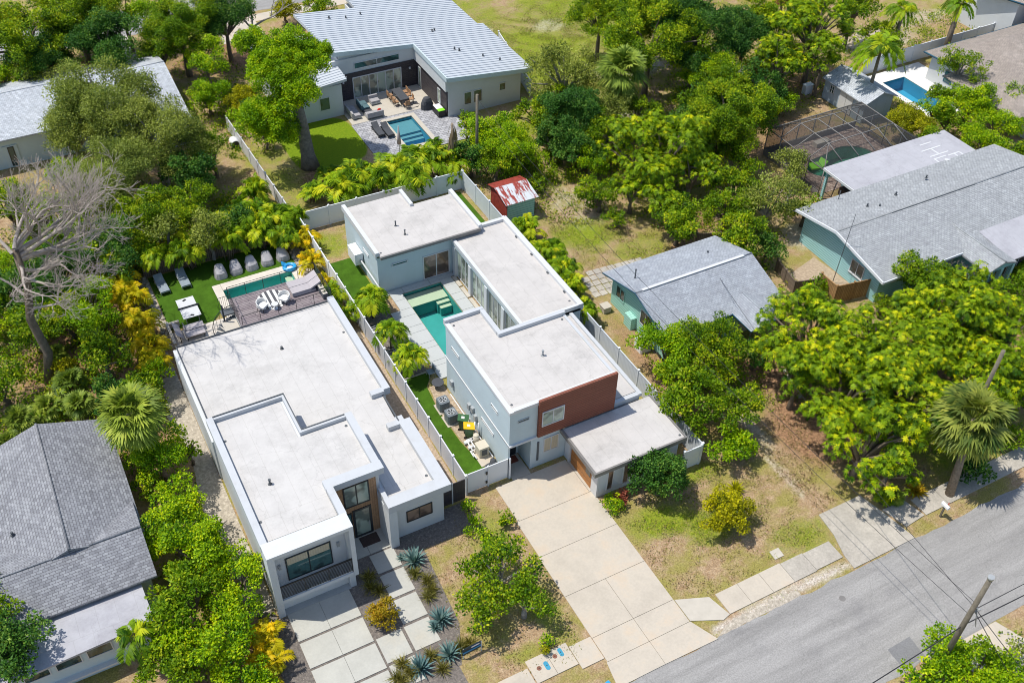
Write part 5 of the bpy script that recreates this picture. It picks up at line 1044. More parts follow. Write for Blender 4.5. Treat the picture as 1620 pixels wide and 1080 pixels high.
cover('blue oblong cover closest to the driveway', 17.35,24.35,.12,.26,'cover_blue'); cover('blue oblong cover between the two rusty round covers', 16.3,24.0,.13,.27,'cover_blue'); cover('rusty round cover next to the driveway side blue cover', 16.95,24.28,.13,.13,'cover_rust'); cover('rusty round cover on the outer left of the cover slab', 15.85,24.05,.13,.13,'cover_rust')
q = MB(); q.prism([(31.6,23.8),(32.25,23.8),(32.3,24.4),(31.65,24.4)], 0, .06); single('concrete_cover', 'square grey concrete lid in the grass near the pavement', 'cover', q, 'stone_cream', (31.9,24.1,0))
q = MB(); q.prism([(18.3,21.4),(18.8,21.5),(18.75,21.75),(18.25,21.65)], .0, .12); single('recycling_crate', 'small cyan crate lid on the verge at the bottom edge', 'crate', q, 'float_blue', (18.5,21.5,0))
# barrel in the back yard
br = thing('barrel', 'white barrel lying on the dry ground beside the old fence', 'barrel', (15.5,78.5,0)); x, y, _ = at(375,230); q = MB(); q.tube([(x-.2,y-.45,.38),(x-.2,y+.45,.38)], .36, 14); q.build('drum', 'plastic_white', br); q = MB(); q.tube([(x-.2,y-.5,.38),(x-.2,y-.44,.38)], .33, 14); q.build('opening', 'plastic_black', br)
# patio bits beside the cottage
q = MB(); q.box(34.2,34.8,47.0,47.6,.0,.5); q.box(34.15,34.85,46.95,47.65,.5,.55); single('garden_table', 'small cream table on the paving by the cottage corner', 'table', q, 'stone_cream', (34.5,47.3,0))
# ------------------------------------------------------------------ utility poles and cables
def pole(label, x, y, h, r0=.17, r1=.12, lean=(0,0), cap=None, arms=True, name='utility_pole', m='pole_wood'):
    p_ = thing(name, label, 'pole', (x,y,0)); q = MB(); q.tube([(x,y,0),(x+lean[0]*.5,y+lean[1]*.5,h*.5),(x+lean[0],y+lean[1],h)], [r0,(r0+r1)/2,r1], 12); q.build('mast', m, p_)
    if cap: q = MB(); q.cyl(x+lean[0],y+lean[1],h-.02,h+.16,r1*1.2,r1*1.25,12); q.build('cap', cap, p_)
    if arms:
        q = MB()
        for dz, dx, dy in ((-2.2,.3,.0),(-2.5,.34,.1),(-2.9,.3,-.1),(-2.35,.1,-.28)): q.tube([(x,y,h+dz),(x+dx,y+dy,h+dz)], .035, 5); q.ball((x+dx,y+dy,h+dz),(.07,.07,.1),8,6)
        for k in range(6): q.tube([(x+.25,y,h-2.3),(x+.3+.1*math.sin(k),y-.1*k,h-2.9-.15*k)], .018, 4)
        q.build('bracket', 'metal_grey', p_)
    return p_
pole('weathered wooden utility pole with grey cap at the edge of the street', 34.85,14.15,8.45,.165,.125,(.05,-.02),'metal_grey')
pole('tall slim grey wooden pole behind the back fence of the white house', 34.2,67.9,7.6,.14,.12,(0,0),None,False)
_a = at(1561,608,6); pole('pale wooden pole rising behind the round fan palm', _a[0], _a[1], 8.8,.15,.12,(.1,0),None,False)
pole('thin antenna mast against the gable of the teal house', 52.0,42.2,6.5,.03,.02,(.3,0),None,False,'antenna_mast','metal_dark')
def cable(label, a, b_, sag, r=.014, m='wire', n=24, group='overhead cables'):
    q = MB(); P = []
    for i in range(n+1): t = i/n; P.append((a[0]+(b_[0]-a[0])*t, a[1]+(b_[1]-a[1])*t, a[2]+(b_[2]-a[2])*t-sag*4*t*(1-t)))
    q.tube(P, r, 5, False); single('cable', label, 'cable', q, m, a, group)
PT = (35.0,14.15)
cable('overhead cable crossing the street to the corner of the garage wing', (PT[0],PT[1],6.2), (34.2,67.9,7.2), 1.2)
cable('lower overhead cable crossing the street towards the back fence', (PT[0],PT[1],5.2), (34.2,67.9,6.2), 1.6)
cable('overhead cable running from the street pole over the neighbour driveway', (PT[0],PT[1],5.9), (41.5,44.0,3.6), .8)
cable('thick cable along the far side of the street towards the right edge', (PT[0]+.3,PT[1],4.3), (75,13.4,5.0), .9, .03)
cable('thick cable along the far side of the street towards the bottom edge', (PT[0]-.1,PT[1],4.3), (0,13.2,5.0), .9, .03)
cable('thin cable along the far side of the street towards the right edge', (PT[0]+.3,PT[1],5.6), (75,14.2,6.2), .9, .02)
cable('thin guy wire dropping from the street pole into the bushes', (PT[0]+.3,PT[1],5.5), (38.6,9.5,.2), .1, .02); cable('second guy wire dropping from the street pole beside the first', (PT[0]+.3,PT[1],5.3), (37.4,10.0,.2), .1, .02)
# ------------------------------------------------------------------ vegetation
def npmesh(name, Vx, F, tone, m):
    me = bpy.data.meshes.new(name); k = F.shape[1]
    me.vertices.add(len(Vx)); me.vertices.foreach_set('co', Vx.astype(np.float32).ravel())
    me.loops.add(F.size); me.loops.foreach_set('vertex_index', F.astype(np.int32).ravel()); me.polygons.add(len(F)); me.polygons.foreach_set('loop_start', (np.arange(len(F))*k).astype(np.int32))
    a = me.attributes.new('tone', 'FLOAT', 'FACE'); a.data.foreach_set('value', np.clip(tone, 0, 1).astype(np.float32))
    me.materials.append(M(m)); me.update(); me.validate(); return me
def norm(a): return a/np.maximum(np.linalg.norm(a, axis=1, keepdims=True), 1e-9)
def blades(c, d, up, L, Wd, tone, droop=.0):
    """diamond shaped leaves: base c, axis d, leaf normal up"""
    n = len(c); L = np.broadcast_to(L, n)[:, None]; Wd = np.broadcast_to(Wd, n)[:, None]
    s = norm(np.cross(d, up)); dz = np.array([0, 0, -1.0])
    V_ = np.stack([c, c+d*L*.45+s*Wd*.5, c+d*L+dz*L*droop, c+d*L*.45-s*Wd*.5], 1)
    return V_.reshape(-1, 3), np.arange(n*4).reshape(n, 4), np.broadcast_to(tone, n).copy()
def join(parts):
    V_, F_2, T = [], [], []; o = 0
    for v, f, t in parts: V_.append(v); F_2.append(f+o); T.append(t); o += len(v)
    return np.concatenate(V_), np.concatenate(F_2), np.concatenate(T)
def sph(rg, n, zmin=-1.0):
    z = rg.uniform(zmin, 1, n); a = rg.uniform(0, 2*np.pi, n); r = np.sqrt(1-z*z); return np.stack([r*np.cos(a), r*np.sin(a), z], 1)
def clumps(rg, R, Rz, n, zmin=-.45, lobes=True):
    if R > 1.4 and lobes:
        nl = int(7+R*R*1.25); rl = R*min(.42, .62/R**.55); d = sph(rg, nl, zmin); ph = rg.uniform(0, 6.28, 2)
        lob = 1+.14*np.sin(3*np.arctan2(d[:,1], d[:,0])+ph[0])+.08*np.sin(5*np.arctan2(d[:,1], d[:,0])+ph[1])
        ctr = d*((1-rl/R*.75)*rg.uniform(.86, 1.1, nl)*lob*np.where(rg.random(nl) < .8, 1, .5))[:, None]*np.array([R, R, Rz]); k = rg.integers(0, nl, n); e = sph(rg, n, -.5)
        return ctr[k]+e*(rl*rg.uniform(.45, .95, (n, 1)))*np.array([1, 1, .8])
    return clumps_small(rg, R, Rz, n, zmin)
def clumps_small(rg, R, Rz, n, zmin=-.45):
    """lobed crown: clump centres scattered near an uneven ellipsoid surface and inside it"""
    d = sph(rg, n, zmin); ph = rg.uniform(0, 6.28, 4)
    lob = 1+.16*np.sin(3*np.arctan2(d[:,1], d[:,0])+ph[0])+.10*np.sin(5*np.arctan2(d[:,1], d[:,0])+ph[1])+.12*np.sin(4*d[:,2]+ph[2])
    rad = np.where(rg.random(n) < .72, rg.uniform(.70, .90, n), rg.uniform(.25, .7, n))*lob
    return d*rad[:, None]*np.array([R, R, Rz])
def crown_broad(seed, R, Rz, L=.34, Wd=.17, dens=1.0, nc=None, rc=.27, zmin=-.45, flat=.8, rag=.3, tvar=.5, rosette=False, lobes=True):
    rg = np.random.default_rng(seed); nc = nc or int(14+9*R*R**.35); C_ = clumps(rg, R*(1.1 if lobes and R > 1.4 else 1), Rz*(1.1 if lobes and R > 1.4 else 1), nc, zmin, lobes); parts = []
    rcs = R*rc*rg.uniform(.6, 1.2, nc)*(1.0 if R < 2 else .86); ct = rg.uniform(0, 1, nc)
    for i in range(nc):
        area = 4*np.pi*rcs[i]**2; n = max(10, int(area/(L*Wd*.5)*1.05*dens)); 
        if rosette:
            k = 7; m_ = max(4, n//k); nd_ = sph(rg, m_, -.5); p = C_[i]+nd_*rcs[i]*rg.uniform(.72, 1.08, (m_, 1))*np.array([1, 1, flat])
            n3 = norm(nd_+np.array([0, 0, .7])); t1 = norm(np.cross(n3, norm(rg.normal(size=(m_, 3))))); t2 = np.cross(n3, t1); tn = np.clip(.10+tvar*(ct[i]-.5)+.60*(rg.random(m_))**1.5+.15*nd_[:,2], 0, 1)
            for j in range(k):
                a = 2*np.pi*(j+rg.random(m_)*.5)/k; d = norm(t1*np.cos(a)[:, None]+t2*np.sin(a)[:, None]+n3*rg.uniform(.0, .55, (m_, 1))); parts.append(blades(p, d, n3, L*rg.uniform(.8, 1.25, m_), Wd*.62, tn+rg.uniform(-.08, .08, m_), .22))
        else:
            nd_ = sph(rg, n, -.8); p = C_[i]+nd_*(rcs[i]*rg.uniform(.6, 1+rag, (n, 1)))*np.array([1, 1, flat])
            d = norm(rg.normal(size=(n, 3))*.8+nd_*.7+np.array([0, 0, .1])); up = norm(nd_*.7+rg.normal(size=(n, 3))*.4+np.array([0, 0, .8]))
            parts.append(blades(p, d, up, L*rg.uniform(.7, 1.3, n), Wd*rg.uniform(.8, 1.2, n), .35+tvar*(ct[i]-.5)+rg.uniform(-.28, .38, n)))
    return join(parts), C_, rcs
def fronds(rg, base, az, el, Lf, nl=22, ll=.5, lw=.06, droop=1.0, tone=.5, vee=.5, petiole=.15, quad=True):
    """feather fronds: arched rachis with leaflets on both sides, vectorised over fronds"""
    parts = []; n = len(az); t = np.linspace(petiole, 1, nl)
    dx = np.stack([np.cos(az), np.sin(az)], 1)
    def pos(tt):
        x = tt*np.cos(el)-.12*tt**2*droop; z = tt*np.sin(el)-droop*.55*tt**2; return base+np.concatenate([dx*(x*Lf)[:, None], (z*Lf)[:, None]], 1)
    prev = pos(np.full(n, petiole*.0))
    for i, u in enumerate(t):
        p = pos(np.full(n, u)); tan = norm(pos(np.full(n, min(u+.03, 1.05)))-pos(np.full(n, u-.03))); side = norm(np.cross(tan, np.array([0, 0, 1.0]))); up = np.cross(side, tan)
        lf = ll*(1-.55*abs(2*u-1.05)**1.6)
        for s in (-1, 1):
            d = norm(side*s+tan*.55+up*vee*rg.uniform(.3, 1, (n, 1))-np.array([0, 0, .25])); parts.append(blades(p, d, norm(up+side*s*-.3), lf*Lf/1.8*rg.uniform(.85, 1.15, n), lw*Lf/1.8, tone+rg.uniform(-.12, .12, n), .25*droop))
        if i % 4 == 0:
            e = p-prev; parts.append(blades(prev, norm(e), up, np.linalg.norm(e, axis=1), .045, tone+.1)); prev = p
    return parts
def areca(seed, R, H, n=34, gold=0, stems=7):
    rg = np.random.default_rng(seed); st = rg.normal(size=(stems, 2))*R*.28; k = rg.integers(0, stems, n); az = rg.uniform(0, 6.283, n); el = rg.uniform(.55, 1.4, n)
    base = np.stack([st[k, 0], st[k, 1], H*rg.uniform(.30, .62, n)], 1); tn = np.clip(rg.uniform(.1, .9, n)+gold, 0, 1)
    return join(fronds(rg, base, az, el, R*rg.uniform(.85, 1.3, n), 17, .52, .085, 1.15, tn)), st
def sabal(seed, R, n=46, blade=.95, nb=20, k=1.0):
    rg = np.random.default_rng(seed); az = rg.uniform(0, 6.283, n); el = np.linspace(1.45, -.75, n)+rg.uniform(-.15, .15, n); parts = []
    dx = np.stack([np.cos(az)*np.cos(el), np.sin(az)*np.cos(el), np.sin(el)], 1); pl = R*rg.uniform(.42, .58, n); c = dx*pl[:, None]
    side = norm(np.cross(dx, np.array([0, 0, 1.0])+rg.normal(size=(n, 3))*.15)); up = np.cross(side, dx)
    age = np.clip((1.0-el)/2.2, 0, 1); tn = np.clip(.35+rg.uniform(-.25, .25, n)+.38*(age > .72), 0, 1)
    parts.append(blades(np.zeros((n, 3)), dx, up, pl, .08, tn))
    for j in range(nb):
        a = (j/(nb-1)-.5)*2*1.75; d = norm(dx*np.cos(a)+side*np.sin(a)-up*.18+rg.normal(size=(n, 3))*.05); parts.append(blades(c, d, up, R*.56*blade*(1-.18*abs(a)/1.7)*rg.uniform(.85, 1.12, n), R*.075*k, tn+rg.uniform(-.15, .15, n), .30))
    return join(parts)
def rosette_plant(seed, R, n=34, w=.16, el0=.15, el1=1.3, droop=.0):
    rg = np.random.default_rng(seed); az = np.arange(n)*2.39996; el = np.linspace(el0, el1, n)+rg.uniform(-.1, .1, n); d = np.stack([np.cos(az)*np.cos(el), np.sin(az)*np.cos(el), np.sin(el)], 1)
    s = norm(np.cross(d, np.array([0, 0, 1.0]))); up = np.cross(s, d); L = R*rg.uniform(.85, 1.1, n); parts = []; z0 = np.zeros((n, 3)); z0[:, 2] = .08
    m1 = z0+d*L[:, None]*.4; tip = z0+d*L[:, None]-np.array([0, 0, droop])*L[:, None]; ww = R*w
    V_ = np.stack([z0-s*ww*.35, m1-s*ww*.5, m1-up*.06*R, z0-up*.03, z0+s*ww*.35, m1+s*ww*.5, tip], 1).reshape(-1, 3); b_ = np.arange(n)[:, None]*7
    F = np.concatenate([b_+np.array([[0, 3, 2, 1]]), b_+np.array([[3, 4, 5, 2]]), b_+np.array([[1, 2, 6, 6]]), b_+np.array([[2, 5, 6, 6]])])
    F3 = np.concatenate([b_+np.array([[0, 3, 2]]), b_+np.array([[0, 2, 1]]), b_+np.array([[3, 4, 5]]), b_+np.array([[3, 5, 2]]), b_+np.array([[1, 2, 6]]), b_+np.array([[2, 5, 6]])])
    tn = np.tile(rg.uniform(.2, .8, n), 6); return V_, F3, tn
def tuft(seed, R, H, n=130):
    rg = np.random.default_rng(seed); az = rg.uniform(0, 6.283, n); el = rg.uniform(.5, 1.5, n); d = np.stack([np.cos(az)*np.cos(el), np.sin(az)*np.cos(el), np.sin(el)], 1); c = np.concatenate([rg.normal(size=(n, 2))*R*.12, np.zeros((n, 1))], 1)
    return blades(c, d, norm(np.cross(d, rg.normal(size=(n, 3)))), H*rg.uniform(.7, 1.2, n), .045, rg.uniform(0, 1, n), .25)
def branches(q, pts, base, r0, rg, nmax=12):
    """limbs from base to some clump centres"""
    idx = rg.permutation(len(pts))[:nmax]
    for i in idx:
        e = Vector(pts[i]); b_ = Vector(base); m1 = b_.lerp(e, .5)+Vector((rg.uniform(-.2, .2), rg.uniform(-.2, .2), .12*(e-b_).length)); q.tube([b_, m1, e], [r0, r0*.6, r0*.22], 6, False)
SP = {
 'mango': dict(m='leaf_mango', L=.22, Wd=.12, dens=.6, rosette=True, rc=.19, zmin=-.3, tvar=.35, nck=1.15),
 'lime': dict(m='leaf_lime', L=.15, Wd=.10, dens=.62, rc=.22, tvar=.45, nck=1.1),
 'ficus': dict(m='leaf_green', L=.17, Wd=.11, dens=.62, rc=.20, tvar=.5, nck=1.1),
 'dark': dict(m='leaf_dark', L=.17, Wd=.10, dens=.62, rc=.22, tvar=.5, nck=1.1),
 'olive': dict(m='leaf_olive', L=.16, Wd=.085, dens=.45, rc=.2, rag=.6, tvar=.5, nck=1.2),
 'sparse': dict(m='leaf_green', L=.17, Wd=.11, dens=.6, rc=.17, rag=.6, tvar=.5, nck=1.2),
 'scrub': dict(m='leaf_olive', L=.2, Wd=.11, dens=.4, rc=.18, rag=.7, tvar=.5, nck=.8),
 'yellow': dict(m='leaf_yellow', L=.13, Wd=.09, dens=.8, rc=.21, tvar=.4, nck=1.4, lobes=False),
 'dense': dict(m='leaf_lime', L=.15, Wd=.10, dens=.75, rc=.24, tvar=.45, nck=1.3, lobes=False),
 'fir': dict(m='leaf_dark', L=.16, Wd=.10, dens=.75, rc=.21, tvar=.5, nck=1.4, lobes=False),
 'rust': dict(m='leaf_rust', L=.18, Wd=.1, dens=.8, rc=.27, tvar=.5),
 'red': dict(m='leaf_red', L=.18, Wd=.09, dens=.7, rc=.3, tvar=.5),
}
CACHE = {}
def crown_mesh(sp, R, zr, var):
    k = (sp, R, zr, var)
    if k not in CACHE:
        a = dict(SP[sp]); m = a.pop('m'); nck = a.pop('nck', 1); nc = int((16+10*R**1.75)*nck); seed = abs(hash((len(sp)*7+ord(sp[0]), int(R*10), int(zr*10), var))) % 100000
        if R > 3.2: a['rc'] = a['rc']*.82; nc = int(nc*1.25)
        (V_, F, T), C_, rc = crown_broad(seed, R, R*zr, nc=nc, **a); rg = np.random.default_rng(seed)
        q = MB(); base = (0, 0, -R*zr*.75); branches(q, C_, base, .05+.028*R, rg, 7+int(3*R))
        CACHE[k] = (npmesh('crown', V_, F, T, m), q.mesh('branches', m=('bark_pale' if sp in ('olive','sparse','scrub') else 'bark')))
    return CACHE[k]
trunk_cache = {}
def trunk_mesh(R, m='bark'):
    k = (round(R), m)
    if k not in trunk_cache:
        q = MB(); rr = random.Random(k[0]); r0 = .07+.05*R; q.tube([(0,0,0),(rr.uniform(-.1,.1),rr.uniform(-.1,.1),.33),(rr.uniform(-.15,.15),rr.uniform(-.15,.15),.7),(0,0,1)], [r0*1.25, r0, r0*.85, r0*.7], 9); trunk_cache[k] = q.mesh('trunk', m=m)
    return trunk_cache[k]
cnt = [0]
def sub(root, name, me, loc=(0,0,0), sc=(1,1,1), rz=0):
    o = bpy.data.objects.new(name, me); COL.objects.link(o); o.parent = root; o.location = loc; o.scale = sc; o.rotation_euler = (0, 0, rz); return o
def tree(sp, px, py, hc, R, label, zr=.8, name=None, group=None):
    cnt[0] += 1; i = cnt[0]; x, y, _ = at(px, py, hc); Rq = max(.5, round(R*2)/2) if R < 2 else float(round(R)); s = R/Rq
    cm, bm_ = crown_mesh(sp, Rq, zr, i % 2); bush = hc < R*zr+.35
    root = thing(name or ('shrub' if bush else 'tree'), label, 'shrub' if bush else 'tree', (x, y, 0), group)
    rz = i*2.4; sub(root, 'crown', cm, (0, 0, hc), (s, s, s), rz); zb = hc-R*zr*.75
    if zb > .2:
        sub(root, 'branches', bm_, (0, 0, hc), (s, s, s), rz); sub(root, 'trunk', trunk_mesh(Rq, 'bark_pale' if sp in ('olive','sparse','scrub') else 'bark'), (0, 0, 0), (1, 1, zb+.05))
    else: sub(root, 'stem', trunk_mesh(max(1, Rq*.5)), (0, 0, 0), (.6, .6, max(.3, hc*.8)))
    return root
AR = {}
def arecap(px, py, hc, R, label, mt='leaf_areca', gold=0, group='areca palm clumps'):
    cnt[0] += 1; v = cnt[0] % 3; k = (mt, v); H = hc*1.5
    if k not in AR:
        (V_, F, T), st = areca(100+v*7+len(mt), 2.0, 3.6, 64, gold); q = MB()
        for s_ in st: q.tube([(s_[0]*.4, s_[1]*.4, 0), (s_[0]*.8, s_[1]*.8, 1.2), (s_[0], s_[1], 2.2)], [.05, .045, .04], 6)
        AR[k] = (npmesh('crown', V_, F, T, mt), q.mesh('stems', m='bark_palm'))
    x, y, _ = at(px, py, hc); root = thing('areca_palm', label, 'palm', (x, y, 0), group); s = R/2.0; sz = H/3.6
    sub(root, 'crown', AR[k][0], (0,0,0), (s, s, sz), cnt[0]*1.7); sub(root, 'stems', AR[k][1], (0,0,0), (s, s, sz), cnt[0]*1.7); return root
FP = {}
def fanpalm(px, py, hc, R, label, mt='leaf_sabal', lean=(0,0), skirt=True, tr=.2):
    cnt[0] += 1; v = cnt[0] % 2
    if (mt, v) not in FP: FP[(mt, v)] = npmesh('crown', *sabal(40+v, 2.0, 60), mt)
    x, y, _ = at(px, py, hc); root = thing('fan_palm', label, 'palm', (x-lean[0], y-lean[1], 0)); sub(root, 'crown', FP[(mt, v)], (lean[0], lean[1], hc), (R/2, R/2, R/2*.9), cnt[0]*1.3)
    if hc > 1.2: q = MB(); q.tube([(0,0,0),(lean[0]*.4,lean[1]*.4,hc*.5),(lean[0],lean[1],hc)], [tr*1.25, tr, tr*.95], 12); sub(root, 'trunk', q.mesh('trunk', m='bark_palm'))
    return root
def feather(px, py, hc, R, label, mt='leaf_areca', n=18, lean=(0,0), tr=.14, el=(.0,1.2), seed=None, droop=1.2, name='feather_palm', ll=.5, nl=24, lw=.09):
    cnt[0] += 1; rg = np.random.default_rng(seed or cnt[0]); az = np.arange(n)*2.4+rg.uniform(-.2, .2, n); e = rg.uniform(el[0], el[1], n); base = np.tile(np.array([[0, 0, 0.0]]), (n, 1))
    me = npmesh('crown', *join(fronds(rg, base, az, e, R*rg.uniform(.85, 1.1, n), nl, ll, lw, droop, np.clip(rg.uniform(.1, .85, n), 0, 1), .6)), mt)
    x, y, _ = at(px, py, hc); root = thing(name, label, 'palm', (x-lean[0], y-lean[1], 0)); sub(root, 'crown', me, (lean[0], lean[1], hc))
    q = MB(); q.tube([(0,0,0),(lean[0]*.4,lean[1]*.4,hc*.5),(lean[0],lean[1],hc)], [tr*1.3, tr, tr*.8], 10); sub(root, 'trunk', q.mesh('trunk', m='bark_palm')); return root
def deadtree(label, x, y, segs, r0=.5, seed=1, depth=5, name='bare_tree', trunk=None, m='bark_dead', rtip=.012, lift=0):
    """bare tree: limbs given as first directions, then recursive forking; returns thing with trunk + branches"""
    rr = random.Random(seed); root = thing(name, label, 'tree', (x, y, 0)); q = MB(); T = [Vector(p) for p in trunk]; q.tube([tuple(p) for p in T], [r0*(1-.35*i/(len(T)-1)) for i in range(len(T))], 12); sub(root, 'trunk', q.mesh('trunk', m=('bark' if lift else m))); b = MB()
    def grow(p, d, L, r, dep):
        n = 4; P = [p]; dd = d.copy()
        for i in range(n):
            dd = (dd+Vector((rr.uniform(-.22,.22), rr.uniform(-.22,.22), rr.uniform(-.16,.2)))).normalized(); P.append(P[-1]+dd*L/n)
        b.tube([tuple(v) for v in P], [max(rtip, r*(1-.45*i/n)) for i in range(n+1)], 6 if r > .05 else (4 if r > .02 else 3), False)
        if dep == 0: return
        for k in range(3 if dep > 1 else 4):
            i = rr.choice((2,3,4,4)); nd_ = (dd+Vector((rr.uniform(-.75,.75), rr.uniform(-.75,.75), rr.uniform(-.35,.6)))).normalized(); grow(P[i], nd_, L*rr.uniform(.55,.82), r*.55, dep-1)
    for (o, d, L, r) in segs: grow(Vector(o)+Vector((0,0,lift)), Vector(d).normalized(), L*(.72 if lift else 1), r, depth)
    sub(root, 'branches', b.mesh('branches', m=m)); return root
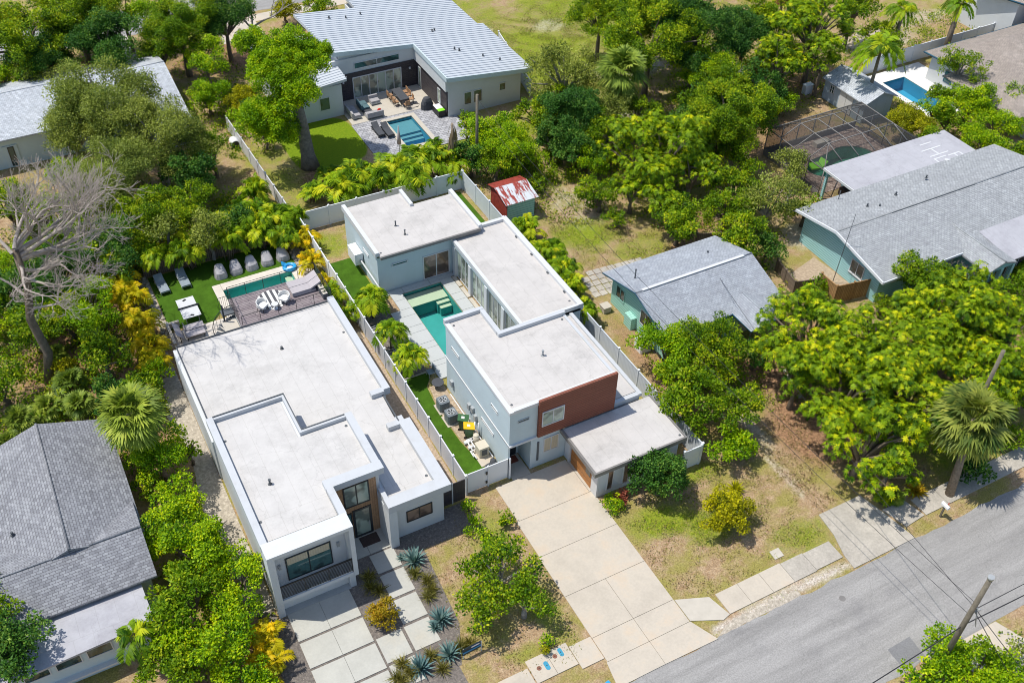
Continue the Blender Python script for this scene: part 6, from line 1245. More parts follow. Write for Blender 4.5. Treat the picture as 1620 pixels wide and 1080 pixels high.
TR = [
# left strip between the grey house and the modern house
('lime',252,722,2.2,1.7,'bright green rounded tree under the big fan palm beside the grey roof'),
('ficus',235,765,1.6,1.0,'small green shrub touching the right eave of the grey shingle roof'),
('lime',288,790,2.2,1.5,'bright green tree in the gravel strip, second below the fan palm'),
('lime',275,845,2.4,1.7,'bright green tree where the grey roof meets its flat porch'),
('lime',318,880,2.5,1.9,'tall bright green tree left of the two bins'),
('lime',375,925,2.4,1.6,'bright green tree pressing on the front left corner of the modern house'),
('ficus',300,950,2.6,1.9,'large leafy green tree between the porch roof and the areca palms'),
('lime',330,1015,2.5,1.9,'bright green tree at the bottom edge right of the feather palm'),
('ficus',285,1060,2.0,1.6,'leafy green tree cut by the bottom edge beside the feather palm trunk'),
('lime',385,1065,1.8,1.3,'small bright green shrub cut by the bottom edge under the yellow palms'),
('dark',15,1050,3.0,1.9,'dark leaved tree shading the flat porch at the bottom left corner'),
('ficus',2,950,3.0,1.3,'green tree crown entering at the left edge over the grey roof'),
('lime',300,715,1.2,.7,'tiny bright green shrub poking over the gravel by the modern house'),
# left jungle
('lime',140,482,2.6,1.9,'bright lime tree standing left of the golden palm row'),
('ficus',165,560,2.2,1.5,'green shrub below the lime tree beside the golden palms'),
('dark',90,440,2.5,2.2,'dark green tree under the bare branches'),
('dark',40,470,2.2,2.0,'dark green thicket tree behind the trunk of the bare tree'),
('ficus',110,395,2.4,2.0,'green tree beneath the long bare limb'),
('ficus',15,330,2.5,1.9,'green tree at the left edge above the bare tree'),
('dark',190,395,2.6,2.0,'dark green tree between the bare branches and the olive tree'),
('ficus',220,620,1.9,1.4,'dark green bush just above the big fan palm'),
('lime',250,590,1.6,1.1,'bright bush squeezed between the golden palms and the gravel strip'),
('dark',170,630,1.7,1.3,'dark bush left of the big fan palm'),
('ficus',60,530,1.8,1.6,'low green bush at the foot of the bare tree'),
('yellow',105,580,1.0,.9,'small yellow green bush on the bare patch below the dead branches'),
('ficus',0,610,1.7,1.5,'green bush at the left edge above the grey roof'),
('dark',120,690,1.0,.9,'dark bush behind the peak of the grey shingle roof'),
('olive',165,170,5.4,4.5,'wide olive green oak spreading over the pale roof house, upper part'),
('olive',245,215,4.8,3.9,'olive green oak nearest the dry back yard'),
('olive',115,215,4.2,2.6,'olive green oak crown hiding the wall of the pale roof house'),
('olive',175,285,3.8,3.3,'olive green tree below the wide oak'),
('dark',290,275,3.2,2.4,'dark green crown at the lower right of the wide oak'),
('ficus',235,340,3.2,2.3,'green tree above the shaded fence left of the plunge pool'),
('olive',262,355,3.2,1.5,'soft olive tree directly above the two slate loungers'),
('olive',328,362,3.0,1.7,'soft olive tree directly above the covered chairs'),
('ficus',305,325,3.0,2.0,'green tree behind the two soft olive trees'),
('lime',110,280,2.4,1.6,'yellowish green tree between the oak and the bare twigs'),
('dark',375,350,2.2,1.7,'dark green tree in the shade right of the soft olive trees'),
('olive',40,115,3.0,1.7,'thin olive tree over the left end of the pale roof'),
('scrub',75,130,3.2,1.9,'sparse grey green tree crossing the ridge of the pale roof'),
# top left
('ficus',35,60,5.0,3.6,'big green tree in the top left corner'),
('ficus',120,20,4.8,3.4,'big green tree at the top edge over the back street'),
('dark',165,75,4.2,2.9,'dark green tree between the back street and the pale roof'),
('dark',70,100,3.2,2.4,'dark green tree behind the pale roof ridge'),
('lime',5,130,3.0,2.0,'bright green tree at the left edge beside the pale roof'),
('lime',195,18,4.0,2.0,'bright green tree beside the gap showing the back street'),
('ficus',285,45,4.6,3.1,'green tree right of the leaf covered driveway'),
('lime',325,90,3.6,1.9,'yellowish green tree in front of the dense green pair'),
('dark',355,30,4.2,2.6,'dark green tree near the pale bare limbs at the top'),
('ficus',255,85,2.8,1.7,'green crown overhanging the leaf covered driveway'),
('lime',330,155,1.9,2.0,'bright spreading shrub between the pale roof and the tall tree'),
('yellow',385,155,2.2,1.5,'yellow green shrub just left of the tall tree'),
('dark',410,180,2.0,1.5,'dark green bush against the left wall of the metal roofed house'),
('ficus',420,215,1.5,1.2,'green bush by the old fence below the tall tree'),
('ficus',575,-5,3.0,2.0,'green tree behind the metal roof at the top edge'),
('yellow',450,15,1.8,1.5,'yellow green shrubs at the back corner of the metal roof'),
('ficus',510,12,2.0,1.8,'green shrub touching the back edge of the metal roof'),
# centre back
('lime',815,235,2.4,2.1,'bright green bush left of the scrubby tree'),
('lime',770,215,2.2,1.9,'bright green bush beside the slim wooden pole'),
('ficus',785,262,1.8,1.6,'green bush just behind the red tin shed'),
('dark',745,250,1.8,1.4,'dark green bush at the back fence corner'),
('ficus',850,290,1.0,.95,'small round green bush near the red tin shed'),
('scrub',895,120,4.0,3.0,'scrubby grey green tree with bare twigs beside the metal roof'),
('dark',905,185,3.4,2.3,'dark crown below the scrubby tree'),
('ficus',855,185,2.6,1.8,'green bushy tree in front of the metal roofed house wall'),
('ficus',740,195,1.8,1.2,'pale green bush against the right wall of the metal roofed house'),
('dark',920,235,2.2,1.7,'dark shaded bush under the scrubby tree'),
('mango',1055,245,3.6,3.6,'big rounded mango tree with orange new leaves in the middle yard'),
('mango',1000,300,2.2,1.9,'left skirt of foliage on the middle yard, near the leaf litter'),
('ficus',1075,350,2.2,1.8,'green tree next to the back corner of the cottage roof'),
('mango',1060,325,2.2,1.9,'mango tree with drooping leaves above the cottage'),
('ficus',950,310,1.5,1.5,'olive green bush at the edge of the dry yard'),
('ficus',1150,185,3.8,3.3,'large green tree left of the bare white snag'),
('olive',1215,320,2.8,2.5,'olive green tree left of the gravel yard of the teal house'),
('ficus',1180,375,2.6,2.2,'green tree behind the right end of the cottage roof'),
('dark',1215,390,2.0,1.4,'dark tree between cottage and gravel yard'),
('olive',1250,260,2.0,1.6,'soft olive bush outside the pool cage'),
('ficus',1275,330,1.8,1.4,'green bush below the corner of the flat annex roof'),
('ficus',1030,60,5.6,3.6,'tall green tree above the open field edge'),
('dark',1105,55,5.2,3.6,'dark green tall tree at the top centre right'),
('ficus',1075,15,5.2,2.8,'green crown at the top edge above the shaded thicket'),
('lime',1115,105,3.6,2.2,'yellow green tree in front of the dark tall trees'),
('dark',1180,55,4.4,3.0,'dark shaded tree left of the broad yellow tipped tree'),
('mango',1290,52,5.4,4.2,'broad tree with yellow tips above the grey shed'),
('mango',1235,100,4.2,3.0,'tree with yellow tips at the left of the broad one'),
('dark',1205,135,3.0,2.4,'dark tree under the yellow tipped trees'),
('ficus',1240,20,4.6,3.2,'green tree at the top edge beside the broad yellow tipped tree'),
('lime',1225,165,1.4,1.8,'bright low bush left of the pool cage'),
('ficus',1130,235,2.0,1.9,'green bush right of the big rounded mango'),
('yellow',1440,195,2.0,2.0,'yellow orange bush between the pool cage and the brown roofed house'),
('ficus',1500,190,2.0,1.7,'green bush beside the annex roof corner'),
('sparse',1520,105,3.8,2.0,'airy light green tree in front of the brown roof'),
('lime',1535,165,2.8,2.2,'light green tree below the airy one'),
('lime',1580,195,2.6,2.1,'light green tree right of the painted roof letters'),
('ficus',1600,250,2.2,1.6,'green bush at the right edge beside the teal house roof'),
('lime',1610,150,2.8,1.6,'light green tree at the right edge over the brown roof'),
('dark',1530,75,1.4,.9,'dark little bush against the tall brown roofed house wall'),
('lime',880,165,2.4,1.6,'yellow green crown between the scrubby tree and the metal roofed house'),
('ficus',940,200,3.0,1.8,'green crown at the foot of the tall fan palm'),
('dark',880,225,2.2,1.8,'dark thicket bush behind the rusty tin shed'),
('mango',1095,275,2.8,2.2,'right shoulder of mango foliage beside the big rounded mango'),
('mango',1005,245,3.0,2.0,'left shoulder of mango foliage beside the big rounded mango'),
('ficus',1165,300,2.2,1.6,'green bush behind the olive green tree of the middle yard'),
('ficus',975,345,1.0,1.0,'small green bush on the leaf litter left of the mangos'),
('scrub',1250,300,1.8,1.5,'thin grey green bush at the corner of the pool cage'),
('ficus',1155,130,3.2,2.2,'green tree behind the bare white snag'),
('dark',1120,160,2.6,2.0,'dark shaded bush left of the bare white snag'),
('ficus',950,30,4.4,2.2,'green tree left end of the tall group by the field'),
('ficus',1010,20,5.2,2.6,'green crown at the top edge left of the tall trees'),
('mango',1300,100,3.6,1.9,'lower yellow tipped crown shading the grey shed roof'),
('ficus',1010,180,2.6,1.6,'green bush in the shade right of the tall fan palm'),
('lime',935,250,1.8,1.5,'bright green bush on the left of the big rounded mango'),
('olive',965,175,3.4,1.8,'grey green crown touching the tall fan palm'),
('ficus',1180,262,2.0,1.5,'green bush between the snag tree and the pool cage'),
('ficus',1150,330,2.0,1.6,'green bush above the right slope of the cottage roof'),
('dark',1095,195,2.8,2.0,'dark crown right behind the big rounded mango'),
('ficus',335,240,2.6,1.9,'green crown at the right skirt of the olive green oak'),
('lime',70,330,2.4,1.7,'bright green bush showing through the bare twigs'),
('ficus',150,345,2.6,1.9,'green crown between the bare limbs and the oak'),
('lime',30,420,2.0,1.6,'bright green bush right behind the tall bare trunk'),
('ficus',105,500,2.0,1.7,'green bush under the drooping bare branches'),
('lime',10,500,2.0,1.6,'bright bush at the left edge beside the bare trunk'),
('ficus',1480,455,2.2,1.9,'green tree between the mango grove and the teal porch'),
('mango',1560,600,3.0,2.6,'mango tree of the grove behind the pale wooden pole'),
('ficus',1400,60,2.6,2.0,'green tree under the queen palm'),
('ficus',1350,20,4.0,2.4,'green crown at the top edge left of the queen palm'),
('ficus',1470,230,1.8,1.6,'green bush between the annex roof and the yellow bush'),
('lime',1560,225,2.2,1.9,'light green tree touching the painted annex roof corner'),
('lime',1478,172,2.6,1.5,'light green bush hiding the near end of the blue pool'),
('ficus',1500,155,2.2,1.6,'green bush at the end of the blue pool'),
# right mango grove
('mango',1280,540,3.4,3.5,'mango tree at the left end of the grove, beside the cottage porch'),
('mango',1385,550,3.6,3.4,'mango tree in the back row of the grove below the tan fence'),
('mango',1500,520,3.6,3.6,'mango tree of the grove right below the teal porch'),
('mango',1590,540,3.6,3.2,'mango tree of the grove at the right edge'),
('mango',1262,600,2.6,2.2,'mango tree of the grove overhanging the stepping stones'),
('mango',1340,620,3.4,3.4,'mango tree in the middle of the grove'),
('mango',1440,630,3.4,3.4,'mango tree of the grove left of the round fan palm'),
('mango',1370,700,3.0,2.8,'mango tree in the front row of the grove above the sloping driveway'),
('mango',1408,738,1.9,1.5,'lowest mango crown of the grove next to the pavement'),
('ficus',1460,440,2.4,2.0,'green tree leaning on the front wall of the teal house'),
('mango',1540,465,2.2,2.2,'mango tree before the teal porch steps'),
('ficus',1600,460,1.6,1.5,'green bush right of the teal porch'),
('ficus',1395,478,1.2,.8,'green bush in front of the tan board fence'),
('ficus',1290,455,1.0,1.0,'small green bush by the weathered fence'),
('ficus',1610,620,2.2,1.7,'green shrub at the right edge behind the round fan palm'),
('dark',1540,738,.9,1.25,'dark hedge plant at the foot of the round fan palm'),
('ficus',1600,698,.9,1.1,'green hedge plant beside the pavement at the right edge'),
('mango',1398,785,.6,.55,'low green shrub at the corner of the sloping driveway'),
# cottage front
('lime',1060,560,2.6,2.2,'green tree with young shoots in front of the mint cottage'),
('ficus',1130,560,2.8,2.6,'broad green tree before the cottage porch'),
('ficus',1090,625,2.6,2.4,'green tree leaning over the tall lined fence'),
('ficus',1155,650,2.2,1.9,'green tree at the edge of the brown leaf litter'),
('lime',1150,705,1.3,1.6,'bright low bush near the end of the tall lined fence'),
('ficus',1040,520,1.6,1.1,'green bush right of the pale air conditioner'),
('lime',1115,510,1.6,1.0,'green shrub just under the front eave of the cottage'),
('dark',1195,560,1.5,1.1,'dark shrub in the shade of the cottage porch'),
# front gardens
('fir',1045,750,1.9,1.95,'dark green rounded tree beside the garage wing'),
('yellow',1148,805,1.5,1.55,'yellow green round tree alone on the front lawn'),
('lime',970,795,.5,.75,'bright low bush at the corner of the garage wing'),
('red',985,785,.45,.45,'small red leaved bush among green at the garage wing'),
('sparse',790,905,2.0,2.1,'airy green tree in the front garden beside the long driveway'),
('sparse',765,960,1.7,1.5,'lower lobe of airy green leaves above the agaves'),
('sparse',830,950,1.6,1.5,'airy green tree closest to the long driveway'),
('rust',607,972,.75,.8,'small orange tipped shrub between the slabs of the modern house'),
('lime',741,800,.45,.45,'first clipped bush of the low hedge at the white gate'),('lime',752,822,.45,.45,'second clipped bush of the low hedge from the white gate'),('lime',762,845,.45,.5,'third clipped bush of the low hedge from the white gate'),('lime',775,862,.45,.5,'fourth clipped bush of the low hedge from the white gate'),('lime',740,838,.35,.3,'little green sprig left of the low hedge'),
('sparse',800,822,.5,.55,'small bush with reddish twigs at the top of the long driveway'),
('lime',866,1012,.4,.4,'small bright bush near the edge of the long driveway'),('yellow',862,1028,.35,.3,'tiny yellow bush nearest the cover slab'),
('lime',1500,1030,1.2,1.5,'bright bush at the foot of the street pole'),('lime',1545,1060,1.5,1.8,'bright bush filling the bottom right corner'),('lime',1460,1070,1.2,1.2,'bright bush at the bottom edge left of the street pole'),('lime',1600,1075,1.3,1.4,'bright bush at the bottom right edge'),
('scrub',1605,1030,1.0,.9,'thin grey green shrub over the far side driveway'),
]
for t_ in TR:
    px, py, R_s = t_[1], t_[2], t_[4]
    k = 1.1 if (t_[0] == 'mango' and py > 440) else 1.2 if (740 < px < 1180 and py < 420 and R_s > 1.2) else (1.18 if (px < 450 and py < 130) else (1.15 if (px < 270 and 250 < py < 640 and R_s > 1.2) else (1.12 if (px < 400 and py > 700 and R_s > 1) else 1.0)))
    tree(t_[0], px, py, t_[3]*(1.08 if k > 1 else 1), R_s*k, t_[5], zr=(.62 if R_s > 3 else .75))
def ar(L, **k):
    for a in L: arecap(*a, **k)
ar([(185,428,1.9,1.5,'golden palm clump at the top of the row beside the turf'),(205,462,1.9,1.5,'golden palm clump second in the row beside the turf'),(222,498,1.9,1.5,'golden palm clump in the middle of the row beside the turf'),(232,533,1.9,1.5,'golden palm clump fourth in the row beside the turf'),(240,568,1.8,1.4,'golden palm clump at the lower end of the row beside the turf'),
    (425,1005,1.4,1.3,'golden palm clump at the front corner of the modern house'),(420,1050,1.4,1.4,'golden palm clump at the bottom edge left of the slabs'),
    (478,372,1.6,1.2,'golden palm clump leaning over the fence, farthest from the deck'),(492,408,1.6,1.2,'golden palm clump leaning over the fence, near the blue float'),(508,442,1.6,1.2,'golden palm clump leaning over the fence, by the glass railing')], mt='leaf_gold', gold=.15)
ar([(528,462,1.7,1.25,'yellow green palm clump in front of the glass railing'),(545,492,1.5,1.1,'yellow green palm clump just below the roof deck corner'),
    (180,350,2.8,2.0,'areca palm in the dark thicket above the bare limb tips'),(236,402,2.2,1.6,'areca palm in the shade left of the slate loungers'),(165,410,2.6,1.7,'areca palm behind the top golden clump'),
    (298,380,2.6,1.7,'areca palm behind the shaded fence at the loungers'),(352,370,2.6,1.6,'areca palm behind the shaded fence at the covered chairs'),(385,330,2.8,1.9,'areca palm clump right of the soft olive trees'),(412,352,2.6,1.8,'areca palm clump above the blue float'),(430,330,2.8,1.9,'areca palm clump beside the dry soil strip'),(450,362,2.2,1.4,'areca palm clump against the old fence'),(400,295,2.6,1.6,'areca palm at the lower end of the dry back yard'),(350,345,2.6,1.7,'areca palm under the olive green oak'),(465,335,2.0,1.4,'areca palm at the fence corner of the white house'),
    (535,286,2.6,2.2,'first areca clump of the back row from the left'),(565,276,2.7,2.2,'second areca clump of the back row from the left'),(598,269,2.7,2.4,'third areca clump of the back row from the left'),(632,256,2.8,2.4,'areca clump of the back row below the blue pool'),(662,249,2.8,2.2,'areca clump of the back row right of the blue pool'),(692,242,2.8,2.1,'areca clump of the back row next to the hairy trunk'),(720,262,1.8,1.3,'areca clump at the right end of the back row'),(490,300,1.2,1.5,'low grassy palm clump left of the back row'),(515,270,1.0,1.2,'low palm clump behind the back row on the lawn edge'),
    (838,352,2.0,1.5,'areca clump outside the lined fence below the red tin shed'),(862,385,2.0,1.6,'areca clump outside the lined fence, second from the tin shed'),(888,412,2.0,1.5,'areca clump outside the lined fence, third from the tin shed'),(905,445,1.9,1.4,'areca clump outside the lined fence beside the cottage paving'),(928,478,1.8,1.2,'areca clump outside the lined fence near the air conditioner'),
    (1615,420,1.5,1.0,'areca clump at the right edge by the teal porch')])
fanpalm(205,655,5.4,2.3,'large round fan palm between the grey roof and the modern house')
fanpalm(1538,662,5.2,2.7,'large round fan palm leaning over the pavement', 'leaf_fan', lean=(1.0,1.3), tr=.24)
fanpalm(985,112,6.0,2.7,'tall fan palm with ivy clad trunk at the open field', tr=.25)
for a in ((30,665,.7,1.3,'low saw palmetto behind the grey roof at the left edge'),(75,645,.7,1.2,'low saw palmetto behind the peak of the grey roof'),(110,605,.7,1.3,'low saw palmetto on the bare patch'),(125,640,.7,1.2,'low saw palmetto left of the large fan palm'),(15,700,.6,1.0,'low saw palmetto touching the grey roof'),(90,560,.6,.9,'small saw palmetto below the bare tree'),(1560,300,1.5,.9,'small fan palm at the right end of the annex roof'),(1415,785,.4,.7,'small fan plant at the lower end of the mango grove')): fanpalm(*a)
feather(1395,75,6.5,2.9,'queen palm standing over the blue pool', 'leaf_areca', 20, (0,0), .17, ll=.62)
feather(1430,15,5.6,2.4,'palm at the top edge left of the sandy lot', 'leaf_areca', 18, tr=.2)
feather(1520,5,6.0,2.2,'palm with thick trunk at the end of the white fence in the upper right', 'leaf_areca', 20, tr=.27)
feather(213,1008,3.4,1.75,'young feather palm with curling fronds at the bottom left', 'leaf_areca', 9, (0,0), .09, (.35,1.1), 5, 1.25, ll=.62, nl=17, lw=.12)
for a in ((588,468,2.1,1.75,'small pool palm farthest from the garden gate'),(617,522,2.0,1.6,'small pool palm in the middle of the three'),(648,562,2.0,1.7,'small pool palm nearest the turf')): feather(*a, mt='leaf_areca', n=34, tr=.08, el=(.1,1.3), ll=.6, name='pool_palm')
q = MB(); x, y, _ = at(716,230,3.2); u = thing('shaggy_palm', 'dead palm trunk hung with grey fronds beside the slim wooden pole', 'palm', (x,y,0)); rg = np.random.default_rng(3); n = 90; az = rg.uniform(0,6.28,n); c = np.stack([.2*np.cos(az), .2*np.sin(az), rg.uniform(2.2,5.2,n)],1)
sub(u, 'dead_fronds', npmesh('dead_fronds', *blades(c, norm(np.stack([.25*np.cos(az), .25*np.sin(az), -np.ones(n)],1)), np.stack([np.cos(az), np.sin(az), np.zeros(n)],1), 1.3, .16, rg.uniform(0,1,n)), 'leaf_dry')); q = MB(); q.tube([(0,0,0),(0,0,5.3)], [.17,.11], 8); sub(u, 'trunk', q.mesh('trunk', m='bark_palm'))
# agaves, tufts and small plants
AG = npmesh('leaves', *rosette_plant(3, 1.0, 40, .17), 'leaf_agave')
for px, py, s, l in ((655,885,.95,'blue grey agave by the recessed wing window'),(697,978,.9,'blue grey agave beside the middle path slab'),(688,990,.5,'small blue grey agave pup touching the bigger one'),(711,1033,.85,'blue grey agave behind the yard sign'),(665,1055,.9,'blue grey agave at the bottom of the gravel bed'),(635,880,.4,'little agave near the entrance slab')):
    x, y, _ = at(px, py, .2); r_ = thing('agave', l, 'agave', (x,y,0), 'agaves in the gravel bed'); sub(r_, 'leaves', AG, (0,0,0), (s,s,s), px)
TU = [npmesh('blades', *tuft(5+k, .5, .75), 'leaf_grass') for k in range(2)]
TL = [(583,910),(585,926),(600,932),(656,905),(676,915),(678,940),(636,1048),(648,1062),(628,1070),(682,1035),(700,1055),(728,1020),(742,1015),(635,1075),(682,930)]
for i, (px, py) in enumerate(TL):
    x, y, _ = at(px, py, .3); r_ = thing('grass_tuft', 'ornamental grass tuft %s' % ['in the shaded gravel nearest the modern house','in the shaded gravel, second from the house','in the shaded gravel above the orange tipped shrub','right below the agave by the wing window','at the gravel edge left of the airy tree','below the paler tuft left of the airy tree','left of the agave at the bottom of the gravel bed','touching the bottom agave','at the bottom edge beside the last slab','between the two lower agaves','under the agave behind the yard sign','above the yard sign','right above the yard sign post','at the very bottom edge of the gravel bed','between the upper and middle agaves'][i], 'ornamental grass', (x,y,0), 'grass tufts in the gravel bed'); sub(r_, 'blades', TU[i % 2], (0,0,0), (1.1,1.1,1), i)
x, y, _ = at(1452,770,.5); r_ = thing('bromeliad', 'rust and yellow strap leaved plant at the edge of the mango grove', 'plant', (x,y,0)); sub(r_, 'leaves', npmesh('leaves', *rosette_plant(9, .9, 44, .2, .05, 1.2, .2), 'leaf_rust'))
x, y, _ = at(1165,770,.4); r_ = thing('bromeliad', 'yellow green spiky plant below the bright bush by the lined fence', 'plant', (x,y,0)); sub(r_, 'leaves', npmesh('leaves', *rosette_plant(11, .8, 40, .16, .2, 1.3, .1), 'leaf_yellow'))
# bare trees
x, y, _ = at(25,400,10.3)
deadtree('huge grey bare tree spreading over the left side', x, y, [
 ((.0,.3,6.4),(1,.35,.1),4.6,.17),((.2,.2,6.0),(1,-.1,.0),4.8,.17),((0,.2,6.6),(.85,.6,.25),4.2,.14),((0,0,6.9),(.3,1,.3),3.6,.14),((-.2,0,6.6),(-.4,.8,.5),3.0,.13),((.1,.2,6.2),(1,.1,.15),5.0,.15),
 ((-.2,.0,3.0),(-.7,.3,.5),3.0,.12),((-.2,0,2.2),(.6,-.6,.3),2.8,.10),((0,0,4.4),(.9,.4,.3),4.0,.11),((.1,0,5.2),(.9,-.6,-.15),3.2,.11),((.1,0,4.6),(.5,-.8,-.3),3.2,.10),((0,0,5.6),(.2,-1,-.15),3.2,.11),((0,.2,6.8),(.7,.5,.7),2.6,.11),((.1,.2,5.8),(1,.5,0),4.0,.12)],
 .33, 12, 5, trunk=[(-.9,-.6,0),(-.3,-.5,2.4),(-.6,.1,5),(-.05,.0,7.6),(0,.15,10.4)], rtip=.010, lift=3.7)
_x, _y, _ = at(1385,150,0)
x, y, _ = at(1155,150,2.5); deadtree('small bare white snag standing in the thicket', x, y, [((0,0,2.4),(.3,.1,1),1.6,.07),((0,0,2.3),(-.5,.1,.9),1.5,.06),((0,0,2.2),(.9,.1,.4),1.8,.06),((0,0,2.5),(-.1,0,1),1.5,.06)], .14, 5, 2, trunk=[(0,0,0),(0,.05,1.3),(0,0,2.6)], m='bark_pale')
x, y, _ = at(1515,440,1.5); deadtree('small bare tan shrub before the teal porch', x, y, [((0,0,.5),(.6,.1,1),1.0,.05),((0,0,.5),(-.6,.1,.9),1.0,.05),((0,0,.5),(.1,.5,1),1.1,.05),((0,0,.4),(.9,-.2,.6),1.0,.04)], .09, 8, 3, trunk=[(0,0,0),(0,.05,.3),(0,0,.6)], name='bare_shrub')
x, y, _ = at(400,45,3); deadtree('pale bare limbed tree by the back street', x, y, [((0,0,3),(.9,.2,.6),2.2,.12),((0,0,3),(-.8,.2,.6),2.0,.12),((0,0,3),(.2,.8,.8),2.0,.1)], .22, 9, 3, trunk=[(0,0,0),(.1,0,1.6),(0,0,3.1)], m='bark_pale')
# the massive tree by the metal roofed house
def bigtree():
    x, y = 21.6, 75.2; root = thing('massive_tree', 'massive old tree with thick pale trunk beside the metal roofed house', 'tree', (x,y,0)); q = MB(); q.tube([(0,0,0),(-.05,.1,1.2),(-.15,.2,4),(-.3,.5,6.6)], [.85,.6,.48,.36], 14); q.tube([(-.15,.2,4.6),(-1.4,.6,7.2),(-2.0,1.0,8.4)], [.26,.2,.1], 8); q.tube([(-.3,.4,6.3),(.7,.8,8.2)], [.25,.12], 8); q.tube([(-.3,.5,6.5),(-.9,.9,9.2)], [.3,.12], 8); sub(root, 'trunk', q.mesh('trunk', m='bark_oak'))
    for k, (px, py, h, R) in enumerate(((452,72,9.8,2.0),(488,98,9.0,1.7),(430,118,8.4,2.0),(478,140,8.0,1.5),(398,72,9.4,1.6),(455,165,6.6,1.7),(412,185,5.6,2.2),(440,205,4.4,1.8),(465,100,9.2,1.8),(420,98,9.0,1.7),(500,85,9.2,1.3),(445,110,7.6,1.9))):
        Rq = max(.5, round(R*2)/2); cm, bm_ = crown_mesh('dense', Rq if Rq < 2 else 2.0, .8, k % 2); Rq = Rq if Rq < 2 else 2.0; a = at(px, py, h); s = R/Rq; sub(root, 'crown', cm, (a[0]-x, a[1]-y, h), (s,s,s), k*1.9); q = MB(); q.tube([(-.3,.5,min(6.4, h-1)),((a[0]-x)*.6,(a[1]-y)*.6,h-.8),(a[0]-x,a[1]-y,h)], [.16,.12,.05], 6); sub(root, 'branch', q.mesh('branch', m='bark_pale'))
bigtree()
# low ground cover nobody could count
def cover_mass(label, regions, m, dens, L, Wd, H, seed):
    rg = np.random.default_rng(seed); P = []
    for (cx, cy, rx, ry) in regions:
        n = int(dens*math.pi*rx*ry); r_ = np.sqrt(rg.random(n)); a = rg.uniform(0, 6.283, n); P.append(np.stack([cx+rx*r_*np.cos(a), cy+ry*r_*np.sin(a), H*rg.random(n)**2+.02], 1))
    P = np.concatenate(P); keepm = np.ones(len(P), bool)
    for (a, b_, c_, d_) in NOGROW: keepm &= ~((P[:,0] > a) & (P[:,0] < b_) & (P[:,1] > c_) & (P[:,1] < d_))
    P = P[keepm]; n = len(P); patch = np.sin(P[:,0]*1.7+np.sin(P[:,1]*1.3)*1.5)*np.cos(P[:,1]*1.5+np.sin(P[:,0])*1.2); k = (patch+rg.uniform(-.5,.5,n)) > -.05; P = P[k]; n = len(P)
    me = npmesh(label, *blades(P, norm(rg.normal(size=(n,3))+np.array([0,0,.4])), norm(rg.normal(size=(n,3))*.5+np.array([0,0,1.0])), L*rg.uniform(.6,1.4,n), Wd, rg.uniform(0,1,n)), m)
    o = bpy.data.objects.new(label, me); COL.objects.link(o); tag(o, kind='stuff'); return o
NOGROW = [(4.5,16,34,58),(17.5,31.8,36.3,66),(34.6,45,40.5,48.5),(52.5,75,38,52),(21.8,45,73.3,98),(58.7,70,51.9,59.4),(19.2,24.8,21,36.2),(-100,100,14.7,21.3),(-10,-1,34,49.7),(5,16,58,66.2),(3.4,4.7,34,58),(15,62,21.9,23.6),(77.3,84.5,57,66.2),(35.4,40.2,21,25.3),(80,104,48,64),(-15,13.8,82.6,95.8),(70.2,74.3,59.2,65.2),(-60,130,106.4,113),(4.9,12.2,22,36.2),(49.5,53.3,40,45.5)]
cover_mass('undergrowth', [(-3,58,7,9),(2,66,9,6),(4,74,10,6),(10,70,6,4),(1.5,46,2.6,10),(1.5,34,3,6),(-2,53,5,3),(40,63,6,6),(46,68,6,5),(55,66,7,4),(48,57,6,5),(36,67,4,3),(56,72,8,4),(66,69,8,5),(47,44,4,5),(36.8,40,3,3.4),(41,36,4,3),(52,31,8,8),(57,27,10,4),(64,30,9,6),(76,63,6,4),(76,56,5,6),(18,86,4,8),(20,95,7,6),(0,100,16,4.5),(70,80,14,8),(33.2,55,.9,9),(17,61,.5,5),(50,49.5,3,2.5),(47,53,3,2.5),(82,74,12,6),(98,70,12,5),(38,12,4,2.4)], 'leaf_ground', 42, .20, .11, .4, 3)
cover_mass('leaf_litter', [(44,36,6,6),(42,29,6,5),(45,50,5,3),(0,56,7,10),(6,75,9,6),(22,74,5,3),(60,62,9,4),(12,101,14,5),(48,66,8,5)], 'leaf_dry', 26, .14, .09, .03, 4)
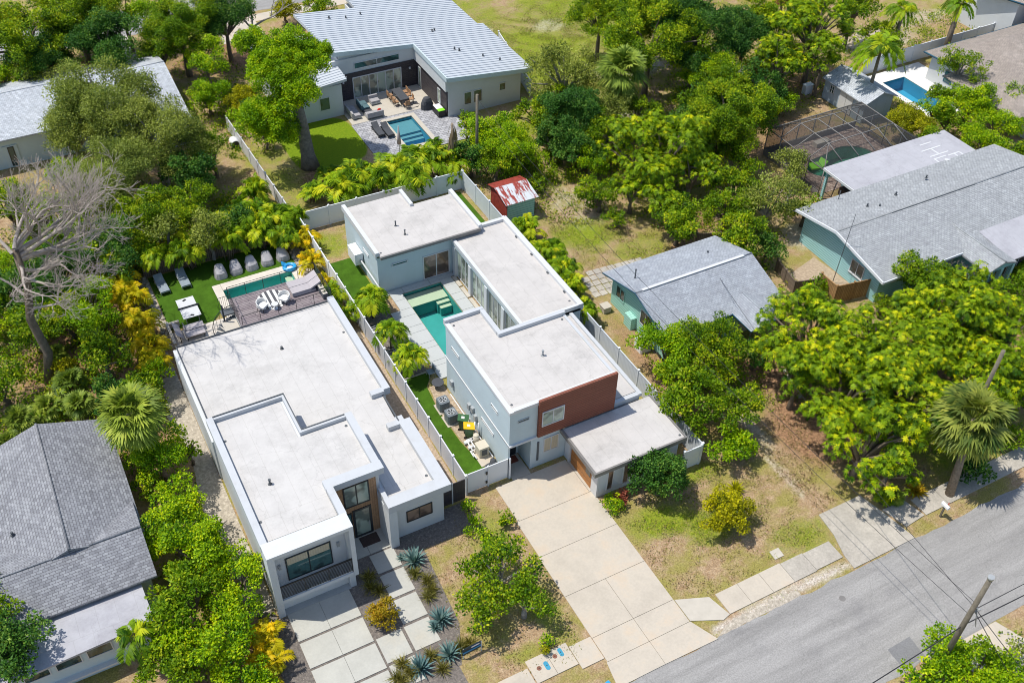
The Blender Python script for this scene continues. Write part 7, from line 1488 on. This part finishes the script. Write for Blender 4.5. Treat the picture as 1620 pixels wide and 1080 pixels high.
cover_mass('weeds', [(27.5,29,3,2),(30,27,3,3),(33,29,3,5),(17,27,2.5,3),(15.5,31,2,3),(27,21.6,4,.4),(32,21.6,4,.4),(34,24.5,3,1.4),(38,56,4,4),(50,84,9,9),(19,62,1.4,3),(24,78,3.5,4)], 'leaf_ground', 10, .07, .04, .03, 6)
cover_mass('thicket_undergrowth', [(-4,60,6,7),(-1,68,5,5),(3,74,6,4),(8,69,5,3),(1.5,51,2.2,6),(1.6,40,1.8,5),(0,36,1.5,4),(14,70,2.5,4),(44,65,5,3.5),(39,66,3.5,3),(49,60,4,3),(56,67,5,3),(62,70,6,3),(18,87,2.5,5),(2,101,8,4),(36.2,40,2.0,3),(39,37.5,2.5,1.8),(54,34,5,4),(58,31,6,4),(48,33,4,3),(66,72,6,4),(46,46.5,3,2.4)], 'leaf_green', 90, .22, .13, 1.3, 13)
cover_mass('fallen_leaves', [(29,28,5,5),(34,28,4,6),(16.5,29,3,6),(38,57,6,7),(42,53,5,5),(50,84,10,10),(60,88,12,8),(12,73,7,6),(43,29,6,5),(52,74,7,5)], 'leaf_dry', 30, .10, .06, .02, 17)
cover_mass('lawn_grass', [(27.5,29.2,2.8,1.8),(30.5,28,3.5,2.2),(31,31,3.2,1.2),(33.5,24.7,3,1.2),(17.9,27,1,4),(17.3,33,1.4,1.6),(38,56,3.2,2.8),(41,52.5,3,2),(19,64,1.3,2),(50,84,9,9),(60,90,10,8),(38,73,8,2.5)], 'leaf_ground', 70, .10, .04, .05, 23)
cover_mass('dry_grass', [(30,28,6,5.5),(16,29,3.6,6),(34.5,27,2.5,5),(38,58,7,7),(50,86,10,10),(10,74,6,5),(41,29,5,5),(41.5,21.6,8,.4)], 'leaf_grass', 45, .11, .04, .05, 29)
# stones along the turf edge
r = random.Random(21); q = MB()
for k in range(34): q.ball((4.95+r.uniform(-.25,.3), 57.5+k*.26, .08), (r.uniform(.1,.2), r.uniform(.1,.2), r.uniform(.08,.14)), 7, 5)
for k in range(16): q.ball((16.3+r.uniform(-.3,.3), 61+k*.32, .08), (r.uniform(.12,.24), r.uniform(.12,.24), r.uniform(.08,.16)), 7, 5)
tag(q.build('edging_stones', 'stone', None, (5,60,0)), kind='stuff')
for o in list(bpy.data.objects):
    if '_o' in o: del o['_o']
